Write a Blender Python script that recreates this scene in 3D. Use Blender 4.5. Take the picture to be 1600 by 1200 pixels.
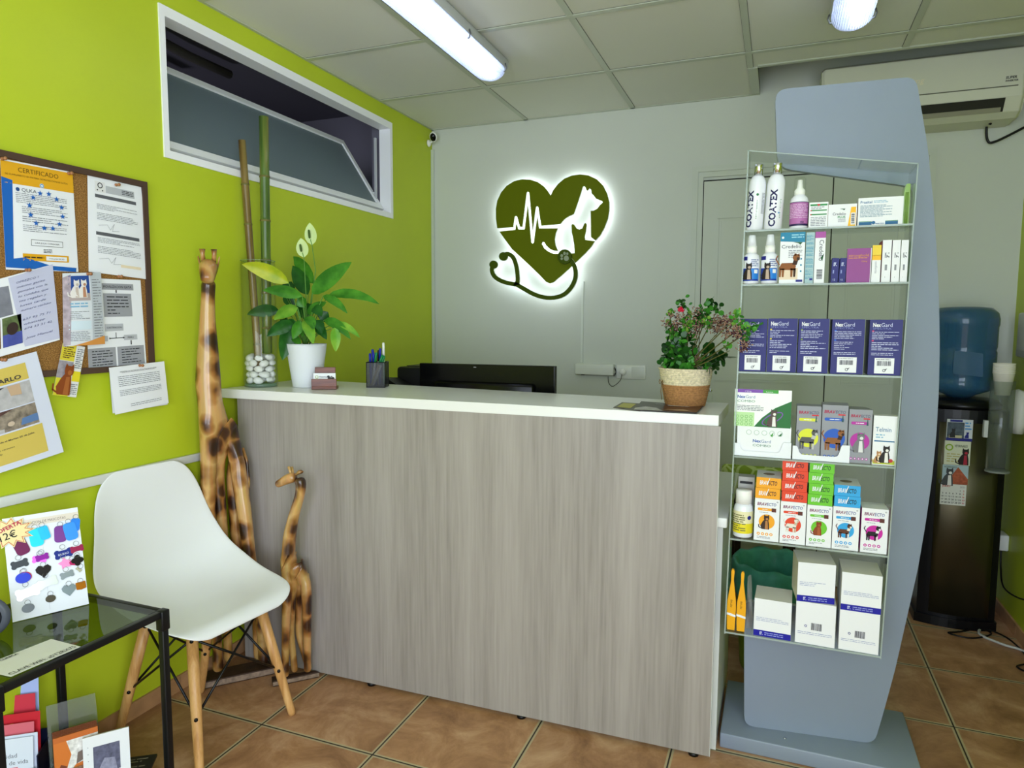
# Reception of a veterinary clinic, built in metres: left wall x=0, back wall y=0, floor z=0.
EXPO = 0.02         # view exposure
WIN_W = 64.0        # daylight through the shop window, watts
DOOR_W = 58.0       # daylight through the glass door, watts
SIDE_W = 9.0         # fill light added in the side room
LAMP_E = 11.0       # strip lamp tubes
LED_E = 3.6           # backlight of the wall sign
GREEN_HEX = '#b9c928'
import bpy, bmesh, math, random
from mathutils import Vector, Matrix, geometry
C = bpy.context
scene = C.scene
for o in list(bpy.data.objects):
    bpy.data.objects.remove(o)
COL = scene.collection
PI = math.pi

# ---------------------------------------------------------------- camera
F_PX = 1065.0
RX = Vector((0.93164212, 0.36334589, 0.00476643))     # image right in the room
RD = Vector((0.03737839, -0.08277664, -0.9958669))    # image down
RF = Vector((-0.36144959, 0.92796972, -0.09069949))   # looking direction
CAM = Vector((1.955135, -3.6946, 1.3195))
cd = bpy.data.cameras.new('camera')
cam = bpy.data.objects.new('camera', cd)
COL.objects.link(cam)
cd.sensor_fit = 'HORIZONTAL'
cd.sensor_width = 36.0
cd.lens = F_PX / 1600 * 36
cd.clip_start = 0.02
m = Matrix.Identity(4)
for i in range(3):
    m[i][0] = RX[i]; m[i][1] = -RD[i]; m[i][2] = -RF[i]; m[i][3] = CAM[i]
cam.matrix_world = m
scene.camera = cam

# ---------------------------------------------------------------- colour and sky
scene.view_settings.view_transform = 'Standard'
scene.view_settings.look = 'None'
scene.view_settings.exposure = EXPO
scene.view_settings.gamma = 1.0
scene.view_settings.use_curve_mapping = False
scene.cycles.use_denoising = True
scene.cycles.max_bounces = 10
scene.cycles.diffuse_bounces = 5
scene.cycles.transparent_max_bounces = 24
scene.cycles.glossy_bounces = 4
scene.cycles.caustics_reflective = False
scene.cycles.caustics_refractive = False
scene.cycles.sample_clamp_indirect = 6
w = bpy.data.worlds.new('daylight')
scene.world = w
w.use_nodes = True
w.node_tree.nodes['Background'].inputs[0].default_value = (0.72, 0.85, 1.0, 1)
w.node_tree.nodes['Background'].inputs[1].default_value = 1.2


def area(name, loc, aim, sx, sy, power, col):
    l = bpy.data.lights.new(name, 'AREA')
    l.shape = 'RECTANGLE'; l.size = sx; l.size_y = sy; l.energy = power; l.color = col
    o = bpy.data.objects.new(name, l); COL.objects.link(o)
    o.location = loc
    o.rotation_euler = (Vector(aim) - Vector(loc)).to_track_quat('-Z', 'Y').to_euler()
    return o


# daylight entering through the shop window behind the camera and the glass door beside it
area('shop_window_daylight', (1.75, -5.28, 1.35), (1.75, 0, 1.2), 2.1, 2.0, WIN_W, (0.775, 0.865, 1.0))
area('glass_door_daylight', (3.02, -4.35, 1.15), (0.0, -3.2, 1.05), 1.1, 2.05, DOOR_W, (0.82, 0.885, 1.0))
# unseen fill light added to brighten the room beyond the hatch
sl = bpy.data.lights.new('side_room_fill', 'POINT'); sl.energy = SIDE_W; sl.shadow_soft_size = .15; sl.color = (0.9, 0.9, 1.0)
so_ = bpy.data.objects.new('side_room_fill', sl); COL.objects.link(so_); so_.location = (-1.3, -1.3, 1.5)


# ---------------------------------------------------------------- helpers
def hitp(px, py, p0, n):
    d = RX * ((px - 800) / F_PX) + RD * ((py - 600) / F_PX) + RF
    p0 = Vector(p0); n = Vector(n)
    t = (p0 - CAM).dot(n) / d.dot(n)
    return CAM + d * t


def P(px, py, x=None, y=None, z=None):
    """the room point seen at a pixel of the photograph on the plane x=, y= or z="""
    if x is not None: return hitp(px, py, (x, 0, 0), (1, 0, 0))
    if y is not None: return hitp(px, py, (0, y, 0), (0, 1, 0))
    return hitp(px, py, (0, 0, z), (0, 0, 1))


def lin(c):
    return c / 12.92 if c <= 0.04045 else ((c + 0.055) / 1.055) ** 2.4


def rgb(h):
    h = h.lstrip('#')
    return tuple(lin(int(h[i:i + 2], 16) / 255) for i in (0, 2, 4)) + (1.0,)


MATS = {}


def M(hexc, rough=0.55, metal=0.0, var=0.0, vscale=20.0, bump=0.0, emit=0.0, coat=0.0, spec=0.28, name=None):
    key = (hexc, rough, metal, var, vscale, bump, emit, coat, spec)
    if key in MATS: return MATS[key]
    m = bpy.data.materials.new(name or 'paint_' + hexc)
    m.use_nodes = True
    nt = m.node_tree; b = nt.nodes['Principled BSDF']
    b.inputs['Base Color'].default_value = rgb(hexc)
    b.inputs['Roughness'].default_value = rough
    b.inputs['Metallic'].default_value = metal
    b.inputs['Specular IOR Level'].default_value = spec
    b.inputs['Coat Weight'].default_value = coat
    if emit:
        b.inputs['Emission Color'].default_value = rgb(hexc)
        b.inputs['Emission Strength'].default_value = emit
    if var or bump:
        tc = nt.nodes.new('ShaderNodeTexCoord')
        n = nt.nodes.new('ShaderNodeTexNoise'); n.inputs['Scale'].default_value = vscale
        n.inputs['Detail'].default_value = 5
        nt.links.new(tc.outputs['Object'], n.inputs['Vector'])
        if var:
            c = rgb(hexc)
            r = nt.nodes.new('ShaderNodeValToRGB')
            r.color_ramp.elements[0].position = 0.3; r.color_ramp.elements[1].position = 0.7
            r.color_ramp.elements[0].color = tuple(v * (1 - var) for v in c[:3]) + (1,)
            r.color_ramp.elements[1].color = tuple(min(1, v * (1 + var)) for v in c[:3]) + (1,)
            nt.links.new(n.outputs['Fac'], r.inputs['Fac'])
            nt.links.new(r.outputs['Color'], b.inputs['Base Color'])
        if bump:
            bp = nt.nodes.new('ShaderNodeBump'); bp.inputs['Strength'].default_value = bump
            bp.inputs['Distance'].default_value = 0.01
            nt.links.new(n.outputs['Fac'], bp.inputs['Height'])
            nt.links.new(bp.outputs['Normal'], b.inputs['Normal'])
    MATS[key] = m
    return m


def nodemat(name):
    m = bpy.data.materials.new(name); m.use_nodes = True
    nt = m.node_tree
    return m, nt, nt.nodes['Principled BSDF'], nt.nodes.new, nt.links.new


def clear(name, tint, gloss=0.06, rough=0.03, solid=0.0, solidcol='#ffffff', trans=False):
    """thin clear sheet: see-through, with a mirror share that grows at grazing angles"""
    m = bpy.data.materials.new(name); m.use_nodes = True
    nt = m.node_tree; N = nt.nodes.new; L = nt.links.new
    nt.nodes.remove(nt.nodes['Principled BSDF'])
    out = nt.nodes['Material Output']
    t = N('ShaderNodeBsdfTransparent'); t.inputs[0].default_value = rgb(tint)
    g = N('ShaderNodeBsdfGlossy'); g.inputs['Roughness'].default_value = rough
    lw = N('ShaderNodeLayerWeight'); lw.inputs[0].default_value = .5
    pw = N('ShaderNodeMath'); pw.operation = 'POWER'; pw.inputs[1].default_value = 4.0; L(lw.outputs['Facing'], pw.inputs[0])
    fr = N('ShaderNodeMath'); fr.operation = 'MULTIPLY_ADD'; fr.inputs[1].default_value = .6; fr.inputs[2].default_value = gloss * .6; L(pw.outputs[0], fr.inputs[0])
    mx = N('ShaderNodeMixShader')
    L(fr.outputs[0], mx.inputs[0]); L(t.outputs[0], mx.inputs[1]); L(g.outputs[0], mx.inputs[2])
    last = mx
    if solid:
        d = N('ShaderNodeBsdfTranslucent' if trans else 'ShaderNodeBsdfDiffuse'); d.inputs[0].default_value = rgb(solidcol)
        m2 = N('ShaderNodeMixShader'); m2.inputs[0].default_value = solid
        L(mx.outputs[0], m2.inputs[1]); L(d.outputs[0], m2.inputs[2]); last = m2
    L(last.outputs[0], out.inputs[0])
    return m


class MB:
    """collects faces with materials and links them as ONE mesh object"""
    def __init__(s):
        s.v = []; s.f = []; s.mi = []; s.sm = []; s.mats = []
        s.M = Matrix.Identity(4)

    def mid(s, m):
        if m not in s.mats: s.mats.append(m)
        return s.mats.index(m)

    def add(s, verts, faces, m, smooth=False):
        b = len(s.v); k = s.mid(m)
        for p in verts: s.v.append(s.M @ Vector(p))
        for f in faces:
            s.f.append([b + i for i in f]); s.mi.append(k); s.sm.append(smooth)

    def box(s, x0, x1, y0, y1, z0, z1, m, T=None):
        v = [(x0, y0, z0), (x1, y0, z0), (x1, y1, z0), (x0, y1, z0), (x0, y0, z1), (x1, y0, z1), (x1, y1, z1), (x0, y1, z1)]
        if T is not None: v = [T @ Vector(p) for p in v]
        s.add(v, [(0, 3, 2, 1), (4, 5, 6, 7), (0, 1, 5, 4), (1, 2, 6, 5), (2, 3, 7, 6), (3, 0, 4, 7)], m)

    def rbox(s, x0, x1, y0, y1, z0, z1, m, r=0.004, seg=2, T=None):
        bm = bmesh.new(); bmesh.ops.create_cube(bm, size=1)
        for v in bm.verts:
            v.co = Vector(((x0 + x1) / 2 + v.co.x * (x1 - x0), (y0 + y1) / 2 + v.co.y * (y1 - y0), (z0 + z1) / 2 + v.co.z * (z1 - z0)))
        bmesh.ops.bevel(bm, geom=list(bm.edges), offset=r, segments=seg, profile=0.5, affect='EDGES')
        s.frombm(bm, m, T, True)

    def frombm(s, bm, m, T=None, smooth=True):
        bm.verts.ensure_lookup_table()
        for i, v in enumerate(bm.verts): v.index = i
        vs = [(T @ v.co) if T is not None else v.co.copy() for v in bm.verts]
        s.add(vs, [[v.index for v in f.verts] for f in bm.faces], m, smooth)
        bm.free()

    def hexa(s, a, b, m):
        """a, b: two quads (lists of 4 points), joined"""
        v = list(a) + list(b)
        s.add(v, [(3, 2, 1, 0), (4, 5, 6, 7), (0, 1, 5, 4), (1, 2, 6, 5), (2, 3, 7, 6), (3, 0, 4, 7)], m)

    def lathe(s, prof, m, c=(0, 0, 0), seg=24, T=None, sx=1, sy=1, caps=True):
        v = []; f = []
        n = len(prof)
        for r, z in prof:
            for k in range(seg):
                a = 2 * PI * k / seg
                v.append(Vector((c[0] + r * math.cos(a) * sx, c[1] + r * math.sin(a) * sy, c[2] + z)))
        for i in range(n - 1):
            for k in range(seg):
                k2 = (k + 1) % seg
                f.append((i * seg + k, i * seg + k2, (i + 1) * seg + k2, (i + 1) * seg + k))
        if caps:
            if prof[0][0] > 1e-5: f.append(tuple(reversed(range(seg))))
            if prof[-1][0] > 1e-5: f.append(tuple(range((n - 1) * seg, n * seg)))
        if T is not None: v = [T @ p for p in v]
        s.add(v, f, m, True)

    def tube(s, pts, r, m, seg=8, closed=False, caps=True):
        pts = [Vector(p) for p in pts]; n = len(pts)
        rs = r if isinstance(r, (list, tuple)) else [r] * n
        v = []; f = []; prev = None
        for i, p in enumerate(pts):
            if closed: d = pts[(i + 1) % n] - pts[i - 1]
            else: d = pts[min(i + 1, n - 1)] - pts[max(i - 1, 0)]
            if d.length < 1e-9: d = Vector((0, 0, 1))
            d.normalize()
            if prev is None:
                a = Vector((0, 0, 1)) if abs(d.z) < 0.9 else Vector((1, 0, 0))
                u = d.cross(a).normalized()
            else:
                u = (prev - d * prev.dot(d))
                u = u.normalized() if u.length > 1e-6 else d.orthogonal().normalized()
            prev = u; w_ = d.cross(u)
            for k in range(seg):
                t = 2 * PI * k / seg
                v.append(p + (u * math.cos(t) + w_ * math.sin(t)) * rs[i])
        for i in range(n if closed else n - 1):
            j = (i + 1) % n
            for k in range(seg):
                k2 = (k + 1) % seg
                f.append((i * seg + k, i * seg + k2, j * seg + k2, j * seg + k))
        if caps and not closed:
            f.append(tuple(reversed(range(seg)))); f.append(tuple(range((n - 1) * seg, n * seg)))
        s.add(v, f, m, True)

    def prism(s, poly, to3, th, m, holes=(), edge=None, back=None):
        """poly in 2D; to3(u,v,w) places it; extruded by th along w"""
        loops = [list(poly)] + [list(h) for h in holes]
        tri = geometry.tessellate_polygon([[Vector((p[0], p[1], 0)) for p in l] for l in loops])
        flat = [p for l in loops for p in l]
        n = len(flat)
        s.add([to3(p[0], p[1], 0) for p in flat], [tuple(t) for t in tri], m)
        s.add([to3(p[0], p[1], th) for p in flat], [tuple(reversed(t)) for t in tri], back or m)
        v = [to3(p[0], p[1], 0) for p in flat] + [to3(p[0], p[1], th) for p in flat]
        f = []; b = 0
        for l in loops:
            k = len(l)
            for i in range(k):
                j = (i + 1) % k
                f.append((b + i, b + j, n + b + j, n + b + i))
            b += k
        s.add(v, f, edge or m)

    def sheet(s, grid, m, th=0.0, smooth=True):
        """grid of points rows x cols; th gives a second side below"""
        R_ = len(grid); K = len(grid[0])
        v = [p for row in grid for p in row]
        f = [(i * K + j, i * K + j + 1, (i + 1) * K + j + 1, (i + 1) * K + j) for i in range(R_ - 1) for j in range(K - 1)]
        s.add(v, f, m, smooth)

    def build(s, name, parent=None, loc=None, rot=None, solid=0.0, recalc=True, bevel=0.0, sub=0):
        me = bpy.data.meshes.new(name)
        off = Vector((0, 0, 0))
        me.from_pydata([tuple(p) for p in s.v], [], s.f)
        for m in s.mats: me.materials.append(m)
        me.polygons.foreach_set('material_index', s.mi)
        me.polygons.foreach_set('use_smooth', s.sm)
        me.update()
        o = bpy.data.objects.new(name, me); COL.objects.link(o)
        if parent is not None: o.parent = parent
        if loc is not None: o.location = loc
        if rot is not None: o.rotation_euler = rot
        if solid:
            md = o.modifiers.new('thickness', 'SOLIDIFY'); md.thickness = solid; md.offset = 0
        if bevel:
            md = o.modifiers.new('bevel', 'BEVEL'); md.width = bevel; md.segments = 2; md.limit_method = 'ANGLE'
        if sub:
            md = o.modifiers.new('smooth', 'SUBSURF'); md.levels = sub; md.render_levels = sub
        return o


_font = {}


def glyphs(sx, bold):
    key = (sx, bold)
    if key in _font: return _font[key]
    cu = bpy.data.curves.new('lettering', 'FONT')
    cu.body = sx; cu.size = 1.0; cu.resolution_u = 2; cu.fill_mode = 'FRONT'
    cu.offset = bold
    t = bpy.data.objects.new('lettering', cu)
    me = t.to_mesh()
    vs = [(v.co.x, v.co.y) for v in me.vertices]
    fs = [tuple(p.vertices) for p in me.polygons]
    t.to_mesh_clear()
    bpy.data.objects.remove(t); bpy.data.curves.remove(cu)
    _font[key] = (vs, fs)
    return _font[key]


class Panel:
    """a flat (or bent) printed face: u to the right, v up, f(u, v, lift) -> point"""
    LIFT = 0.0003

    def __init__(s, mb, f, w, h, step=0.0): s.mb = mb; s.f = f; s.w = w; s.h = h; s.step = step

    def tris(s, tri2, m, L):
        """2D triangles, cut small enough to follow a bent face"""
        todo = list(tri2); vs = []; fs = []
        while todo:
            a, b, c = todo.pop()
            if s.step:
                e = [((a[0] - b[0]) ** 2 + (a[1] - b[1]) ** 2, a, b, c), ((b[0] - c[0]) ** 2 + (b[1] - c[1]) ** 2, b, c, a), ((c[0] - a[0]) ** 2 + (c[1] - a[1]) ** 2, c, a, b)]
                q = max(e, key=lambda t: t[0])
                if q[0] > s.step ** 2:
                    mm_ = ((q[1][0] + q[2][0]) / 2, (q[1][1] + q[2][1]) / 2)
                    todo.append((q[1], mm_, q[3])); todo.append((mm_, q[2], q[3])); continue
            k = len(vs); vs += [s.f(p[0], p[1], L) for p in (a, b, c)]; fs.append((k, k + 1, k + 2))
        s.mb.add(vs, fs, m)

    @classmethod
    def flat(cls, mb, o, right, up, w, h):
        o = Vector(o); r = Vector(right).normalized(); u = Vector(up).normalized(); n = r.cross(u)
        return cls(mb, lambda a, b, l: o + r * a + u * b + n * l, w, h)

    @classmethod
    def quad(cls, mb, c, w, h, bulge=0.0):
        """c: corners bottom-left, bottom-right, top-right, top-left"""
        c = [Vector(p) for p in c]
        n = (c[1] - c[0]).cross(c[3] - c[0]).normalized()
        def f(a, b, l):
            u = a / w; v = b / h
            return (c[0] * (1 - u) * (1 - v) + c[1] * u * (1 - v) + c[2] * u * v + c[3] * (1 - u) * v
                    + n * (l * 2 + bulge * math.sin(PI * u) * math.sin(PI * (0.15 + 0.85 * v))))
        return cls(mb, f, w, h, .02)

    @classmethod
    def cyl(cls, mb, c, r, h, T=None, a0=-PI / 2):
        """wraps round a vertical cylinder at c; u=0 faces the angle a0 (default: towards -y)"""
        c = Vector(c)
        def f(a, b, l):
            t = a0 + a / r
            p = c + Vector((math.cos(t) * (r + l), math.sin(t) * (r + l), b))
            return T @ p if T is not None else p
        return cls(mb, f, 2 * PI * r, h, .004)

    def rect(s, u0, v0, u1, v1, m, l=1, n=1):
        L = l * s.LIFT
        if s.step:
            n_ = max(n, math.ceil(abs(u1 - u0) / s.step)); s.grid(u0, v0, u1, v1, m, l, n_, max(1, math.ceil(abs(v1 - v0) / .02))); return
        for i in range(n):
            a = u0 + (u1 - u0) * i / n; b = u0 + (u1 - u0) * (i + 1) / n
            s.mb.add([s.f(a, v0, L), s.f(b, v0, L), s.f(b, v1, L), s.f(a, v1, L)], [(0, 1, 2, 3)], m)

    def grid(s, u0, v0, u1, v1, m, l=1, n=6, k=6):
        L = l * s.LIFT
        s.mb.sheet([[s.f(u0 + (u1 - u0) * j / n, v0 + (v1 - v0) * i / k, L) for j in range(n + 1)] for i in range(k + 1)], m)

    def poly(s, pts, m, l=1):
        L = l * s.LIFT
        tri = geometry.tessellate_polygon([[Vector((p[0], p[1], 0)) for p in pts]])
        s.tris([tuple(pts[i] for i in t) for t in tri], m, L)

    def disc(s, u, v, r, m, l=1, n=18, ry=None):
        s.poly([(u + r * math.cos(2 * PI * k / n), v + (ry or r) * math.sin(2 * PI * k / n)) for k in range(n)], m, l)

    def ring(s, u, v, r, t, m, l=1, n=20, ry=None, rot=0.0):
        ry = ry or r; L = l * s.LIFT; vs = []
        for rr in (0, t):
            for k in range(n):
                a = 2 * PI * k / n; x = (r - rr) * math.cos(a); y = (ry - rr) * math.sin(a)
                vs.append(s.f(u + x * math.cos(rot) - y * math.sin(rot), v + x * math.sin(rot) + y * math.cos(rot), L))
        s.mb.add(vs, [(k, (k + 1) % n, n + (k + 1) % n, n + k) for k in range(n)], m)

    def line(s, pts, t, m, l=1):
        for a, b in zip(pts, pts[1:]):
            d = Vector((b[0] - a[0], b[1] - a[1]))
            if d.length < 1e-7: continue
            d.normalize(); nx, ny = -d.y * t / 2, d.x * t / 2; ex, ey = d.x * t * .3, d.y * t * .3
            s.poly([(a[0] + nx - ex, a[1] + ny - ey), (a[0] - nx - ex, a[1] - ny - ey), (b[0] - nx + ex, b[1] - ny + ey), (b[0] + nx + ex, b[1] + ny + ey)], m, l)

    def text(s, t, u, v, size, m, l=2, align='l', bold=0.0, rot=0.0, sx=1.0, fit=None, shear=0.0):
        vs, fs = glyphs(t, bold)
        if not vs: return
        x0 = min(p[0] for p in vs); x1 = max(p[0] for p in vs)
        if fit: sx = fit / ((x1 - x0) * size)
        k = {'l': x0, 'c': (x0 + x1) / 2, 'r': x1}[align]
        ca, sa = math.cos(rot), math.sin(rot); L = l * s.LIFT
        out = []
        for p in vs:
            x = (p[0] - k + shear * p[1]) * size * sx; y = p[1] * size
            out.append(s.f(u + x * ca - y * sa, v + x * sa + y * ca, L))
        s.mb.add(out, fs, m)

    def lines(s, u0, v0, u1, v1, n, m, t=0.45, seed=1, l=2, full=0.7):
        """rows of small print too fine to read"""
        rnd = random.Random(seed); dv = (v1 - v0) / n
        for i in range(n):
            y = v1 - (i + 0.5) * dv; x = u0; end = u0 + (u1 - u0) * (1 if rnd.random() < full else rnd.uniform(.35, .9))
            while x < end:
                wd = rnd.uniform(0.8, 3.2) * dv
                s.rect(x, y - dv * t / 2, min(x + wd, end), y + dv * t / 2, m, l)
                x += wd + dv * 0.35

    def bars(s, u0, v0, u1, v1, m, l=2, vert=True, seed=3):
        rnd = random.Random(seed); x = 0.0; W = (u1 - u0) if vert else (v1 - v0)
        while x < W:
            t = rnd.choice((.02, .03, .05)) * W
            if x + t > W: break
            if vert: s.rect(u0 + x, v0, u0 + x + t, v1, m, l)
            else: s.rect(u0, v0 + x, u1, v0 + x + t, m, l)
            x += t + rnd.choice((.02, .03, .04)) * W

    def blocks(s, u0, v0, u1, v1, m, n=8, l=2, seed=4):
        rnd = random.Random(seed)
        for i in range(n):
            for j in range(n):
                if rnd.random() < .5: s.rect(u0 + (u1 - u0) * i / n, v0 + (v1 - v0) * j / n, u0 + (u1 - u0) * (i + 1) / n, v0 + (v1 - v0) * (j + 1) / n, m, l)


def tag(o, label=None, cat=None, group=None, kind=None):
    if label: o['label'] = label
    if cat: o['category'] = cat
    if group: o['group'] = group
    if kind: o['kind'] = kind
    return o


def thing(name, label, cat, loc=(0, 0, 0), rz=0.0, group=None, rot=None):
    o = bpy.data.objects.new(name, None); COL.objects.link(o)
    o.empty_display_size = 0.05
    o.location = loc; o.rotation_euler = rot or (0, 0, rz)
    return tag(o, label, cat, group)


def struct(o): o['kind'] = 'structure'; return o


def kids(o): return [c for c in bpy.data.objects if c.parent == o]


def copy_tree(o, parent=None):
    c = o.copy(); COL.objects.link(c)
    if parent is not None: c.parent = parent
    for ch in kids(o): copy_tree(ch, c)
    return c


def skinned(name, joints, edges, m, parent=None, sub=2, post=None):
    """joints: (x,y,z,r) or (x,y,z,rx,ry); grows one continuous surface round the skeleton"""
    me = bpy.data.meshes.new('skeleton')
    me.from_pydata([j[:3] for j in joints], edges, [])
    o = bpy.data.objects.new('skeleton', me); COL.objects.link(o)
    sk = o.modifiers.new('skin', 'SKIN'); sk.use_smooth_shade = True; sk.branch_smoothing = 0.6
    if not me.skin_vertices: raise RuntimeError('no skin data')
    for i, j in enumerate(joints):
        sv = me.skin_vertices[0].data[i]
        sv.radius = (j[3], j[4] if len(j) > 4 else j[3])
        sv.use_root = (i == 0)
    ss = o.modifiers.new('sub', 'SUBSURF'); ss.levels = sub
    dg = bpy.context.evaluated_depsgraph_get(); dg.update()
    ev = o.evaluated_get(dg)
    nm = bpy.data.meshes.new_from_object(ev)
    nm.name = name; nm.materials.clear(); nm.materials.append(m)
    for p in nm.polygons: p.use_smooth = True
    if post:
        for v in nm.vertices: v.co = post(v.co)
    bpy.data.objects.remove(o)
    r = bpy.data.objects.new(name, nm); COL.objects.link(r)
    if parent is not None: r.parent = parent
    return r


def smoothpoly(pts, n=2, closed=True):
    for _ in range(n):
        out = []
        k = len(pts)
        rng = range(k) if closed else range(k - 1)
        if not closed: out.append(pts[0])
        for i in rng:
            a = pts[i]; b = pts[(i + 1) % k]
            out.append((a[0] * .75 + b[0] * .25, a[1] * .75 + b[1] * .25))
            out.append((a[0] * .25 + b[0] * .75, a[1] * .25 + b[1] * .75))
        if not closed: out.append(pts[-1])
        pts = out
    return pts


def roundpoly(pts, rads, n=6):
    """polygon with given corner radii"""
    out = []; k = len(pts)
    for i, p in enumerate(pts):
        r = rads[i] if isinstance(rads, (list, tuple)) else rads
        p = Vector(p[:2]); a = Vector(pts[i - 1][:2]) - p; b = Vector(pts[(i + 1) % k][:2]) - p
        if r <= 0: out.append((p.x, p.y)); continue
        r_ = min(r, a.length * .49, b.length * .49)
        s_ = p + a.normalized() * r_; e = p + b.normalized() * r_
        for j in range(n + 1):
            t = j / n
            q = s_ * (1 - t) ** 2 + p * 2 * t * (1 - t) + e * t * t
            out.append((q.x, q.y))
    return out


WHITE = M('#f2f2ee', .5); BLACK = M('#0b0b0d', .35); INK = M('#1c1d22', .7); GREYINK = M('#7c7f86', .7)
NAVY = M('#1b1f7d', .45); PAPER = M('#eceef2', .7); CHROME = M('#d8dade', .18, 1.0)
# ================================================================= THE ROOM
H = 2.448; XR = 2.945; YF = -5.2


def wallmat(name, hexc, rough=0.6, blot=0.05, spec=.35):
    m, nt, b, N, L = nodemat(name)
    c = rgb(hexc)
    tc = N('ShaderNodeTexCoord'); n = N('ShaderNodeTexNoise'); n.inputs['Scale'].default_value = 1.7; n.inputs['Detail'].default_value = 3
    r = N('ShaderNodeValToRGB')
    r.color_ramp.elements[0].position = .3; r.color_ramp.elements[1].position = .75
    r.color_ramp.elements[0].color = tuple(v * (1 - blot) for v in c[:3]) + (1,)
    r.color_ramp.elements[1].color = tuple(min(1, v * (1 + blot)) for v in c[:3]) + (1,)
    L(tc.outputs['Object'], n.inputs['Vector']); L(n.outputs['Fac'], r.inputs['Fac']); L(r.outputs['Color'], b.inputs['Base Color'])
    n2 = N('ShaderNodeTexNoise'); n2.inputs['Scale'].default_value = 160
    L(tc.outputs['Object'], n2.inputs['Vector'])
    bp = N('ShaderNodeBump'); bp.inputs['Strength'].default_value = .03; bp.inputs['Distance'].default_value = .004
    L(n2.outputs['Fac'], bp.inputs['Height']); L(bp.outputs['Normal'], b.inputs['Normal'])
    b.inputs['Roughness'].default_value = rough; b.inputs['Specular IOR Level'].default_value = spec
    return m


GREEN = wallmat('green_wall_paint', GREEN_HEX, .42)
GREYW = wallmat('pale_wall_paint', '#cfd3cb', .5, .025)
CEILM = wallmat('ceiling_panel', '#dbdbd3', .75, .02)
TBAR = M('#b6bbac', .28, spec=.5)


def floormat():
    m, nt, b, N, L = nodemat('terracotta_floor_tile')
    tc = N('ShaderNodeTexCoord'); sp = N('ShaderNodeSeparateXYZ'); L(tc.outputs['Object'], sp.inputs[0])

    def mth(op, a, bb=None, c=None):
        n = N('ShaderNodeMath'); n.operation = op
        for i, v in enumerate((a, bb, c)):
            if v is None: continue
            if isinstance(v, (int, float)): n.inputs[i].default_value = v
            else: L(v, n.inputs[i])
        return n.outputs[0]
    PX, PY = .4235, .4150
    gx = mth('DIVIDE', mth('ADD', sp.outputs[0], 10 * PX), PX)
    gy = mth('DIVIDE', mth('ADD', sp.outputs[1], .35 + 20 * PY), PY)
    fx = mth('FRACT', gx); fy = mth('FRACT', gy)
    ex = mth('MULTIPLY', mth('SUBTRACT', .5, mth('ABSOLUTE', mth('SUBTRACT', fx, .5))), PX)
    ey = mth('MULTIPLY', mth('SUBTRACT', .5, mth('ABSOLUTE', mth('SUBTRACT', fy, .5))), PY)
    e = mth('MINIMUM', ex, ey)
    # colour per tile
    cb = N('ShaderNodeCombineXYZ'); L(mth('FLOOR', gx), cb.inputs[0]); L(mth('FLOOR', gy), cb.inputs[1])
    wn = N('ShaderNodeTexWhiteNoise'); L(cb.outputs[0], wn.inputs['Vector'])
    off = N('ShaderNodeVectorMath'); off.operation = 'MULTIPLY_ADD'
    L(cb.outputs[0], off.inputs[0]); off.inputs[1].default_value = (3.1, 5.7, 0); L(tc.outputs['Object'], off.inputs[2])
    n1 = N('ShaderNodeTexNoise'); n1.inputs['Scale'].default_value = 5.5; n1.inputs['Detail'].default_value = 9; n1.inputs['Roughness'].default_value = .68
    n1.inputs['Distortion'].default_value = .6
    L(off.outputs[0], n1.inputs['Vector'])
    r = N('ShaderNodeValToRGB'); cr = r.color_ramp
    cr.elements[0].position = .30; cr.elements[0].color = rgb('#80593b')
    cr.elements[1].position = .72; cr.elements[1].color = rgb('#cda681')
    k = cr.elements.new(.5); k.color = rgb('#a97d58')
    L(n1.outputs['Fac'], r.inputs['Fac'])
    hv = N('ShaderNodeHueSaturation'); L(r.outputs['Color'], hv.inputs['Color'])
    L(mth('ADD', mth('MULTIPLY', wn.outputs['Value'], .16), .92), hv.inputs['Value'])
    g = N('ShaderNodeValToRGB'); g.color_ramp.interpolation = 'LINEAR'
    g.color_ramp.elements[0].position = 0.0; g.color_ramp.elements[0].color = rgb('#2b2720')
    g.color_ramp.elements[1].position = .27; g.color_ramp.elements[1].color = rgb('#b5a582')
    q = g.color_ramp.elements.new(.20); q.color = rgb('#2e2a22')
    L(mth('DIVIDE', e, .0105), g.inputs['Fac'])
    mask = mth('LESS_THAN', e, .0088)
    mx = N('ShaderNodeMix'); mx.data_type = 'RGBA'
    L(mask, mx.inputs[0]); L(hv.outputs['Color'], mx.inputs[6]); L(g.outputs['Color'], mx.inputs[7])
    L(mx.outputs[2], b.inputs['Base Color'])
    b.inputs['Roughness'].default_value = .38; b.inputs['Specular IOR Level'].default_value = .4
    bp = N('ShaderNodeBump'); bp.inputs['Strength'].default_value = .25; bp.inputs['Distance'].default_value = .003
    L(mth('MULTIPLY', mth('MINIMUM', e, .006), 150), bp.inputs['Height']); L(bp.outputs['Normal'], b.inputs['Normal'])
    return m


FLOORM = floormat()
f = MB(); f.box(0, XR, YF, 0, -.06, 0, FLOORM); struct(f.build('floor'))

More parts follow.
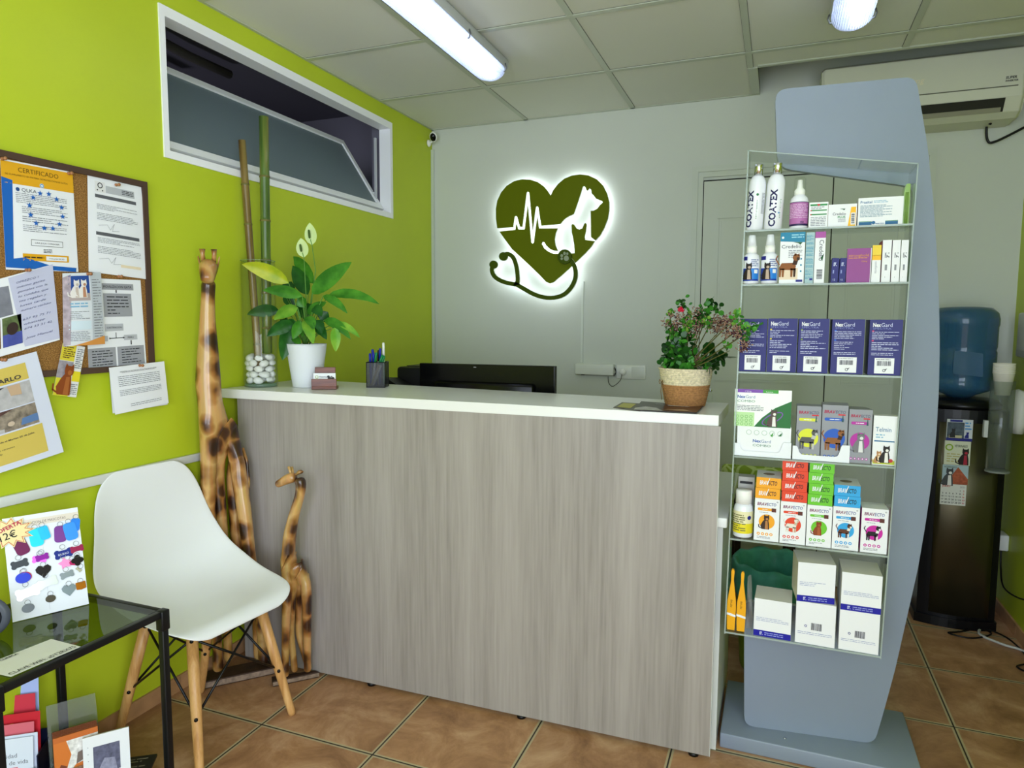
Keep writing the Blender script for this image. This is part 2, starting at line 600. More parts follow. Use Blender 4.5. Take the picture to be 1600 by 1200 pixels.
# left wall with the opening of the hatch window
WY0, WY1, WZ0, WZ1 = -1.924, -.457, 1.868, 2.366
f = MB()
f.box(-.12, 0, YF, WY0, 0, 2.8, GREEN); f.box(-.12, 0, WY1, 0, 0, 2.8, GREEN)
f.box(-.12, 0, WY0, WY1, 0, WZ0, GREEN); f.box(-.12, 0, WY0, WY1, WZ1, 2.8, GREEN)
struct(f.build('wall_left'))
f = MB(); f.box(-.12, XR + .12, 0, .12, 0, 2.8, GREYW); struct(f.build('wall_back'))
f = MB()   # right wall, open at the glass door
f.box(XR, XR + .12, -3.75, 0, 0, 2.8, GREEN); f.box(XR, XR + .12, YF, -4.95, 0, 2.8, GREEN); f.box(XR, XR + .12, -4.95, -3.75, 2.2, 2.8, GREEN)
struct(f.build('wall_right'))
f = MB()   # street front, open at the shop window
f.box(-.12, .65, YF - .12, YF, 0, 2.8, GREYW); f.box(2.85, XR + .12, YF - .12, YF, 0, 2.8, GREYW)
f.box(.65, 2.85, YF - .12, YF, 0, .3, GREYW); f.box(.65, 2.85, YF - .12, YF, 2.38, 2.8, GREYW)
struct(f.build('wall_front'))
# suspended ceiling with the cut-out over the air conditioner
CX, CY = 1.826, -.392
f = MB()
f.box(0, XR, YF, CY, H, H + .02, CEILM); f.box(0, CX, CY, 0, H, H + .02, CEILM)
struct(f.build('ceiling'))
f = MB(); f.box(0, XR, YF, 0, 2.8, 2.85, CEILM); struct(f.build('ceiling_above'))
GAPSHADE = M('#5c5e54', .8)  # shadow lines beside the T-bars, painted as thin dark strips
f = MB()
bx_ = [.595 + .6 * i for i in range(4)]
for x in bx_:
    f.box(x - .0125, x + .0125, YF, 0 if x < CX - .05 else CY, H - .004, H, TBAR); f.box(x - .014, x + .014, YF, 0 if x < CX - .05 else CY, H - .0008, H, GAPSHADE)
for i in range(8):
    y = -.572 - .59 * i
    f.box(0, XR, y - .0125, y + .0125, H - .0045, H, TBAR); f.box(0, XR, y - .014, y + .014, H - .0010, H, GAPSHADE)
f.box(1.785, CX, CY, -.03, H - .006, H + .03, TBAR)
f.box(CX, XR, CY - .02, CY, H - .006, H + .03, TBAR)
f.box(0, XR, YF, YF + .02, H - .004, H, TBAR); f.box(0, .014, YF, 0, H - .004, H, TBAR); f.box(0, CX, -.014, 0, H - .004, H, TBAR)
struct(f.build('trim_1'))

# tiled skirting
SK = M('#b98d66', .45, var=.18, vscale=14)
SKJ = M('#8f7a60', .7)


def skirting(name, a, b, n):
    f = MB(); a = Vector(a); b = Vector(b); n = Vector(n); L_ = (b - a).length; d = (b - a).normalized(); s = 0
    while s < L_ - 1e-4:
        e = min(s + .325, L_)
        p = a + d * s; q = a + d * (e - .003)
        f.hexa([p, q, q + n * .009, p + n * .009], [v + Vector((0, 0, .056)) for v in (p, q, q + n * .009, p + n * .009)], SK)
        s = e
    f.hexa([a, b, b + n * .007, a + n * .007], [v + Vector((0, 0, .055)) for v in (a, b, b + n * .007, a + n * .007)], SKJ)
    struct(f.build(name))


skirting('baseboard_left', (0, YF, 0), (0, -.01, 0), (1, 0, 0))
skirting('baseboard_back', (0, 0, 0), (1.5, 0, 0), (0, -1, 0))
skirting('baseboard_right', (XR, -.01, 0), (XR, -3.7, 0), (-1, 0, 0))
f = MB(); f.rbox(.0, .014, YF, -1.69, .811, .84, M('#dfe2df', .4), .003); struct(f.build('trim_2'))     # white dado strip
f = MB(); f.box(.001, .018, -.018, -.001, .06, 2.33, M('#c9d0c4', .5)); struct(f.build('trim_3'))          # cable duct in the corner

# ---- hatch window in the left wall
FR = M('#f3f4f6', .35)
f = MB()
a0 = -.062
f.box(a0, .006, WY0, WY1, WZ1 - .034, WZ1, FR); f.box(a0, .006, WY0, WY1, WZ0, WZ0 + .026, FR)
f.box(a0, .006, WY0, WY0 + .022, WZ0 + .026, WZ1 - .034, FR); f.box(a0, .006, WY1 - .022, WY1, WZ0 + .026, WZ1 - .034, FR)
f.box(a0, -.035, WY0 + .022, WY1 - .036, WZ0 + .026, WZ0 + .032, M('#3c4043', .5))
win = struct(f.build('window_1'))
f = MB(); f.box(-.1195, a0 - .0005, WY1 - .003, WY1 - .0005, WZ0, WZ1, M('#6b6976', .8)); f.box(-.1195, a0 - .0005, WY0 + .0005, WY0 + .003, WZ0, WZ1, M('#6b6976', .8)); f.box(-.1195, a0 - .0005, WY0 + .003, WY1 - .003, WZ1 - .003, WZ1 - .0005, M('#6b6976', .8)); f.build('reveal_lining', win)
# the sash tips into the room behind, hinged at its foot
FROST = bpy.data.materials.new('frosted_glass'); FROST.use_nodes = True
nt = FROST.node_tree; nt.nodes.remove(nt.nodes['Principled BSDF'])
tr = nt.nodes.new('ShaderNodeBsdfTranslucent'); tr.inputs[0].default_value = rgb('#a4b3b8')
df = nt.nodes.new('ShaderNodeBsdfPrincipled'); df.inputs['Base Color'].default_value = rgb('#93a3a8'); df.inputs['Roughness'].default_value = .3
nz = nt.nodes.new('ShaderNodeTexNoise'); nz.inputs['Scale'].default_value = 320
tcc = nt.nodes.new('ShaderNodeTexCoord'); nt.links.new(tcc.outputs['Object'], nz.inputs['Vector'])
bb = nt.nodes.new('ShaderNodeBump'); bb.inputs['Strength'].default_value = .3; bb.inputs['Distance'].default_value = .002
nt.links.new(nz.outputs['Fac'], bb.inputs['Height']); nt.links.new(bb.outputs['Normal'], df.inputs['Normal'])
mm = nt.nodes.new('ShaderNodeMixShader'); mm.inputs[0].default_value = .5
nt.links.new(tr.outputs[0], mm.inputs[1]); nt.links.new(df.outputs[0], mm.inputs[2]); nt.links.new(mm.outputs[0], nt.nodes['Material Output'].inputs[0])
sy0, sy1 = WY0 + .03, WY1 - .03
hx, hz = -.052, WZ0 + .036; tx, tz = -.30, WZ0 + .415
def sash(u, v, w_):   # u along y, v up the sash, w_ thickness towards the reader
    d = Vector((tx - hx, 0, tz - hz)).normalized(); n = Vector((d.z, 0, -d.x))
    return Vector((hx, u, hz)) + d * v + n * w_
SL = math.hypot(tx - hx, tz - hz)
f = MB()
for (u0, u1, v0, v1) in ((sy0, sy1, 0, .034), (sy0, sy1, SL - .028, SL), (sy0, sy0 + .028, .034, SL - .028), (sy1 - .028, sy1, .034, SL - .028)):
    f.hexa([sash(u0, v0, 0), sash(u1, v0, 0), sash(u1, v1, 0), sash(u0, v1, 0)], [sash(u0, v0, .022), sash(u1, v0, .022), sash(u1, v1, .022), sash(u0, v1, .022)], FR)
sh = f.build('window_sash', win)
f = MB(); f.hexa([sash(a, b, .009) for a, b in ((sy0 + .02, .03), (sy1 - .02, .03), (sy1 - .02, SL - .02), (sy0 + .02, SL - .02))],
                 [sash(a, b, .013) for a, b in ((sy0 + .02, .03), (sy1 - .02, .03), (sy1 - .02, SL - .02), (sy0 + .02, SL - .02))], FROST)
f.build('frosted_pane', sh)
f = MB(); f.box(-.078, -.068, WY1 - .05, WY1 - .038, WZ0 + .04, WZ1 - .08, M('#b9bcc0', .4))
f.tube([(-.07, WY1 - .045, WZ0 + .13), (-.17, WY1 - .04, WZ0 + .155)], .005, M('#c9ccd0', .4))
f.build('stay_arm', win)

# ---- dim room seen through the hatch
DARK = M('#7f7c8c', .8); DARKC = M('#54525e', .8)
f = MB(); f.box(-2.6, -.12, .0, .06, 1.2, 2.62, DARK); f.box(-2.66, -2.6, -3.2, .06, 1.2, 2.62, DARK)
f.box(-2.6, -.12, -3.2, -3.14, 1.2, 2.62, DARK); f.box(-2.6, -.12, -3.2, .06, 1.14, 1.2, DARK); f.box(-2.66, -.12, -3.2, .06, 2.585, 2.64, DARKC)
struct(f.build('wall_side_room'))
f = MB()
pc = M('#4a4644', .5)
f.tube([(-.5, -2.2, 2.53), (-.62, -1.2, 2.53), (-.62, -.95, 2.53)], .022, pc); f.tube([(-.75, -2.2, 2.5), (-.9, -1.0, 2.5)], .03, pc)
tag(f.build('ceiling_pipes'), 'dark pipes hanging under the ceiling beyond the tilted hatch window', 'pipe')
gsh = MB(); gsh.box(-.80, -.125, -.30, -.03, 2.055, 2.063, clear('shelf_glass', '#8fb5ac', .1, solid=.25, solidcol='#2f6b60'))
tag(gsh.build('glass_shelf'), 'small glass shelf with teal edge seen beyond the hatch window', 'shelf')
for i, (x0, x1, z0, z1, c) in enumerate(((-.5, -.16, 1.955, 2.05, '#8d8789'), (-.62, -.15, 1.72, 1.95, '#a9a3b0'))):
    g = MB(); g.rbox(x0, x1, -.29, -.06, z0, z1, M(c, .8, var=.1), .004)
    g.box(x0 + .03, x1 - .03, -.2915, -.29, z0 + .03, z0 + .05, M('#5b5558', .8))
    tag(g.build('storage_box'), ('grey box standing just under the glass shelf beyond the hatch', 'pale lilac box standing lowest beyond the hatch window corner')[i], 'box')

# ---- double door with moulded casing in the back wall
DM = M('#cdd2c8', .45)
f = MB()
dx0, dx1, dz = 1.512, 2.60, 2.118
for (o_, wd, t) in ((0, .020, .014), (.020, .010, .020), (.030, .026, .012)):
    a = dx0 + o_; b = dx1 - o_; zt = dz - o_
    f.box(a, a + wd, -t, 0, 0, zt, DM); f.box(b - wd, b, -t, 0, 0, zt, DM); f.box(a, b, -t + .0005, 0, zt - wd, zt, DM)
d1 = struct(f.build('door_1'))
dm0, dm1, dzt = 1.572, 2.54, 2.046
mid = 2.175
for (a, b) in ((dm0, mid - .003), (mid + .003, dm1)):
    f = MB(); f.box(a, b, -.010, -.001, .008, dzt - .006, DM)
    for (z0, z1) in ((1.02, 1.86), (.16, .86)):
        for r_, t_ in ((0, .015), (.012, .012)):
            for (xa, xb, za, zb) in ((a + .07 + r_, b - .07 - r_, z1 - .010 - r_, z1 - r_), (a + .07 + r_, b - .07 - r_, z0 + r_, z0 + .010 + r_),
                                     (a + .07 + r_, a + .08 + r_, z0 + .011 + r_, z1 - .011 - r_), (b - .08 - r_, b - .07 - r_, z0 + .011 + r_, z1 - .011 - r_)):
                f.box(xa, xb, -t_, -.010, za, zb, DM)
    f.build('door_leaf', d1)
f = MB(); f.box(dm0 - .004, dm1 + .004, -.0095, -.0005, dzt - .008, dzt, M('#20211f', .8)); f.box(dm0 - .005, dm0, -.0105, -.0005, 0, dzt, M('#20211f', .8)); f.box(mid - .003, mid + .003, -.0095, -.0005, 0, dzt, M('#3a3b38', .8))
f.build('door_gap', d1)
f = MB(); f.tube([(2.225, -.016, 1.14), (2.225, -.05, 1.14), (2.315, -.052, 1.14)], .008, M('#30302f', .3, .8)); f.box(2.205, 2.245, -.018, -.0152, 1.07, 1.20, M('#30302f', .3, .8))
f.build('door_handle', d1)

# ---- ceiling lamps
DIFF = clear('ribbed_cover', '#f4f7ff', rough=.25, solid=.40, solidcol='#c3d0f2', trans=True)


def ceiling_lamp(label, cx, y0, y1, rz=0):
    L_ = y1 - y0
    t = thing('ceiling_lamp', label, 'lamp', (cx, y1, H - .004), rz, 'strip lamps on the ceiling')
    b = MB(); b.rbox(-.072, .072, -L_, 0, -.045, 0, M('#c3c6c9', .4), .012); b.build('housing', t)
    d = MB(); rows = []
    yy = [-L_ + .004, -L_ + .02] + [-L_ + .05 + (L_ - .10) * i / 10 for i in range(11)] + [-.02, -.004]
    for i, y in enumerate(yy):
        s_ = {0: .55, 1: .88, len(yy) - 2: .88, len(yy) - 1: .55}.get(i, 1.0)
        rows.append([Vector((.068 * s_ * math.cos(a) * -1, y, -.040 - .052 * s_ * max(0, math.sin(a)) ** .8)) for a in [PI * k / 24 for k in range(25)]])
    d.sheet(rows, DIFF); d.build('ribbed_cover', t)
    r = MB()
    for k in range(3, 22, 1):
        a = PI * k / 24
        r.tube([(-.0685 * math.cos(a), -L_ + .05, -.0405 - .0525 * math.sin(a) ** .8), (-.0685 * math.cos(a), -.05, -.0405 - .0525 * math.sin(a) ** .8)], .0006, M('#cfd8ea', .3), seg=4)
    r.build('cover_ribs', t)
    e = MB(); e.tube([(.012, -L_ + .04, -.062), (.012, -.05, -.062)], .017, M('#f2f6ff', .5, emit=LAMP_E, name='lit_tube'), seg=14); e.build('light_tube', t)
    for s_ in (-1, 1):
        n_ = max(2, int(L_ / .25))
        for i in range(n_):
            y = -.05 - (L_ - .1) * i / (n_ - 1)
            c = MB(); c.tube([(s_ * .073, y, -.030), (s_ * .078, y, -.045), (s_ * .072, y, -.06), (s_ * .066, y, -.062)], .0035, M('#84878c', .3, .7), seg=6); c.build('cover_clip', t)
    return t


ceiling_lamp('long lit strip lamp on the ceiling above the reception counter', .758, -2.04, -.855)
ceiling_lamp('lit strip lamp whose rounded end shows above the grey display stand', 2.155, -2.12, -.875)
ceiling_lamp('lit strip lamp above the street window, behind the viewer', 1.45, -4.6, -3.4)
# ================================================================= FURNITURE
def woodmat(name, stops, scale, rough=.45, axis=2, squash=.06, dist=1.2, fine=.25):
    m, nt, b, N, L = nodemat(name)
    tc = N('ShaderNodeTexCoord'); mp = N('ShaderNodeMapping'); L(tc.outputs['Object'], mp.inputs[0])
    sc = [scale] * 3; sc[axis] = scale * squash; mp.inputs['Scale'].default_value = sc
    n = N('ShaderNodeTexNoise'); n.inputs['Scale'].default_value = 1; n.inputs['Detail'].default_value = 8; n.inputs['Distortion'].default_value = dist
    L(mp.outputs[0], n.inputs['Vector'])
    n2 = N('ShaderNodeTexNoise'); n2.inputs['Scale'].default_value = 9; n2.inputs['Detail'].default_value = 4; L(mp.outputs[0], n2.inputs['Vector'])
    mx = N('ShaderNodeMix'); mx.data_type = 'FLOAT'; mx.inputs[0].default_value = fine
    L(n.outputs['Fac'], mx.inputs[2]); L(n2.outputs['Fac'], mx.inputs[3])
    r = N('ShaderNodeValToRGB'); cr = r.color_ramp
    cr.elements[0].position = stops[0][0]; cr.elements[0].color = rgb(stops[0][1])
    cr.elements[1].position = stops[-1][0]; cr.elements[1].color = rgb(stops[-1][1])
    for p, c in stops[1:-1]:
        e = cr.elements.new(p); e.color = rgb(c)
    L(mx.outputs[0], r.inputs['Fac']); L(r.outputs['Color'], b.inputs['Base Color'])
    b.inputs['Roughness'].default_value = rough
    return m


GREYWOOD = woodmat('grey_wood_laminate', [(.28, '#7e7771'), (.44, '#928b85'), (.56, '#9c958f'), (.74, '#a69f99')], 13, .42, squash=.04, dist=.5, fine=.42)
BEECH = woodmat('beech_wood', [(.3, '#a9763f'), (.5, '#c8965a'), (.7, '#d9ad72')], 40, .4, squash=.06)
WORKT = M('#e6e6e3', .28, spec=.5)

# ---- reception counter
t = thing('reception_counter', 'grey wood-grain reception counter with a white worktop', 'counter', (.9, -1.66, 0))
Tinv = Matrix.Translation((-.9, 1.66, 0))
def LB(o):
    m = MB(); m.M = Matrix.Translation(-Vector(o)); return m
f = LB((.9, -1.66, 0))
A = [(.062, -1.690), (1.808, -1.660), (1.808, -1.642), (.062, -1.672)]
f.hexa([(x, y, .014) for x, y in A], [(x, y, 1.021 + .006 * (1.8 - x) / 1.8) for x, y in A], GREYWOOD)
f.build('front_panel', t)
f = LB((.9, -1.66, 0))
f.box(1.8082, 1.8092, -1.6600, -1.6422, .014, 1.0205, M('#e2e4e2', .4)); f.build('edge_band', t)
for x in (.12, .62, 1.2, 1.76):
    f = LB((.9, -1.66, 0)); f.lathe([(.016, 0), (.016, .010), (.008, .0102), (.008, .014)], BLACK, (x, -1.672 + .017 * x - .001, 0), 12); f.build('glide', t)
f = LB((.9, -1.66, 0))
Wt = [(.004, -1.712, 1.064), (1.803, -1.648, 1.052), (1.809, -1.318, 1.052), (.004, -1.246, 1.064)]
f.hexa([(x, y, z - .034) for x, y, z in Wt], Wt, WORKT)
f.build('worktop', t, bevel=.0015)
for x in (.35, 1.0, 1.62):
    f = LB((.9, -1.66, 0)); f.box(x - .009, x + .009, -1.645, -1.36, .745, 1.0185, M('#e2e4e2', .4)); f.build('support_bracket', t)


def ctop(px, py):
    z = 1.06
    for _ in range(6):
        p = P(px, py, z=z); z = 1.0643 - .00667 * p.x + .0002
    return p

# ---- desk behind the counter
f = LB((.9, -1.66, 0)); f.rbox(.10, 1.835, -1.632, -.97, .715, .745, M('#e4e5e2', .35), .003); f.build('rear_desktop', t)
f = LB((.9, -1.66, 0)); f.box(1.80, 1.822, -1.60, -1.08, 0.002, .715, M('#d9dcd6', .3)); f.build('rear_side_panel', t)
f = LB((.9, -1.66, 0)); f.box(.12, .142, -1.60, -1.08, 0.002, .715, M('#d9dcd6', .3)); f.build('rear_side_panel', t)

# ---- monitor seen from behind
GLB = M('#060608', .2, spec=.22)
y = -1.165
a = P(657, 567, y=y); b = P(868, 572, y=y)
t = thing('computer_monitor', 'wide black computer monitor seen from behind above the counter', 'monitor', ((a.x + b.x) / 2, y, .7452))
o_ = ((a.x + b.x) / 2, y, .7452)
f = LB(o_)
zt = a.z; zb = .80; ww = (b.x - a.x)
back = [(a.x, y - .010, zb), (b.x, y - .010, zb), (b.x, y - .010, b.z), (a.x, y - .010, zt)]
frt = [(a.x, y + .02, zb), (b.x, y + .02, zb), (b.x, y + .02, b.z), (a.x, y + .02, zt)]
f.hexa(back, frt, GLB)
f.rbox(a.x + .08, b.x - .08, y - .035, y - .0105, zb + .05, zt - .07, GLB, .012)
Pn = Panel.flat(f, (a.x, y - .0105, zb), (1, 0, 0), (0, 0, 1), ww, zt - zb)
Pn.rect(ww * .42, zt - zb - .012, ww * .44, zt - zb - .009, M('#9a9a9a', .3), 1)
f.build('screen_housing', t, bevel=.003)
f = LB(o_); f.box(a.x + .012, b.x - .012, y + .0205, y + .0212, zb + .012, min(zt, b.z) - .012, M('#101520', .1)); f.build('screen', t)
f = LB(o_); f.rbox(o_[0] - .035, o_[0] + .035, y - .06, y - .036, .752, 1.0, BLACK, .006); f.build('stand_neck', t)
f = LB(o_); f.rbox(o_[0] - .13, o_[0] + .13, y - .12, y + .09, .7455, .755, BLACK, .004); f.build('stand_foot', t)
# ---- printer and tray left of the monitor
y = -1.10
a = P(619, 573, y=y); b = P(700, 570, y=y)
t = thing('office_printer', 'black printer behind the left end of the monitor', 'printer', ((a.x + b.x) / 2, y + .12, .7455))
o_ = ((a.x + b.x) / 2, y + .12, .7455)
f = LB(o_); f.rbox(a.x, b.x, y, y + .26, .7465, a.z, M('#141416', .45), .014, 3); f.box(a.x + .03, b.x - .03, y + .04, y + .22, a.z, a.z + .004, M('#1c1c1f', .4)); f.build('printer_body', t)
f = LB(o_); f.box(a.x + .02, b.x - .02, y - .004, y - .0005, .80, .84, M('#26272b', .3)); f.build('paper_slot', t)
y = -1.17
a = P(596, 590, y=y); b = P(648, 594, y=y)
f = MB(); f.hexa([(-.07, -.06, 0), (.09, -.06, 0), (.09, .06, 0), (-.07, .06, 0)], [(-.055, -.05, a.z - .7455), (.0, -.05, a.z - .7455), (.085, -.05, b.z - .80), (-.055, .05, a.z - .7455)], M('#0e0e10', .4))
f = MB(); k = a.z - .7455; f.rbox(-.06, .0, -.05, .05, 0, k, M('#0e0e10', .4), .008); f.hexa([(0, -.05, k * .86), (.13, -.05, k * .72), (.13, .05, k * .72), (0, .05, k * .86)], [(0, -.05, k), (.13, -.05, k * .8), (.13, .05, k * .8), (0, .05, k)], M('#0e0e10', .4))
tag(f.build('desk_telephone', loc=((a.x + b.x) / 2 - .02, y, .7455)), 'low black desk phone just behind the pen holder', 'telephone')

# ---- chair with leaf patterned back, behind the display
m, nt, bs, N, L = nodemat('leaf_print_fabric')
tc = N('ShaderNodeTexCoord'); mp = N('ShaderNodeMapping'); L(tc.outputs['Object'], mp.inputs[0]); mp.inputs['Scale'].default_value = (1, 1, 1)
vo = N('ShaderNodeTexVoronoi'); vo.inputs['Scale'].default_value = 16; vo.feature = 'DISTANCE_TO_EDGE'; L(mp.outputs[0], vo.inputs['Vector'])
r = N('ShaderNodeValToRGB'); r.color_ramp.elements[0].position = .05; r.color_ramp.elements[0].color = rgb('#c9d68a'); r.color_ramp.elements[1].position = .09; r.color_ramp.elements[1].color = rgb('#8ea52c')
L(vo.outputs['Distance'], r.inputs['Fac']); L(r.outputs['Color'], bs.inputs['Base Color']); bs.inputs['Roughness'].default_value = .8
LEAFF = m
y = -.62
a = P(1127, 726, y=y); b = P(1262, 726, y=y)
t = thing('upholstered_chair', 'chair with lime green leaf-print back behind the desk and display', 'chair', ((a.x + b.x) / 2, y + .2, 0))
o_ = ((a.x + b.x) / 2, y + .2, 0)
f = LB(o_); f.rbox(a.x, b.x, y, y + .05, .60, a.z + .0, LEAFF, .02, 3); f.build('backrest', t)
f = LB(o_); f.rbox(a.x + .02, b.x - .02, y + .05, y + .42, .42, .48, LEAFF, .02, 3); f.build('seat', t)
for (x, yy) in ((a.x + .05, y + .02), (b.x - .05, y + .02), (a.x + .06, y + .38), (b.x - .06, y + .38)):
    f = LB(o_); f.box(x - .017, x + .017, yy - .017, yy + .017, 0.0, .62 if yy < y + .1 else .42, M('#2c1d16', .5)); f.build('leg', t)

# ---- giraffes
m, nt, bs, N, L = nodemat('carved_giraffe_wood')
tc = N('ShaderNodeTexCoord')
vo = N('ShaderNodeTexVoronoi'); vo.inputs['Scale'].default_value = 13.5; vo.inputs['Randomness'].default_value = .85
mp = N('ShaderNodeMapping'); mp.inputs['Scale'].default_value = (1.0, 1.0, .8); L(tc.outputs['Object'], mp.inputs[0])
nn = N('ShaderNodeTexNoise'); nn.inputs['Scale'].default_value = 14; L(tc.outputs['Object'], nn.inputs['Vector'])
va = N('ShaderNodeVectorMath'); va.operation = 'MULTIPLY_ADD'; L(nn.outputs['Color'], va.inputs[0]); va.inputs[1].default_value = (.045, .045, .045); L(mp.outputs[0], va.inputs[2])
L(va.outputs[0], vo.inputs['Vector'])
r = N('ShaderNodeValToRGB'); cr = r.color_ramp
cr.elements[0].position = .16; cr.elements[0].color = rgb('#2a170c'); cr.elements[1].position = .62; cr.elements[1].color = rgb('#c69a5e')
for p_, c_ in ((.33, '#4a2a14'), (.43, '#94632f'), (.52, '#ac7c42')):
    e = cr.elements.new(p_); e.color = rgb(c_)
L(vo.outputs['Distance'], r.inputs['Fac'])
mp2 = N('ShaderNodeMapping'); mp2.inputs['Scale'].default_value = (60, 60, 5); L(tc.outputs['Object'], mp2.inputs[0])
n3 = N('ShaderNodeTexNoise'); n3.inputs['Scale'].default_value = 1; n3.inputs['Detail'].default_value = 5; L(mp2.outputs[0], n3.inputs['Vector'])
hv = N('ShaderNodeMix'); hv.data_type = 'RGBA'; hv.blend_type = 'MULTIPLY'; hv.inputs[0].default_value = .45
L(r.outputs['Color'], hv.inputs[6]); L(n3.outputs['Color'], hv.inputs[7])
hs = N('ShaderNodeHueSaturation'); hs.inputs['Value'].default_value = 1.25; hs.inputs['Saturation'].default_value = 1.0; L(hv.outputs[2], hs.inputs['Color'])
L(hs.outputs['Color'], bs.inputs['Base Color']); bs.inputs['Roughness'].default_value = .3; bs.inputs['Coat Weight'].default_value = .35
b2 = N('ShaderNodeBump'); b2.inputs['Strength'].default_value = .25; b2.inputs['Distance'].default_value = .004; L(n3.outputs['Fac'], b2.inputs['Height']); L(b2.outputs['Normal'], bs.inputs['Normal'])
GIR = m
PLQ = M('#3a261a', .6, var=.3, vscale=30, bump=.2); PLE = M('#8b7767', .75, var=.35, vscale=60)


def plaque(t, o_, pts, h):
    f = LB(o_)
    f.hexa([(x, y, 0.0) for x, y in pts], [(x, y, h) for x, y in pts], PLQ)
    (x0, y0), (x1, y1) = pts[0], pts[1]
    n = Vector((y1 - y0, x0 - x1, 0)).normalized() * .0006
    f.add([Vector((x0, y0, .004)) + n, Vector((x1, y1, .004)) + n, Vector((x1, y1, h - .004)) + n, Vector((x0, y0, h - .004)) + n], [(0, 1, 2, 3)], PLE)
    f.build('base_plaque', t, bevel=.002)


GK = 1.2


def J(o_, px, py, y, r1, r2=None):
    p = P(px, py, y=y) - Vector(o_); r1 = r1 * GK; r2 = r2 * GK if r2 else None
    return (p.x, p.y, p.z, r1, r2 or r1)


# tall giraffe
GK = 1.2
o_ = (.12, -1.79, 0)
t = thing('giraffe_statue', 'tall carved wooden giraffe standing between the chair and the counter', 'statue', o_)
pts = [(.082, -1.916), (.243, -1.737), (.172, -1.696), (.022, -1.862)]
plaque(t, o_, pts, .028)
zf = .028
F1 = P(341, 1052, z=zf) - Vector(o_); F2 = P(357, 1036, z=zf) - Vector(o_)
F3 = Vector((.200, -1.742, zf)) - Vector(o_); F4 = Vector((.158, -1.722, zf)) - Vector(o_)
JT = [J(o_, 343, 676, -1.81, .040, .048),                       # 0 trunk root
      J(o_, 330, 656, -1.84, .046), J(o_, 325, 600, -1.845, .040), J(o_, 325, 545, -1.845, .031), J(o_, 324, 500, -1.845, .024), J(o_, 325, 462, -1.845, .0205), J(o_, 326, 436, -1.85, .022),   # 1-6 chest, neck
      J(o_, 359, 672, -1.775, .038, .044), J(o_, 373, 694, -1.755, .034)]    # 7,8 belly, rump
E_ = [(0, 1), (1, 2), (2, 3), (3, 4), (4, 5), (5, 6), (0, 7), (7, 8)]
def leg(a, pts_, k=.84):
    prev = a
    for p in pts_:
        JT.append(p[:3] + (p[3] * k, p[4] * k)); E_.append((prev, len(JT) - 1)); prev = len(JT) - 1
leg(1, [J(o_, 326, 712, -1.85, .031), J(o_, 325, 800, -1.852, .0265), J(o_, 333, 900, -1.855, .0225), (F1.x, F1.y, .10, .022, .022), (F1.x, F1.y, zf + .004, .026, .026)])
leg(0, [J(o_, 339, 740, -1.80, .026), J(o_, 346, 830, -1.79, .024), J(o_, 351, 920, -1.785, .021), (F2.x, F2.y, .10, .020, .020), (F2.x, F2.y, zf + .004, .024, .024)])
leg(8, [J(o_, 373, 740, -1.765, .030), J(o_, 382, 800, -1.765, .027), J(o_, 390, 870, -1.765, .024), (F3.x - .008, F3.y, .16, .022, .022), (F3.x, F3.y, zf + .004, .025, .025)])
leg(8, [J(o_, 364, 750, -1.735, .026), J(o_, 370, 840, -1.732, .024), (F4.x - .006, F4.y, .2, .021, .021), (F4.x, F4.y, zf + .004, .024, .024)])
skinned('body', JT, E_, GIR, t)
hd = J(o_, 326, 422, -1.868, .03)
hx, hy, hz = hd[:3]
HM = Matrix.Translation((hx, hy, hz)) @ Matrix.Rotation(math.radians(38), 4, 'Z')     # -y of the head looks at the room
HJ = [(0, .016, .012, .033, .036), (0, -.010, .008, .034, .036), (-.001, -.030, -.026, .026, .027), (-.001, -.038, -.046, .023, .022)]
skinned('head', [tuple(HM @ Vector(j[:3])) + j[3:] for j in HJ], [(0, 1), (1, 2), (2, 3)], GIR, t)
for s_ in (-1, 1):
    f = MB(); f.tube([HM @ Vector((s_ * .016, .008, .02)), HM @ Vector((s_ * .0185, .006, .054)), HM @ Vector((s_ * .0185, .004, .072))], [.0085, .0075, .0105], GIR, 10); f.build('horn', t)
    f = MB(); f.sheet([[HM @ Vector((s_ * (.024 + .0035 * i), .016 + (j - 1) * .013 * (1 - (i / 3.2) ** 2), -.004 + .018 * i)) for j in range(3)] for i in range(4)], GIR)
    f.build('ear', t, solid=.006, sub=1)
    f = MB(); f.lathe([(0, -.005), (.0045, 0), (0, .005)], M('#1a0f08', .2), HM @ Vector((s_ * .0195, -.024, .006)), 10); f.build('eye', t)
tl = [P(379, 700, y=-1.735), P(386, 722, y=-1.732), P(388, 750, y=-1.735), P(386, 772, y=-1.738)]
f = MB(); f.tube([p - Vector(o_) for p in tl], [.006, .006, .007, .009], GIR, 8); f.build('tail', t)

# small giraffe
o_ = (.36, -1.745, 0)
t = thing('giraffe_statue', 'small carved wooden giraffe looking left in front of the counter panel', 'statue', o_)
plaque(t, o_, [(.300, -1.812), (.412, -1.694), (.388, -1.691), (.272, -1.786)], .022)
zf = .022
G1 = P(446, 1060, z=zf) - Vector(o_); G2 = P(481, 1052, z=zf) - Vector(o_)
G3 = Vector((.338, -1.738, 0)) - Vector(o_); G4 = Vector((.383, -1.700, 0)) - Vector(o_)
ys = -1.762
JT = [J(o_, 461, 884, -1.757, .026, .032), J(o_, 448, 872, -1.765, .028), J(o_, 452, 840, -1.768, .021), J(o_, 459, 806, -1.77, .0165), J(o_, 468, 776, -1.77, .0150), J(o_, 471, 757, -1.77, .016), J(o_, 467, 745, -1.772, .0185),
      J(o_, 474, 892, -1.740, .024)]
E_ = [(0, 1), (1, 2), (2, 3), (3, 4), (4, 5), (5, 6), (0, 7)]
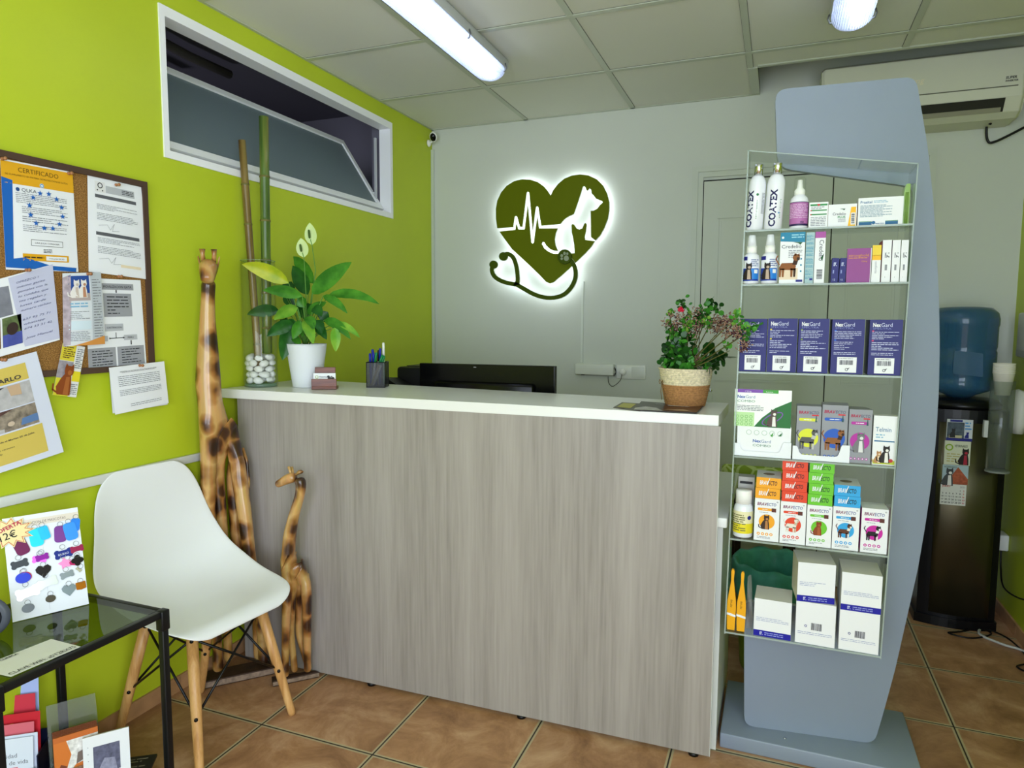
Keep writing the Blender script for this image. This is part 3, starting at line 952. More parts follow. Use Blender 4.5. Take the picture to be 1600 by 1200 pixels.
leg(1, [J(o_, 449, 916, -1.772, .0205), J(o_, 447, 975, -1.78, .0165), (G1.x, G1.y, .07, .0165, .0165), (G1.x, G1.y, zf + .004, .018, .018)])
leg(0, [J(o_, 456, 930, -1.748, .016), J(o_, 454, 990, -1.742, .014), (G3.x, G3.y, zf + .004, .015, .015)])
leg(7, [J(o_, 479, 925, -1.740, .020), J(o_, 480, 985, -1.738, .016), (G2.x, G2.y, .07, .0165, .0165), (G2.x, G2.y, zf + .004, .018, .018)])
leg(7, [J(o_, 467, 935, -1.715, .016), J(o_, 467, 990, -1.708, .014), (G4.x - .012, G4.y, zf + .004, .015, .015)])
skinned('body', JT, E_, GIR, t)
h0 = Vector(J(o_, 464, 744, -1.772, 0)[:3]); h1 = Vector(J(o_, 450, 748, -1.776, 0)[:3]); h2 = Vector(J(o_, 437, 755, -1.78, 0)[:3]); h3 = Vector(J(o_, 432, 758, -1.78, 0)[:3])
skinned('head', [(*h0, .021, .022), (*h1, .020, .020), (*h2, .0145, .0145), (*h3, .014, .014)], [(0, 1), (1, 2), (2, 3)], GIR, t)
for k, (px, py) in enumerate(((451, 729), (456, 730))):
    e = Vector(J(o_, px, py, -1.772 + .02 * k, 0)[:3])
    f = MB(); f.tube([h0 * .4 + h1 * .6 + Vector((0, 0.01 * k, .008)), e], [.004, .005], GIR, 8); f.build('horn', t)
for k in range(2):
    b0 = h0 + Vector((.004, -.012 + .024 * k, .008)); tip = Vector(J(o_, 474, 737, -1.775 + .02 * k, 0)[:3])
    f = MB(); f.tube([b0, (b0 + tip) / 2 + Vector((0, 0, .004)), tip], [.004, .0075, .002], GIR, 8); f.build('ear', t)
f = MB(); tl = [P(481, 896, y=-1.725), P(484, 915, y=-1.725), P(484, 935, y=-1.728)]
f.tube([p - Vector(o_) for p in tl], [.004, .0045, .006], GIR, 8); f.build('tail', t)

# ---- shell chair
SHELL = M('#eaecec', .33, spec=.5)
o_ = Vector((.275, -2.085, 0)); YAW = math.radians(-6)
t = thing('shell_chair', 'white plastic shell chair with wooden dowel legs against the green wall', 'chair', o_, YAW)
prof = [(-.250, .842, .100, .0), (-.249, .820, .142, .0), (-.244, .775, .168, .004), (-.237, .72, .184, .010), (-.229, .66, .194, .018), (-.217, .60, .212, .026), (-.201, .54, .230, .034), (-.170, .485, .240, .050),
        (-.112, .447, .240, .058), (-.048, .430, .238, .050), (.02, .424, .233, .038), (.09, .428, .228, .024), (.145, .432, .218, .012), (.178, .428, .198, .004), (.196, .412, .166, .0), (.198, .400, .126, .0)]
rows = []
NV = 16
for i, (fx, fz, hw, curl) in enumerate(prof):
    k0 = prof[max(i - 1, 0)]; k1 = prof[min(i + 1, len(prof) - 1)]
    tg = Vector((k1[0] - k0[0], 0, k1[1] - k0[1])).normalized(); nrm = Vector((-tg.z, 0, tg.x))   # points to the sitter
    if nrm.x < 0 and abs(nrm.z) < .5: nrm = -nrm
    if i > 7 and nrm.z < 0: nrm = -nrm
    row = []
    for j in range(NV + 1):
        v = -1 + 2 * j / NV
        c = curl * (abs(v) ** 2.6)
        row.append(Vector((fx, v * hw * 1.04 - .010, fz)) + nrm * c)
    rows.append(row)
f = MB(); f.sheet(rows, SHELL); f.build('shell', t, solid=.006, sub=2)
tips = [(.185, .180), (.185, -.180), (-.205, .130), (-.205, -.175)]
tops = [(.10, .125), (.10, -.125), (-.10, .112), (-.10, -.125)]
legs = []
for (ax, ay), (bx, by) in zip(tips, tops):
    a = Vector((ax, ay, 0.0)); b = Vector((bx, by, .405)); legs.append((a, b))
    f = MB(); f.tube([a, a * .97 + b * .03, a * .5 + b * .5, b], [.0115, .0125, .0165, .017], BEECH, 14); lg = f.build('leg', t)
    f = MB(); p = a * .42 + b * .58; n = Vector((ax, ay * .0, 0)).normalized()
    for q in (.40, .93):
        p = a * (1 - q) + b * q
        nn_ = (Vector((1.7, -1.6, 0)).normalized())
        f = MB(); f.tube([p + nn_ * .0125, p + nn_ * .0185], .0055, BLACK, 10); f.build('leg_bolt', lg)
f = MB(); WR = .0038
def on(i, q): a, b = legs[i]; return a * (1 - q) + b * q
for (i, j) in ((0, 1), (2, 3), (0, 2), (1, 3)):
    f.tube([on(i, .93), on(j, .40)], WR, BLACK, 8); f.tube([on(j, .93), on(i, .40)], WR, BLACK, 8)
for i in range(4): f.tube([on(i, .96), Vector((0.01, 0, .418))], WR, BLACK, 8)
f.tube([Vector((-.06, -.07, .416)), Vector((-.06, .07, .416)), Vector((.09, .07, .418)), Vector((.09, -.07, .418)), Vector((-.06, -.07, .416))], .005, BLACK, 8)
f.build('wire_bracing', t)

# ---- glass side table
TB = M('#111113', .38)
TX0, TX1, TY0, TY1, TZ = .052, .462, -2.822, -2.405, .556
o_ = (.257, -2.61, 0)
t = thing('side_table', 'small side table with smoked glass top and black metal frame', 'table', o_)
f = LB(o_); q = .0085
for z in (TZ - .009,):
    for y_ in (TY0, TY1): f.rbox(TX0, TX1, y_ - q, y_ + q, z - .010, z + .008, TB, .002)
    for x_ in (TX0, TX1): f.rbox(x_ - q, x_ + q, TY0, TY1, z - .010, z + .008, TB, .002)
f.build('top_frame', t)
f = LB(o_)
for y_ in (TY0, TY1): f.rbox(TX0, TX1, y_ - .007, y_ + .007, .028, .042, TB, .002)
for x_ in (TX0, TX1): f.rbox(x_ - .007, x_ + .007, TY0, TY1, .028, .042, TB, .002)
f.build('lower_frame', t)
for x_ in (TX0, TX1):
    for y_ in (TY0, TY1):
        f = LB(o_); f.rbox(x_ - .0095, x_ + .0095, y_ - .0095, y_ + .0095, 0, TZ - .02, TB, .003)
        f.rbox(x_ - .0125, x_ + .0125, y_ - .0125, y_ + .0125, TZ - .055, TZ, TB, .003); f.build('leg', t)
SMOKE = clear('smoked_glass', '#b3bfa6', rough=.02, solid=.05, solidcol='#0c0f0c')
f = LB(o_); f.box(TX0 + .009, TX1 - .009, TY0 + .009, TY1 - .009, TZ - .007, TZ - .001, SMOKE); f.build('glass_top', t)
f = LB(o_); f.box(TX0 + .008, TX1 - .008, TY0 + .008, TY1 - .008, .036, .041, SMOKE); f.build('glass_shelf', t)
# ================================================================= ON THE COUNTER
rnd = random.Random(11)
GLASS = clear('clear_glass', '#fefffe', gloss=.05, rough=.01)
GLASSE = clear('glass_edge', '#bfe0d0', rough=.02, solid=.25, solidcol='#bfdccb')


def leafmat(name, c1, c2, rough=.33):
    m, nt, b, N, L = nodemat(name)
    tc = N('ShaderNodeTexCoord'); n = N('ShaderNodeTexNoise'); n.inputs['Scale'].default_value = 22; n.inputs['Detail'].default_value = 3
    r = N('ShaderNodeValToRGB'); r.color_ramp.elements[0].position = .35; r.color_ramp.elements[1].position = .66
    r.color_ramp.elements[0].color = rgb(c1); r.color_ramp.elements[1].color = rgb(c2)
    L(tc.outputs['Object'], n.inputs['Vector']); L(n.outputs['Fac'], r.inputs['Fac']); L(r.outputs['Color'], b.inputs['Base Color'])
    b.inputs['Roughness'].default_value = rough; b.inputs['Specular IOR Level'].default_value = .25
    return m


LG1 = leafmat('leaf_mid_green', '#2f6d1c', '#4d8f2a'); LG2 = leafmat('leaf_dark_green', '#184d18', '#2a6522'); LG3 = leafmat('leaf_light_green', '#5c9a2c', '#86b43c'); LG4 = leafmat('leaf_yellow_green', '#93a81f', '#b9bd2c')
STEMG = M('#5d8f3a', .5)


def leaf(mb, base, tip, w, m, arch=.02, tilt=0.0, n=8, fold=.25, pw=.8, vein=None):
    base = Vector(base); tip = Vector(tip)
    d = tip - base; mid_ = (base + tip) / 2 + Vector((0, 0, arch))
    view = (CAM - base).normalized()
    rows = []
    for i in range(n + 1):
        t = i / n
        c = base * (1 - t) ** 2 + mid_ * 2 * t * (1 - t) + tip * t * t
        tg = (mid_ - base) * 2 * (1 - t) + (tip - mid_) * 2 * t
        tg.normalize()
        side = tg.cross(view)
        side = side.normalized() if side.length > 1e-3 else Vector((1, 0, 0))
        nn_ = side.cross(tg).normalized()
        side = (side * math.cos(tilt) + nn_ * math.sin(tilt)).normalized()
        up = side.cross(tg).normalized()
        ww = w * (math.sin(PI * min(1, t ** pw)) ** .75 if 0 < t < 1 else 0.02)
        rows.append([c + side * ww * s_ * .5 + up * (abs(s_) * ww * fold * .5) + up * (.0012 * math.sin(t * 26) * abs(s_)) for s_ in (-1, -.5, 0, .5, 1)])
    mb.sheet(rows, m)


# ---- glass cylinder vase with pebbles and two bamboo canes
vx, vy = .0735, -1.572
vz = 1.0643 - .00667 * vx + .0003
zt = P(404, 408, y=vy).z
R_ = .064
t = thing('glass_vase', 'tall clear glass cylinder vase at the left end of the white worktop', 'vase', (vx, vy, vz))
f = MB(); h = zt - vz
f.lathe([(0, .0), (R_ - .003, 0), (R_, .004), (R_, h), (R_ - .003, h), (R_ - .0035, .014), (0, .012)], GLASS, seg=40); f.build('glass_wall', t)
f = MB(); f.lathe([(0, .0005), (R_ - .006, .0005), (R_ - .006, .011), (0, .011)], GLASSE, seg=40); f.build('glass_base', t)
f = MB(); f.lathe([(R_ - .003, h - .0005), (R_ + .0004, h - .0005), (R_ + .0004, h + .0012), (R_ - .003, h + .0012)], GLASSE, seg=40, caps=False); f.build('rim', t)
PEB = M('#e9e9e6', .55, var=.06, vscale=30)
peb0 = []
for k in range(3):
    bm = bmesh.new(); bmesh.ops.create_icosphere(bm, subdivisions=2, radius=1)
    for v in bm.verts:
        n_ = 1 + .10 * math.sin(v.co.x * 3 + k) + .08 * math.sin(v.co.y * 4 + k * 2)
        v.co = Vector((v.co.x * .0215 * n_, v.co.y * .0150 * n_, v.co.z * .0125 * n_))
    f = MB(); f.frombm(bm, PEB); peb0.append(f)
protos = []
z_ = .014 + .013
layer = 0
placed = []
while z_ < .128:
    nn_ = 6
    for k in range(nn_ + 1):
        if k < nn_:
            a = 2 * PI * (k + .5 * (layer % 2) + rnd.uniform(-.06, .06)) / nn_; rr = .0410
        else:
            a = PI * (k - nn_) + layer; rr = .006
        if z_ > .085 and k >= nn_: continue
        placed.append((rr * math.cos(a), rr * math.sin(a), z_ + rnd.uniform(-.002, .003), a + PI / 2 + rnd.uniform(-.4, .4), rnd.uniform(-.25, .25), rnd.uniform(-.3, .3)))
    z_ += .0215; layer += 1
pr = []
for i, (x, y, z, ra, rb, rc) in enumerate(placed):
    if len(pr) < 3:
        o = peb0[i].build('white_pebble'); pr.append(o)
    else:
        o = pr[i % 3].copy(); COL.objects.link(o)
    o.location = (vx + x, vy + y, vz + z); o.rotation_euler = (rb, rc, ra)
    s_ = rnd.uniform(.85, 1.08); o.scale = (s_, s_, s_)
    tag(o, 'smooth white pebble in the heap inside the glass cylinder vase', 'pebble', 'white pebbles in the glass vase')


def bambmat(name, c1, c2, c3):
    m, nt, b, N, L = nodemat(name)
    tc = N('ShaderNodeTexCoord'); mp = N('ShaderNodeMapping'); mp.inputs['Scale'].default_value = (60, 60, 3); L(tc.outputs['Object'], mp.inputs[0])
    n = N('ShaderNodeTexNoise'); n.inputs['Scale'].default_value = 1; L(mp.outputs[0], n.inputs['Vector'])
    r = N('ShaderNodeValToRGB'); r.color_ramp.elements[0].position = .3; r.color_ramp.elements[0].color = rgb(c1); r.color_ramp.elements[1].position = .7; r.color_ramp.elements[1].color = rgb(c3)
    e = r.color_ramp.elements.new(.5); e.color = rgb(c2)
    L(n.outputs['Fac'], r.inputs['Fac']); L(r.outputs['Color'], b.inputs['Base Color']); b.inputs['Roughness'].default_value = .32
    return m


BG = bambmat('green_bamboo', '#2f4a1c', '#4f6a26', '#7c7a36'); BB = bambmat('brown_bamboo', '#4d3a18', '#7a6430', '#8d7c42')
NODE = M('#6b6634', .6); NODED = M('#2a2413', .6)


def cane(label, a, b, r, m, nodes):
    a = Vector(a); b = Vector(b); d = (b - a); L_ = d.length
    q = Vector((0, 0, 1)).rotation_difference(d.normalized())
    o = thing('bamboo_cane', label, 'bamboo', a, rot=q.to_euler(), group=None)
    prof = [(r * .8, 0), (r, .004)]
    for z in nodes: prof += [(r, z - .008), (r * 1.02, z - .003), (r * 1.10, z), (r * 1.0, z + .004), (r * .97, z + .012)]
    prof += [(r * .96, L_ - .001), (r * .75, L_), (r * .7, L_ - .01), (0, L_ - .01)]
    f = MB(); f.lathe(prof, m, seg=22); f.build('culm', o)
    f = MB()
    for z in nodes: f.lathe([(r * 1.075, z - .0036), (r * 1.10, z - .0014), (r * 1.08, z + .0005)], NODE, seg=22, caps=False)
    for z in nodes: f.lathe([(r * 1.03, z + .0028), (r * 1.02, z + .0046)], NODED, seg=22, caps=False)
    for z in nodes:
        fm = MB(); fm.lathe([(r * 1.05, z - .0042), (r * 1.115, z - .0010), (r * 1.10, z + .0008), (r * 1.02, z + .0034)], NODE, seg=22, caps=False); fm.build('node_ring', o)
    return o


a = P(412, 560, y=vy + .014); b = P(412, 182, y=vy + .014)
cane('thick green bamboo cane standing upright in the glass vase', (vx + .022, vy + .014, a.z + .02), (b.x, vy + .014, b.z), .0182, BG, [.10, .235, .36, .51, .675])
b = P(378, 219, y=vy - .012)
cane('thinner brown bamboo cane leaning left in the glass vase', (vx - .004, vy - .006, vz + .075), (max(b.x, .018), vy - .012, b.z), .0142, BB, [.09, .20, .385, .55, .70])

# ---- peace lily in white pot
pc = ctop(480, 604)
t = thing('potted_peace_lily', 'peace lily with two pale blooms in a white pot', 'plant', pc)
y0 = pc.y
top = P(480, 537, y=y0); hp = top.z - pc.z
rt = (P(507, 545, y=y0).x - P(453, 545, y=y0).x) / 2 * .93; rb = rt * .70
f = MB(); f.lathe([(0, 0), (rb, 0), (rb + .001, .003), (rt, hp - .012), (rt + .001, hp), (rt - .004, hp), (rt - .006, hp - .02), (0, hp - .02)], M('#dfe3e8', .38), seg=32); f.build('pot', t)
f = MB(); f.lathe([(0, hp - .018), (rt - .007, hp - .018), (rt - .007, hp - .014), (0, hp - .006)], M('#2b2018', .9, var=.4, vscale=80), seg=24); f.build('soil', t)
lf = MB(); lf.M = Matrix.Translation(-pc); st = MB(); st.M = Matrix.Translation(-pc)


def z5(u, v): return (340 + u * .25, 340 + v * .25)


crown = Vector((pc.x, pc.y, top.z - .01))
LS = [((445, 410), (152, 292), .052, LG4, .022, .2, -.03), ((530, 492), (284, 455), .045, LG1, .022, .5, -.02), ((385, 582), (184, 606), .044, LG2, .018, .35, .0), ((566, 482), (470, 300), .052, LG2, .0, .1, .03),
      ((600, 412), (474, 243), .050, LG1, .012, .35, .05), ((588, 478), (838, 278), .056, LG1, .012, .15, .02), ((690, 488), (1012, 542), .036, LG1, .040, .45, .03), ((660, 488), (812, 600), .030, LG1, .018, .4, -.02),
      ((500, 562), (352, 640), .046, LG3, .022, .5, -.05), ((475, 665), (308, 742), .046, LG2, .020, .3, -.01), ((462, 672), (404, 892), .056, LG2, .010, .2, -.05), ((545, 642), (598, 792), .038, LG3, .012, .3, -.06),
      ((590, 655), (682, 764), .038, LG2, .015, .3, -.03), ((668, 640), (832, 762), .036, LG1, .030, .35, .0), ((745, 655), (890, 752), .024, LG3, .016, .4, .01), ((733, 688), (738, 838), .034, LG3, .004, .25, -.02),
      ((448, 600), (342, 632), .030, LG4, .010, .5, .02), ((430, 470), (462, 400), .045, LG2, .0, .2, .04), ((560, 600), (680, 530), .034, LG1, .006, .4, .0), ((505, 640), (530, 745), .030, LG1, .004, .5, -.03),
      ((420, 480), (478, 560), .040, LG2, .0, .2, .03), ((640, 640), (690, 590), .045, LG2, .0, .1, .03), ((610, 560), (480, 580), .040, LG2, .01, .5, .01), ((520, 560), (560, 640), .040, LG2, .0, .3, .02),
      ((480, 640), (440, 720), .040, LG2, .01, .3, -.04), ((560, 620), (600, 700), .036, LG1, .01, .4, -.05), ((520, 650), (470, 760), .036, LG1, .008, .2, -.05), ((620, 640), (650, 730), .034, LG2, .01, .3, -.04), ((545, 560), (500, 500), .04, LG1, .01, .4, -.02), ((600, 560), (650, 620), .036, LG2, .01, .2, -.02),
      ((600, 640), (560, 700), .038, LG2, .0, .3, -.01), ((470, 740), (520, 800), .026, LG1, .0, .3, -.04), ((440, 640), (400, 660), .035, LG2, .01, .2, .02)]
for (b_, t_, w_, m_, arch, tilt, dy) in LS:
    fwd = -.11 if t_[0] < 345 else 0
    b3 = P(*z5(*b_), y=y0 + dy + fwd * .4); t3 = P(*z5(*t_), y=y0 + dy * 1.6 + fwd); w_ *= 1.16
    for q in (b3, t3):
        if q.x < .02: q.x = .02
    leaf(lf, b3, t3, w_, m_, arch, tilt, n=10)
    mid_ = (crown + b3) / 2 + Vector((0, 0, .018))
    c0 = crown + Vector((rnd.uniform(-.012, .012), rnd.uniform(-.012, .012), 0))
    st.tube([c0, c0 * .5 + mid_ * .5 + Vector((0, 0, .004)), mid_, b3], [.0022, .002, .0018, .0014], STEMG, 6)
lf.build('foliage', t); st.build('stems', t)
SPA = M('#c9dd9a', .5, name='pale_spathe')
for (bx, by, tx_, ty_, sx_, sy_, dy) in ((600, 232 - 60, 575, 32, 612, 330, .03), (540, 250, 520, 128, 553, 500, -.01)):
    b3 = P(*z5(bx if bx < 590 else 590, by), y=y0 + dy); t3 = P(*z5(tx_, ty_), y=y0 + dy); s3 = P(*z5(sx_, sy_), y=y0 + dy)
    fl = MB(); fl.M = Matrix.Translation(-pc)
    leaf(fl, b3, t3, .046, SPA, .004, .15, n=8, fold=.35, pw=.75); sp_ = fl.build('bloom', t)
    fs = MB(); fs.M = Matrix.Translation(-pc)
    fs.tube([crown, s3, b3, b3 * .75 + t3 * .25 + Vector((.0, -.006, 0))], [.002, .0018, .0015, .0014], STEMG, 6); fs.build('flower_stalk', t)
    fd = MB(); fd.M = Matrix.Translation(-pc)
    c1 = b3 * .72 + t3 * .28 + Vector((0, -.010, 0)); c2 = b3 * .32 + t3 * .68 + Vector((0, -.010, 0))
    fd.tube([c1, c1 * .9 + c2 * .1, (c1 + c2) / 2, c1 * .1 + c2 * .9, c2], [.001, .0042, .0048, .0042, .001], M('#5c7a3a', .8, bump=1.0, vscale=400), 10); fd.build('spadix', sp_)

# ---- wooden card holder with cards
c0 = ctop(505, 608)
WALN = woodmat('walnut', [(.3, '#4a2415'), (.5, '#6b3723'), (.7, '#85492f')], 45, .35, axis=0, squash=.1)
yaw = math.radians(28)
c0 = c0 + Vector((0, .012, 0))
t = thing('card_holder', 'small dark wooden card holder in front of the white pot', 'card holder', c0, yaw)
f = MB(); f.box(-.046, .046, -.028, .028, 0, .010, WALN); f.box(-.046, .046, -.028, -.020, .010, .040, WALN); f.build('tray', t, bevel=.001)
f = MB(); f.hexa([(-.038, -.002, .010), (.038, -.002, .010), (.038, .006, .010), (-.038, .006, .010)], [(-.038, .010, .082), (.038, .010, .082), (.038, .018, .082), (-.038, .018, .082)], WALN); f.build('backrest', t, bevel=.001)
o = MB(); Pn = Panel.flat(o, (-.041, -.0, 0), (1, 0, 0), (0, .14, .99), .082, .05)
o.hexa([(-.041, -.0, 0), (.041, -.0, 0), (.041, .009, 0), (-.041, .009, 0)], [(-.041, .007, .05), (.041, .007, .05), (.041, .016, .05), (-.041, .016, .05)], PAPER)
OLIVE = M('#9bb32c', .6)
Pn.ring(.013, .036, .006, .0018, OLIVE, 2); Pn.text('Veterinaria', .022, .034, .008, INK, 2, bold=.01); Pn.text('clinica', .022, .028, .004, GREYINK, 2)
Pn.disc(.062, .026, .010, BLACK, 2); Pn.disc(.056, .037, .005, BLACK, 2); Pn.disc(.071, .030, .007, M('#2b2a2a', .6), 3); Pn.disc(.067, .036, .004, M('#77736f', .6), 4)
ob = o.build('visiting_cards'); tag(ob, 'white visiting cards with a black dog in the wooden card holder', 'card', None)
ob.rotation_euler = (0, 0, yaw)
ob.location = c0 + Matrix.Rotation(yaw, 3, 'Z') @ Vector((0, -.0175, .0105))

# ---- pen holder: black mesh cup
c0 = ctop(586, 605) + Vector((0, .02, 0))
MESHM = bpy.data.materials.new('black_wire_mesh'); MESHM.use_nodes = True
nt = MESHM.node_tree; N = nt.nodes.new; L = nt.links.new
b = nt.nodes['Principled BSDF']; b.inputs['Base Color'].default_value = rgb('#0d0d12'); b.inputs['Roughness'].default_value = .4
tc = N('ShaderNodeTexCoord'); wv = []
for ax in ('X', 'Z'):
    w_ = N('ShaderNodeTexWave'); w_.bands_direction = ax; w_.inputs['Scale'].default_value = 150; L(tc.outputs['Object'], w_.inputs['Vector']); wv.append(w_)
mxx = N('ShaderNodeMath'); mxx.operation = 'MAXIMUM'; L(wv[0].outputs['Fac'], mxx.inputs[0]); L(wv[1].outputs['Fac'], mxx.inputs[1])
gt = N('ShaderNodeMath'); gt.operation = 'GREATER_THAN'; gt.inputs[1].default_value = .5; L(mxx.outputs[0], gt.inputs[0])
tr = N('ShaderNodeBsdfTransparent'); ms = N('ShaderNodeMixShader'); L(gt.outputs[0], ms.inputs[0]); L(tr.outputs[0], ms.inputs[1]); L(b.outputs[0], ms.inputs[2]); L(ms.outputs[0], nt.nodes['Material Output'].inputs[0])
yaw = math.radians(20); hw = .036; hh = .098
t = thing('pen_holder', 'square black wire mesh pen holder on the white worktop', 'pen holder', c0, yaw)
f = MB()
for (xa, ya, xb, yb) in ((-hw, -hw, hw, -hw), (hw, -hw, hw, hw), (hw, hw, -hw, hw), (-hw, hw, -hw, -hw)):
    f.add([(xa, ya, .004), (xb, yb, .004), (xb, yb, hh), (xa, ya, hh)], [(0, 1, 2, 3)], MESHM)
f.build('mesh_wall', t)
f = MB(); f.box(-hw, hw, -hw, hw, 0, .004, BLACK); f.build('base', t)
f = MB(); f.tube([(-hw, -hw, hh), (hw, -hw, hh), (hw, hw, hh), (-hw, hw, hh)], .0018, BLACK, 8, closed=True); f.build('rim', t)
for (x, y) in ((-hw, -hw), (hw, -hw), (hw, hw), (-hw, hw)):
    f = MB(); f.tube([(x, y, 0), (x, y, hh)], .0014, BLACK, 6); f.build('corner_wire', t)
BLU = M('#16249a', .35); WHP = M('#e5e7e2', .35); GRP = M('#1c7a44', .35); MINT = M('#a7e0a4', .4); DKP = M('#16181f', .35); CRM = M('#c9b98e', .4)
pens = [(-.022, -.018, -.030, .004, .128, BLU, BLU, 'blue pen leaning far left in the pen holder'), (-.012, .012, -.022, .012, .142, BLU, BLU, 'blue pen with tall clip left of centre in the pen holder'), (-.004, -.012, -.016, -.004, .132, BLU, BLU, 'blue pen between the two leftmost pens'),
        (-.018, -.02, -.002, -.008, .132, WHP, GRP, 'white pen with green cap in the pen holder'), (.0, .018, .000, .022, .138, WHP, DKP, 'white pen with black cap at the back of the pen holder'), (.006, .01, .009, .012, .146, BLU, BLU, 'blue pen standing upright in the middle of the holder'),
        (-.02, -.028, .020, .002, .130, CRM, GRP, 'cream pen with green cap leaning right across the holder'), (-.012, -.029, .027, .004, .127, WHP, GRP, 'white pen with green cap leaning furthest right'), (.022, .02, .020, .020, .168, MINT, WHP, 'pale mint pen standing tallest in the pen holder')]
Rz = Matrix.Rotation(yaw, 3, 'Z')
for (x0, y0_, x1, y1_, ln, m1, m2, lab) in pens:
    a = Vector((x0, y0_, .006)); b_ = Vector((x1, y1_, .0)); d = Vector((b_.x - a.x, b_.y - a.y, 0)); d.z = math.sqrt(max(ln ** 2 - d.x ** 2 - d.y ** 2, .001)); d.normalize()
    f = MB(); f.tube([Vector((0, 0, 0)), d * .006, d * (ln * .68)], [.001, .0042, .0044], m1, 10)
    f.tube([d * (ln * .68), d * (ln * .98), d * ln], [.0050, .0050, .0036], m2, 10)
    sd = d.cross(Vector((1, 0, 0))).normalized()
    f.tube([d * (ln * .96) + sd * .0052, d * (ln * .72) + sd * .0062], .0011, m2, 6)
    ob = f.build('pen'); ob.location = c0 + Rz @ a; ob.rotation_euler = (0, 0, yaw); tag(ob, lab, 'pen', 'pens in the mesh holder')

# ---- kalanchoe in a rope basket
c0 = ctop(1069, 634) + Vector((0, .02, 0))
y0 = c0.y
tz_ = P(1070, 576, y=y0).z - c0.z
rt = (P(1115, 576, y=y0).x - P(1028, 576, y=y0).x) / 2 * .97; rb = rt * .74
t = thing('potted_kalanchoe', 'bushy flowering succulent in a two-tone rope basket on the worktop', 'plant', c0)


def ropemat(name, c):
    return M(c, .85, var=.25, vscale=150, bump=.4)


CRE = ropemat('cream_rope', '#dccfae'); JUT = ropemat('jute_rope', '#a97a4c')
f1 = MB(); f2 = MB(); nrow = 19
split = int(nrow * .60)
for (f, i0, i1, m_) in ((f1, 0, split, JUT), (f2, split, nrow, CRE)):
    prof = []
    for i in range(i0, i1):
        z0_ = tz_ * i / nrow; z1_ = tz_ * (i + 1) / nrow
        for q in range(5):
            u = q / 4; z = z0_ + (z1_ - z0_) * u; r_ = rb + (rt - rb) * (z / tz_) ** .85
            prof.append((r_ - .0016 + .0018 * math.sin(PI * u), z))
    if f is f1: prof = [(0, 0)] + prof
    f.lathe(prof, m_, seg=40, caps=False)
f1.build('jute_bottom', t)
f2.lathe([(rt + .001, tz_ - .002), (rt + .0035, tz_ + .002), (rt - .001, tz_ + .004), (rt - .006, tz_ - .004)], CRE, seg=40, caps=False); f2.build('cream_band', t)
f = MB(); f.lathe([(0, tz_ - .02), (rt - .004, tz_ - .014)], M('#2a2119', .9), seg=24, caps=False); f.build('soil', t)
# twine bow
ang = math.radians(-152); bw = Vector((math.cos(ang), math.sin(ang), 0)); zb = tz_ * .63; rr = rb + (rt - rb) * .66
bc = bw * (rr + .002) + Vector((0, 0, zb)); sd = Vector((-bw.y, bw.x, 0))
f = MB(); TW = M('#8b6f46', .9)
for s_ in (-1, 1):
    f.tube([bc, bc + sd * s_ * .014 + Vector((0, 0, .008)) + bw * .003, bc + sd * s_ * .020 + bw * .002, bc + sd * s_ * .012 + Vector((0, 0, -.005)) + bw * .003, bc], .0012, TW, 6)
    f.tube([bc, bc + sd * s_ * .010 + Vector((0, 0, -.03)) - bw * .001, bc + sd * s_ * .016 + Vector((0, 0, -.058)) - bw * .007], .0011, TW, 6)
f.build('twine_bow', t)
KG1 = leafmat('succulent_green', '#2c6b22', '#4b9630', .3); KG2 = leafmat('succulent_dark', '#12340f', '#214f18', .3); KG3 = leafmat('succulent_light', '#5e9c34', '#8cb347', .35)
DRY = M('#9c7b68', .85, var=.3, vscale=200); DRYD = M('#4a2634', .8); RED = M('#c8143c', .5); PNK = M('#c77fa8', .6); STK = M('#5a5a2e', .7)
lf = MB(); lf.M = Matrix.Translation(-c0); st = MB(); st.M = Matrix.Translation(-c0); fl = MB(); fl.M = Matrix.Translation(-c0)
kr = random.Random(5)


def rleaf(mb, c, size, m):
    d = Vector((kr.uniform(-1, 1), kr.uniform(-1, .6), kr.uniform(-.2, 1))).normalized()
    u = d.orthogonal().normalized(); u.rotate(Matrix.Rotation(kr.uniform(0, 6.28), 3, d)); v = d.cross(u)
    pts = [(0, 0), (.25, .36), (.6, .5), (.9, .36), (1.05, 0), (.9, -.36), (.6, -.5), (.25, -.36)]
    vs = [c + u * (p[0] * size) + v * (p[1] * size) + d * (.12 * size * math.cos(p[0] * 2.2)) for p in pts] + [c + u * (.55 * size) - d * (.05 * size)]
    mb.add(vs, [(i, (i + 1) % 8, 8) for i in range(8)], m, True)


def fwdp(px): return -.25 * min(1, max(0, (px - 1118) / 26))


def cl(px, py, dy): return P(px, py, y=y0 + dy)


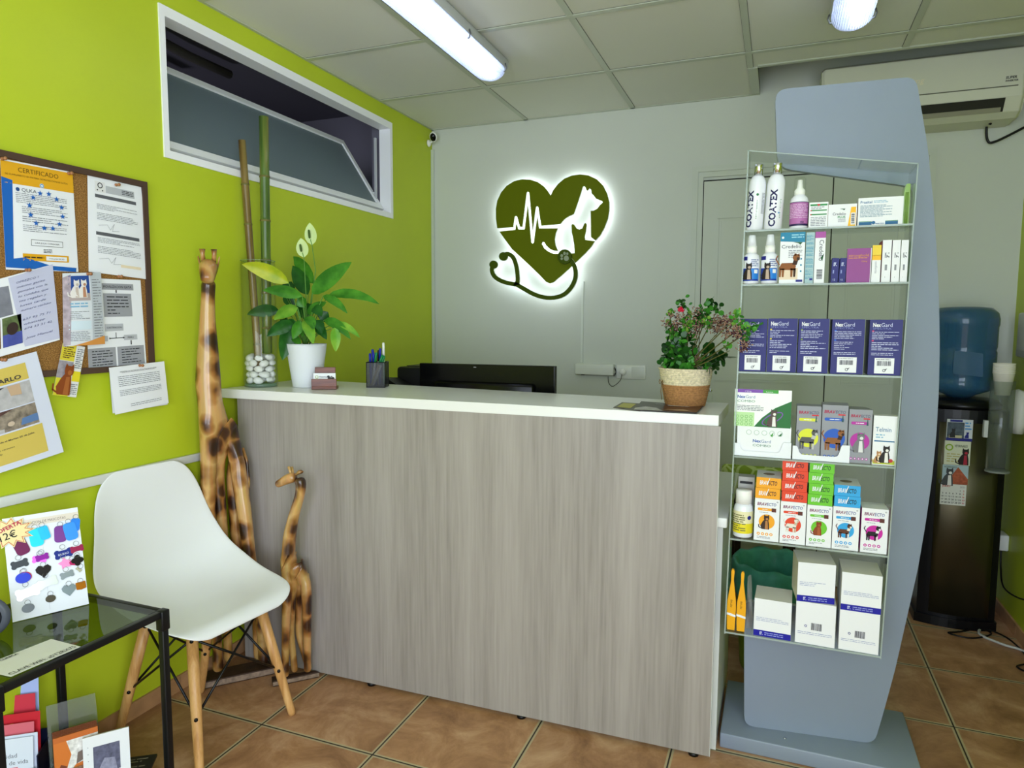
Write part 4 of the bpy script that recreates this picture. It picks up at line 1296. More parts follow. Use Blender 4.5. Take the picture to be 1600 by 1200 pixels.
core = Vector((c0.x, c0.y, c0.z + tz_ - .005))
for (px, py, dy, r_, n_, sz, mats_) in ((1065, 560, -.03, .035, 70, .019, (KG1, KG2)), (1052, 545, .02, .030, 50, .018, (KG1, KG2, KG2)), (1082, 562, .03, .032, 40, .020, (KG2, KG1)), (1068, 528, .0, .030, 50, .018, (KG1, KG2)),
                                   (1050, 515, .02, .022, 30, .015, (KG1, KG3)), (1076, 505, -.01, .022, 36, .016, (KG1, KG1, KG3)), (1100, 488, .01, .020, 30, .014, (KG1,)), (1111, 474, .01, .014, 18, .015, (KG1, KG2)), (1066, 476, .0, .014, 18, .013, (KG1, KG2)),
                                   (1108, 505, .0, .018, 22, .014, (KG1, KG3)), (1092, 497, -.02, .016, 20, .014, (KG1, KG2)), (1046, 490, .03, .010, 10, .012, (KG1, KG3)), (1120, 485, .02, .012, 12, .014, (KG2, KG1)),
                                   (1112, 558, -.02, .018, 16, .030, (KG2, KG1)), (1126, 560, -.01, .014, 8, .034, (KG2,)), (1040, 562, -.01, .014, 22, .016, (KG2, KG1)), (1046, 575, -.05, .010, 10, .014, (KG1, KG2)), (1076, 575, -.06, .012, 12, .016, (KG1,)),
                                   (1150, 492, .0, .012, 12, .012, (KG1, KG3)), (1158, 508, .0, .014, 16, .012, (KG3, KG1)), (1172, 517, -.01, .012, 14, .014, (KG1,)), (1184, 508, -.01, .008, 6, .013, (KG1,)), (1165, 522, -.01, .010, 8, .013, (KG1,)), (1136, 540, .0, .008, 5, .014, (KG1, KG2)),
                                   (1104, 575, -.06, .008, 6, .016, (KG1, KG2)), (1118, 574, -.03, .008, 6, .014, (KG2,))):
    c = cl(px, py, dy + fwdp(px))
    for _ in range(int(n_ * 1.35)):
        q = c + Vector((kr.gauss(0, .6), kr.gauss(0, .6), kr.gauss(0, .55))) * r_
        rleaf(lf, q, sz * kr.uniform(.8, 1.3), kr.choice(mats_))
for (px, py, dy, bend) in ((1066, 478, .0, .01), (1111, 476, .01, .0), (1100, 490, .01, .0), (1050, 512, .02, -.01), (1046, 490, .03, -.01), (1076, 505, -.01, .0), (1118, 490, .02, .0), (1148, 498, 0, -.02), (1160, 510, .0, -.02), (1180, 512, -.01, -.02), (1140, 548, .0, -.01), (1122, 520, 0, -.015)):
    e = cl(px, py, dy + fwdp(px)); mid_ = (core + e) / 2 + Vector((bend, 0, bend * .8))
    st.tube([core, core * .5 + mid_ * .5, mid_, e * .6 + mid_ * .4, e], [.0026, .0024, .002, .0016, .001], STK, 6)
for (px, py, dy, r_, n_) in ((1062, 498, -.02, .020, 50), (1056, 508, -.02, .016, 30), (1043, 505, 0, .012, 22), (1088, 492, -.02, .020, 50), (1084, 515, -.03, .018, 34), (1090, 505, -.03, .014, 26), (1120, 500, -.02, .016, 46), (1116, 515, -.01, .014, 30), (1130, 510, -.02, .016, 46), (1140, 500, -.01, .016, 46), (1148, 515, -.02, .014, 46),
                             (1152, 525, -.02, .012, 34), (1161, 545, -.02, .010, 28), (1165, 538, -.02, .010, 24), (1090, 560, -.06, .008, 14), (1048, 493, .0, .008, 12), (1138, 522, -.01, .012, 24)):
    c = cl(px, py, dy + fwdp(px))
    for _ in range(int(n_ * 1.35)):
        q = c + Vector((kr.gauss(0, .6), kr.gauss(0, .6), kr.gauss(0, .55))) * r_
        d = Vector((kr.uniform(-1, 1), kr.uniform(-1, 1), kr.uniform(-1, 1))).normalized()
        if kr.random() < .2: fl.lathe([(0, -.0022), (.002, 0), (0, .0022)], DRYD, q, 5, caps=False)
        else:
            fl.tube([q, q + d * kr.uniform(.005, .010)], [.0010, .0022], kr.choice((DRY, DRY, DRY, DRYD)), 4)
for (px, py) in ((1064, 482), (1066, 485), (1062, 484)):
    q = cl(px, py, -.03)
    for k in range(5):
        a_ = k * 1.26; fl.tube([q, q + Vector((math.cos(a_) * .006, -.003, math.sin(a_) * .006))], [.001, .0028], RED, 6)
for (px, py) in ((1126, 504), (1127, 506)):
    q = cl(px, py, -.04); fl.lathe([(0, -.003), (.0035, 0), (0, .003)], M('#e6d6e6', .5), q, 8, caps=False)
lf.build('foliage', t); st.build('stems', t); tag(fl.build('dried_flowers', t), kind='stuff')

# ---- brochures and a little stoppered bottle
f = MB()
c_ = [ctop(990, 642), ctop(1088, 647), ctop(1099, 636), ctop(1002, 628)]
org = c_[0].copy()
v = [p - org for p in c_]
f.hexa([Vector((p.x, p.y, 0)) for p in v], [Vector((p.x, p.y, .0012)) for p in v], M('#3b3533', .3, var=.3, vscale=12))
Pn = Panel.quad(f, [Vector((p.x, p.y, .0013)) for p in v], .21, .10)
Pn.grid(.09, 0, .21, .10, M('#4b2d22', .3, var=.4, vscale=25), 1, 2, 2); Pn.poly([(.0, .0), (.1, .0), (.07, .03), (.03, .04), (0, .02)], M('#b9b6b2', .3, var=.3, vscale=60), 2)
Pn.poly([(.10, .01), (.2, .0), (.16, .03)], M('#a58a78', .3), 3); Pn.text('Seminario', .10, .06, .018, PAPER, 3); Pn.text('canino', .055, .075, .010, PAPER, 3)
tag(f.build('brochure', loc=org + Vector((0, 0, .0016))), 'dark brochure lying at the right end of the worktop', 'brochure', 'brochures on the worktop')
f = MB()
c_ = [ctop(958, 637), ctop(1000, 643), ctop(1012, 632), ctop(972, 629)]
org = c_[0].copy(); v = [p - org for p in c_]
f.hexa([Vector((p.x, p.y, 0)) for p in v], [Vector((p.x, p.y, .001)) for p in v], M('#5b5544', .35))
Pn = Panel.quad(f, [Vector((p.x, p.y, .0011)) for p in v], .10, .07); Pn.rect(.01, .01, .06, .06, M('#b8b24a', .4), 1)
tag(f.build('brochure', loc=org + Vector((0, 0, .0002))), 'olive and yellow leaflet half under the dark brochure', 'brochure', 'brochures on the worktop')
c0 = ctop(1108, 630) + Vector((.0, .03, 0))
t = thing('stoppered_bottle', 'tiny clear bottle with a round metal stopper behind the rope basket', 'bottle', c0)
f = MB(); f.lathe([(0, 0), (.008, 0), (.009, .002), (.009, .026), (.005, .030), (.005, .034), (0, .034)], GLASS, seg=16); f.build('bottle_body', t)
f = MB(); f.lathe([(0, .034), (.004, .035), (.0065, .040), (.004, .046), (0, .047)], CHROME, seg=16); f.build('stopper', t)

# ================================================================= ON THE SIDE TABLE
t = thing('tag_display_board', 'white display board of pet name tags standing on the glass table', 'sign', (.19, -2.50, TZ))
A_ = P(20, 973, z=TZ); B_ = P(139, 944, z=TZ)
d_ = (B_ - A_).normalized()
W_ = (B_ - A_).length; hgt = .262
back_ = Vector((-d_.y, d_.x, 0)); back_ = back_ if back_.x < 0 else -back_
tilt = .30
up_ = (Vector((0, 0, 1)) * math.cos(tilt) + back_ * math.sin(tilt)).normalized()
side_ = math.sin(0)
right_ = d_
o_ = Vector((.19, -2.50, TZ))
f = MB(); f.M = Matrix.Translation(-o_)
nrm = right_.cross(up_)
base = A_ + Vector((0, 0, .0008))
c4 = [base, base + right_ * W_, base + right_ * W_ + up_ * hgt, base + up_ * hgt]
f.hexa([p - nrm * .003 for p in c4], c4, M('#e3e7ee', .4))
Pb = Panel.flat(f, base, right_, up_, W_, hgt)
Pb.rect(0, hgt * .885, W_, hgt * .955, M('#ddd3c6', .5), 1)
Pb.text('IDENTIFICACION DE MASCOTAS', W_ * .12, hgt * .905, .0095, M('#7c6f66', .6), 2, fit=W_ * .70)
Pb.rect(W_ * .475, .01, W_ * .482, hgt * .84, M('#cfd4dc', .4), 1)
f.build('board', t)
f = MB(); f.M = Matrix.Translation(-o_)
f.hexa([p - nrm * .0035 for p in (c4[0] + right_ * W_ * .35, c4[0] + right_ * W_ * .65, c4[0] + right_ * W_ * .65 + up_ * .17, c4[0] + right_ * W_ * .35 + up_ * .17)],
       [Vector((p.x, p.y, TZ + .001)) + back_ * .10 for p in (c4[0] + right_ * W_ * .35, c4[0] + right_ * W_ * .65)] + [c4[0] + right_ * W_ * .65 + up_ * .17 - nrm * .005, c4[0] + right_ * W_ * .35 + up_ * .17 - nrm * .005], M('#d3d7dd', .5))
f.build('easel_back', t)


def shape(kind, r):
    if kind == 'dog': return roundpoly([(-r * .62, -r), (r * .62, -r), (r * .62, r), (-r * .62, r)], r * .45)
    if kind == 'disc': return [(r * math.cos(k * PI / 10), r * math.sin(k * PI / 10) * .82) for k in range(20)]
    if kind == 'heart': return [(0, -r), (-r * .9, -.1 * r), (-r * 1.0, .4 * r), (-r * .6, .85 * r), (-r * .15, .75 * r), (0, .5 * r), (r * .15, .75 * r), (r * .6, .85 * r), (r, .4 * r), (r * .9, -.1 * r)]
    if kind == 'bone':
        out = []
        for (cx, cy, a0, a1) in ((r * .75, r * .3, -40, 150), (-r * .75, r * .3, 30, 220), (-r * .75, -r * .3, 140, 330), (r * .75, -r * .3, 210, 400)):
            for k in range(7):
                a = math.radians(a0 + (a1 - a0) * k / 6); out.append((cx + r * .33 * math.cos(a), cy + r * .33 * math.sin(a)))
        return out
    if kind == 'star': return [((r if k % 2 == 0 else r * .55) * math.sin(k * PI / 5), (r if k % 2 == 0 else r * .55) * math.cos(k * PI / 5)) for k in range(10)]
    if kind == 'clover': return [(r * (.72 + .35 * abs(math.cos(2 * a))) * math.cos(a), r * (.72 + .35 * abs(math.cos(2 * a))) * math.sin(a)) for a in [k * PI / 16 for k in range(32)]]
    if kind == 'square': return roundpoly([(-r, -r * .8), (0, -r), (r, -r * .8), (r, r * .8), (-r, r * .8)], r * .2)


# (u, v in the zoomed board picture 0..1, size, kind, colour, turn, label)
TG = [(.165, .735, .026, 'dog', '#6a1c4f', 18, 'large plum rectangular name tag at the top left of the tag board'), (.385, .80, .026, 'dog', '#2ad0ec', 4, 'turquoise rectangular name tag near the top of the tag board'), (.50, .835, .020, 'dog', '#2cb9ec', 12, 'sky blue rectangular tag overlapping the turquoise one'),
      (.725, .79, .024, 'dog', '#7b4096', -4, 'purple rectangular name tag on the tag board'), (.955, .865, .019, 'dog', '#2f84ee', -10, 'small bright blue tag behind the larger blue one'), (.875, .80, .026, 'dog', '#3f96f6', 8, 'large bright blue rectangular tag top right of the tag board'),
      (.125, .545, .019, 'bone', '#3b4048', 8, 'dark grey bone tag on the left of the tag board'), (.395, .555, .016, 'bone', '#ef6ff0', -8, 'pink bone tag behind the purple bone tag'), (.435, .57, .015, 'bone', '#8a1a9c', 8, 'purple bone tag on the tag board'),
      (.74, .565, .021, 'bone', '#202f86', 6, 'navy blue bone tag with engraved writing'), (.94, .59, .016, 'bone', '#9a2150', 6, 'crimson bone tag at the right edge of the tag board'),
      (.165, .395, .018, 'disc', '#ab1f4a', 0, 'crimson oval tag behind the blue oval tag'), (.15, .39, .018, 'disc', '#2a3fc4', 0, 'blue oval tag on the tag board'), (.435, .42, .019, 'heart', '#181216', 0, 'black heart tag on the tag board'),
      (.745, .455, .018, 'star', '#f392cf', 10, 'pink star tag on the tag board'), (.87, .445, .011, 'heart', '#c12065', 30, 'small crimson heart behind the black clover tag'), (.925, .46, .015, 'clover', '#161012', 0, 'black clover tag on the tag board'),
      (.19, .225, .026, 'bone', '#f4f4f6', 10, 'large shiny white bone tag lower left of the tag board'), (.47, .285, .023, 'bone', '#cfd3da', 12, 'pale silver bone tag beside the white bone tag'), (.755, .325, .016, 'bone', '#8b93a2', 10, 'small chrome bone tag on the tag board'), (.93, .355, .008, 'bone', '#b9b4a8', -50, 'tiny silver tag hanging from its ring at the right'),
      (.175, .06, .015, 'disc', '#5b5f66', 0, 'dark silver round tag at the lower left of the board'), (.49, .105, .0125, 'disc', '#4b463f', 0, 'small bronze round tag at the bottom middle of the board'), (.76, .155, .018, 'heart', '#7f8a99', 0, 'silver heart tag at the bottom of the board'), (.935, .175, .0125, 'square', '#a8651c', 4, 'copper shield tag at the lower right corner of the board')]
for i, (u, v, r, kind, colr, turn, lab) in enumerate(TG):
    u = .04 + u * .94
    lift = .0022 + (.0016 if 'overlapping' in lab or 'larger' not in lab and 'large bright' in lab or lab.startswith(('purple bone', 'blue oval', 'black clover', 'turquoise')) else 0) + .0002 * (i % 3)
    c = base + right_ * (u * W_) + up_ * (.012 + v * hgt * .90)
    r *= .92
    f = MB(); ca, sa = math.cos(math.radians(turn)), math.sin(math.radians(turn))
    met = .85 if colr in ('#f4f4f6', '#cfd3da', '#8b93a2', '#b9b4a8', '#5b5f66', '#7f8a99', '#a8651c', '#4b463f') else .25
    f.prism(shape(kind, r), lambda a, b, w: right_ * (a * ca - b * sa) + up_ * (a * sa + b * ca) - nrm * w, .0009, M(colr, .3, met), edge=M(colr, .3, met))
    if 'engraved' in lab:
        Pt = Panel(f, lambda a, b, l: right_ * (a * ca - b * sa) + up_ * (a * sa + b * ca) + nrm * l, 1, 1); Pt.text('BILBAO', 0, -.003, .0075, M('#c9cfe6', .4), 1, 'c', bold=.01)
    tg_ = f.build('name_tag', loc=c + nrm * lift); tag(tg_, lab, 'tag', 'name tags hooked on the display board')
    rg = MB(); rr_ = .0062; top_ = r * (1.0 if kind in ('dog', 'star') else .75)
    cc = right_ * (-top_ * sa) + up_ * (top_ * ca + rr_ * .6)
    rg.tube([cc + right_ * (rr_ * math.cos(a)) + up_ * (rr_ * math.sin(a)) + nrm * (.0004 * math.cos(2 * a)) for a in [k * PI / 8 for k in range(16)]], .0005, M('#8d9096', .25, .9), 5, closed=True)
    rg.build('split_ring', tg_)

# price burst taped to the board
STAR = M('#ead9a0', .6); REDI = M('#c22a2a', .6)
f = MB(); c = base + right_ * (.012) + up_ * (hgt * .855) + nrm * .005
pts = [((.056 if k % 2 == 0 else .038) * math.cos(k * PI / 13), (.040 if k % 2 == 0 else .026) * math.sin(k * PI / 13)) for k in range(26)]
T3 = lambda a, b, w: right_ * a + up_ * b - nrm * w
f.prism(pts, T3, .0006, STAR)
Ps = Panel(f, lambda a, b, l: right_ * a + up_ * b + nrm * l, 1, 1)
Ps.line([(p[0] * .88, p[1] * .88) for p in pts] + [(pts[0][0] * .88, pts[0][1] * .88)], .0011, REDI, 1)
Ps.text('OFERTA', .002, .010, .014, M('#b3234d', .6), 2, 'c', bold=.03, rot=.35); Ps.text('12€', -.002, -.016, .026, INK, 2, 'c', rot=.22, bold=.004)
tag(f.build('price_star', loc=c), 'yellow and red starburst price card reading 12 euros', 'card')
# grey tag machine edge left of board
f = MB(); q = P(4, 885, x=.16); f.lathe([(0, 0), (.045, 0), (.050, .005), (.050, .010), (.040, .014), (0, .014)], M('#4b4f57', .4), seg=28)
f.lathe([(.0, .0145), (.034, .0145), (.030, .017), (0, .017)], M('#2d3036', .4), seg=24)
q = P(-14, 890, y=-2.66)
tag(f.build('round_gadget', loc=(q.x, -2.675, TZ + .0505), rot=(PI / 2, 0, math.radians(40))), 'dark grey round plastic gadget left of the tag display board', 'gadget')

# wifi sheet with key
f = MB()
c_ = [P(17, 1058, z=TZ), P(126, 1011, z=TZ), P(80, 999, z=TZ), P(-40, 1046, z=TZ)]
org = c_[0].copy(); v = [p - org for p in c_]
f.hexa(v, [p + Vector((0, 0, .0005)) for p in v], M('#dcdcd6', .6))
w1 = v[1].length; h1 = v[3].length
Pn = Panel.quad(f, [p + Vector((0, 0, .0006)) for p in v], w1, h1)
Pn.text('CLAVE WIFI: a5T2RX75', w1 * .03, h1 * .05, .019, INK, 2, fit=w1 * .93)
Pn.text('RED WIFI CLINICA', w1 * .0, h1 * .86, .013, INK, 2, fit=w1 * .5, bold=.02)
tag(f.build('wifi_notice', loc=org + Vector((0, 0, .0006))), 'white wifi key notice lying on the glass table', 'notice')

# ---- leaflets and holders on the lower shelf
ZS = .0412
ACR = clear('clear_acrylic', '#e4e9e6', rough=.03, solid=.04, solidcol='#dfe6e6')


def leaflet(name, lab, cat, c, w, h, yaw, lean, col, deco=None, th=.0008, grp=None, roll=0):
    f = MB(); Rm = Matrix.Rotation(yaw, 4, 'Z') @ Matrix.Rotation(-lean, 4, 'X') @ Matrix.Rotation(roll, 4, 'Y')
    f.box(-w / 2, w / 2, 0, th, 0, h, col)
    Pn = Panel.flat(f, (-w / 2, 0, 0), (1, 0, 0), (0, 0, 1), w, h)
    if deco: deco(Pn)
    ob = f.build(name, loc=c); ob.rotation_euler = Rm.to_euler(); return tag(ob, lab, cat, grp)


REDP = M('#c8202f', .5); LBL = M('#b7c4e8', .5); YEL = M('#e0a921', .5)
yw = math.radians(38)
hx_, hy_ = P(28, 1150, z=.14).x, P(28, 1150, z=.14).y
c = P(30, 1195, z=.09)
hx_, hy_ = c.x, c.y
t = thing('leaflet_holder', 'dark navy desktop holder full of leaflets under the glass table', 'holder', (hx_, hy_, ZS + .001), yw)
f = MB(); DN = M('#141a33', .35)
f.box(-.06, .06, -.045, .045, 0, .004, DN); f.box(-.06, .06, -.045, -.042, .004, .055, DN); f.box(-.06, -.057, -.042, .045, .004, .09, DN); f.box(.057, .06, -.042, .045, .004, .09, DN); f.box(-.057, .057, .042, .045, .004, .12, DN)
f.build('holder_body', t)
fw = Vector((math.sin(yw), -math.cos(yw), 0)); rt_ = Vector((math.cos(yw), math.sin(yw), 0)); hc = Vector((hx_, hy_, ZS + .0055))
for i, (dx, dd, w_, h_, colr, lab, dec) in enumerate(((-.002, .038, .095, .135, '#dfe6f2', 'white leaflet in front of the red ones in the navy holder', 1), (.004, .030, .1, .140, '#d5dcec', 'pale blue leaflet just behind the white one in the holder', 0),
                                        (-.008, .018, .10, .165, '#d86a78', 'pinkish red leaflet in the middle of the navy holder', 0), (0, .004, .105, .185, '#c8202f', 'bright red leaflet with a yellow flower in the navy holder', 2),
                                        (-.014, -.020, .095, .225, '#cc3346', 'tall red leaflet at the back of the navy holder', 0), (-.012, -.032, .1, .262, '#a9baf0', 'light blue leaflet tallest at the back of the holder', 0))):
    def deco(Pn, k=dec, w_=w_, h_=h_):
        if k == 1: Pn.lines(.01, h_ * .25, w_ * .8, h_ * .45, 2, M('#e07a80', .6), seed=i); Pn.text('calidad', w_ * .15, h_ * .62, .016, GREYINK, 2); Pn.text('de vida', w_ * .4, h_ * .48, .016, GREYINK, 2)
        if k == 2: Pn.disc(w_ * .35, h_ * .8, .012, YEL, 2); Pn.disc(w_ * .25, h_ * .74, .010, M('#f2d7b0', .5), 3); Pn.line([(w_ * .45, h_ * .78), (w_ * .6, h_ * .84)], .0015, PAPER, 2)
    leaflet('leaflet', lab, 'leaflet', hc + rt_ * dx + fw * dd, w_, h_, yw, .10, M(colr, .5), deco, grp='leaflets in the navy holder')
# acrylic holder with orange booklets
c = P(120, 1185, z=.10); yw2 = math.radians(58)
hc = Vector((c.x, c.y, ZS + .001)); fw = Vector((math.sin(yw2), -math.cos(yw2), 0)); rt_ = Vector((math.cos(yw2), math.sin(yw2), 0))
t = thing('leaflet_holder', 'clear acrylic holder with orange booklets under the glass table', 'holder', hc, yw2)
f = MB(); f.box(-.062, .062, -.03, .03, 0, .003, ACR); f.box(-.062, .062, -.030, -.028, .003, .05, ACR); f.box(-.062, -.060, -.028, .03, .003, .10, ACR)
f.hexa([(-.062, .028, .003), (.062, .028, .003), (.062, .030, .003), (-.062, .030, .003)], [(-.062, .055, .205), (.055, .055, .205), (.055, .057, .205), (-.062, .057, .205)], ACR)
f.build('holder_body', t)
ORG = M('#d9772c', .5); BRN = M('#7c4128', .5)
for i in range(6):
    def deco(Pn, k=i):
        Pn.rect(0, .0, .105, .12, ORG, 1); Pn.poly([(.02, .02), (.05, .05), (.105, .06), (.105, .12), (.03, .12), (.04, .08)], M('#e6e1da', .5, var=.3, vscale=90), 2); Pn.poly([(.0, .03), (.03, .05), (.015, .06)], BRN, 3)
        Pn.poly([(.05, .05), (.075, .06), (.07, .085), (.055, .08)], M('#7a6a60', .6), 3)
    leaflet('booklet', ('orange booklet with a pale animal picture, frontmost in the acrylic holder', 'orange booklet right behind the front one in the acrylic holder', 'orange booklet third from the front in the acrylic holder', 'orange booklet fourth from the front in the acrylic holder', 'orange booklet last but one at the back of the acrylic holder', 'rearmost orange booklet in the acrylic holder')[i], 'booklet', hc + fw * (.024 - .007 * i) + Vector((0, 0, .0035)), .105, .135, yw2, .12, M('#8c4a2c' if i else '#c96a2a', .5), deco if i == 0 else None, th=.0035, grp='orange booklets in the acrylic holder' if i else None)
# white framed picture
c = P(165, 1190, z=.085)
def deco(Pn):
    Pn.rect(.024, .022, .088, .095, M('#56566e', .4, var=.45, vscale=70), 1); Pn.poly([(.03, .022), (.05, .06), (.075, .055), (.08, .022)], M('#8b8aa0', .5, var=.3, vscale=90), 2); Pn.ring(.056, .0585, .05, .0006, M('#c9cbd0', .5), 1) if False else None
    for k in range(5): Pn.disc(.012, .025 + .018 * k, .0013, M('#9a9ca0', .5), 1, 8)
leaflet('picture_card', 'white framed card with a grey animal picture under the table', 'card', Vector((c.x + .022, c.y - .012, ZS + .0045)), .112, .125, math.radians(52), .22, M('#e8e9ea', .45), deco, th=.008)
c = P(214, 1192, z=.05)
f = MB(); f.box(-.07, .06, -.05, .05, 0, .006, M('#15141d', .4)); Pn = Panel.flat(f, (-.07, -.05, .006), (1, 0, 0), (0, 1, 0), .13, .1); Pn.lines(.01, .02, .11, .09, 6, M('#6f6a58', .6), seed=5)
tag(f.build('booklet', loc=(c.x - .005, c.y - .02, .0415), rot=(0, 0, math.radians(35))), 'dark navy booklet lying flat beside the white framed card', 'booklet')
c = P(78, 1180, z=.06)
f = MB(); f.lathe([(0, 0), (.03, 0), (.04, .02), (.036, .05), (.02, .062), (0, .064)], M('#a88c12', .5), seg=20); tag(f.build('yellow_pouch', loc=(c.x - .02, c.y + .02, ZS + .0005)), 'mustard yellow pouch lying between the two leaflet holders', 'pouch')
# ================================================================= THE GREY DISPLAY STAND
STG = M('#848f9f', .34, var=.03, vscale=4, spec=.5)
STE = M('#a9b2bd', .4)
o_ = (2.09, -1.40, 0)
t = thing('display_stand', 'tall grey display stand with clear acrylic shelving beside the counter', 'display stand', o_)
f = LB(o_)
f.rbox(1.832, 2.384, -1.578, -1.236, 0.0, .048, STG, .004); f.build('base', t)
f = LB(o_); f.lathe([(0, 0), (.0045, .0), (.004, .002), (0, .003)], CHROME, (2.02, -1.535, .048), 10); f.build('base_screw', t)
b0 = Vector((1.923, -1.508, 0)); bd = Vector((.339, .043, 0)).normalized(); bn = Vector((bd.y, -bd.x, 0))


def B2(px, py):
    p = hitp(px, py, b0, bn) - b0
    return (p.dot(bd), p.z)


out = [B2(1211, 140), B2(1431, 119.5)]
right = [B2(*q) for q in ((1449, 225), (1457, 300), (1463, 380), (1467, 460), (1468.5, 540), (1467, 610), (1463, 680), (1456, 750), (1446, 820), (1434, 890), (1417, 965), (1399, 1045), (1380, 1115))]
br = B2(1366, 1164); bl = B2(1163, 1133)
br = (br[0], .0485); bl = (bl[0], .0485)
il = B2(1161, 1000)
holeR = B2(1436, 282)[0] - .012
pts = [out[0], out[1]] + right + [br, bl, (il[0], .455), (holeR - .02, .455), (holeR, 1.0), (holeR, B2(1432, 286)[1] - .01), (B2(1226, 266)[0] - .02, B2(1226, 262)[1])]
rads = [.035, .03] + [.03] * len(right) + [.03, .03, .02, .05, .2, .03, .04]
pl_ = roundpoly(pts, rads, 5)
f = LB(o_)
f.prism(pl_, lambda u, v, w: b0 + bd * u + Vector((0, 0, v)) - bn * w, .020, STG, edge=STE)
f.build('backboard', t)
# acrylic case
AC = clear('acrylic_sheet', '#fafcfb', gloss=.02, rough=.03, solid=.01, solidcol='#dfe8e6'); ACE = clear('acrylic_edge', '#e3ece8', rough=.05, solid=.38, solidcol='#cdd8d4')
YA, YB = -1.657, -1.530
SH = [1.577, 1.428, 1.182, .939, .695, .412]
def cx0(z): return 1.839 + (z - .41) * .0135
def cx1(z): return 2.251 + (z - .41) * .0165
zt0, zt1 = 1.795, 1.728
f = LB(o_)
f.hexa([(cx0(.41), YB, .41), (cx1(.41), YB, .41), (cx1(.41), YB + .003, .41), (cx0(.41), YB + .003, .41)], [(cx0(1.8), YB, zt0), (cx1(1.7), YB, zt1), (cx1(1.7), YB + .003, zt1), (cx0(1.8), YB + .003, zt0)], clear('acrylic_back', '#fafcfb', gloss=0.0, rough=.12))
f.build('back_sheet', t)
for fn, s_, zt in ((cx0, 1, zt0), (cx1, -1, zt1)):
    f = LB(o_); a = fn(.405); b = fn(zt)
    f.hexa([(a, YA, .405), (a + .003 * s_, YA, .405), (a + .003 * s_, YB, .405), (a, YB, .405)], [(b, YA, zt), (b + .003 * s_, YA, zt), (b + .003 * s_, YB, zt), (b, YB, zt)], AC)
    e = .0004
    f.hexa([(a - e, YA - .0012, .405), (a + (.003 + e) * s_, YA - .0012, .405), (a + (.003 + e) * s_, YA - .0002, .405), (a - e, YA - .0002, .405)], [(b - e, YA - .0012, zt), (b + (.003 + e) * s_, YA - .0012, zt), (b + (.003 + e) * s_, YA - .0002, zt), (b - e, YA - .0002, zt)], ACE)
    f.build('side_sheet', t)
for z in SH:
    f = LB(o_); f.box(cx0(z) + .0035, cx1(z) - .0035, YA + .001, YB - .001, z - .0045, z, AC); f.box(cx0(z) + .0035, cx1(z) - .0035, YA - .0012, YA + .0008, z - .0047, z + .0002, ACE); f.build('shelf', t)
f = LB(o_); f.hexa([(cx0(1.8), YA, zt0 - .003), (cx1(1.7), YA, zt1 - .003), (cx1(1.7), YB, zt1 - .003), (cx0(1.8), YB, zt0 - .003)], [(cx0(1.8), YA, zt0), (cx1(1.7), YA, zt1), (cx1(1.7), YB, zt1), (cx0(1.8), YB, zt0)], AC)
f.hexa([(cx0(1.8), YA - .0012, zt0 - .003), (cx1(1.7), YA - .0012, zt1 - .003), (cx1(1.7), YA - .0002, zt1 - .003), (cx0(1.8), YA - .0002, zt0 - .003)], [(cx0(1.8), YA - .0012, zt0), (cx1(1.7), YA - .0012, zt1), (cx1(1.7), YA - .0002, zt1), (cx0(1.8), YA - .0002, zt0)], ACE)
f.build('top_sheet', t)

# ---- packages
SPY = [355, 443, 582.5, 719, 852, 1003]
BOXW = M('#e8e9ec', .5); BXS = M('#d6d8dc', .55); BLK = M('#17181c', .5)


def pack(name, label, cat, l, r, top, s, body, draw=None, Y=-1.645, d=.03, yaw=0.0, group=None, side=None, z0=None, bot=None, topc=None, roll=0.0):
    pb = bot if bot is not None else SPY[s]
    zb = z0 if z0 is not None else SH[s] + .0006
    pm = (top + pb) / 2
    x0 = P(l, pm, y=Y).x; x1 = P(r, pm, y=Y).x
    z1 = P((l + r) / 2, top, y=Y).z
    w = x1 - x0; h = z1 - zb
    f = MB()
    f.box(0, w, 0, d, 0, h, body)
    if side: f.add([(w + .0002, 0, 0), (w + .0002, d, 0), (w + .0002, d, h), (w + .0002, 0, h)], [(0, 1, 2, 3)], side); f.add([(-.0002, 0, 0), (-.0002, d, 0), (-.0002, d, h), (-.0002, 0, h)], [(3, 2, 1, 0)], side)
    if topc: f.add([(0, 0, h + .0002), (w, 0, h + .0002), (w, d, h + .0002), (0, d, h + .0002)], [(0, 1, 2, 3)], topc)
    Pn = Panel.flat(f, (0, 0, 0), (1, 0, 0), (0, 0, 1), w, h)
    if draw: draw(Pn, w, h)
    o = f.build(name, loc=(x0, Y, zb), rot=(0, roll, yaw))
    tag(o, label, cat, group)
    o['_r'] = 0; del o['_r']
    return o, (x0, x1, zb, zb + h)


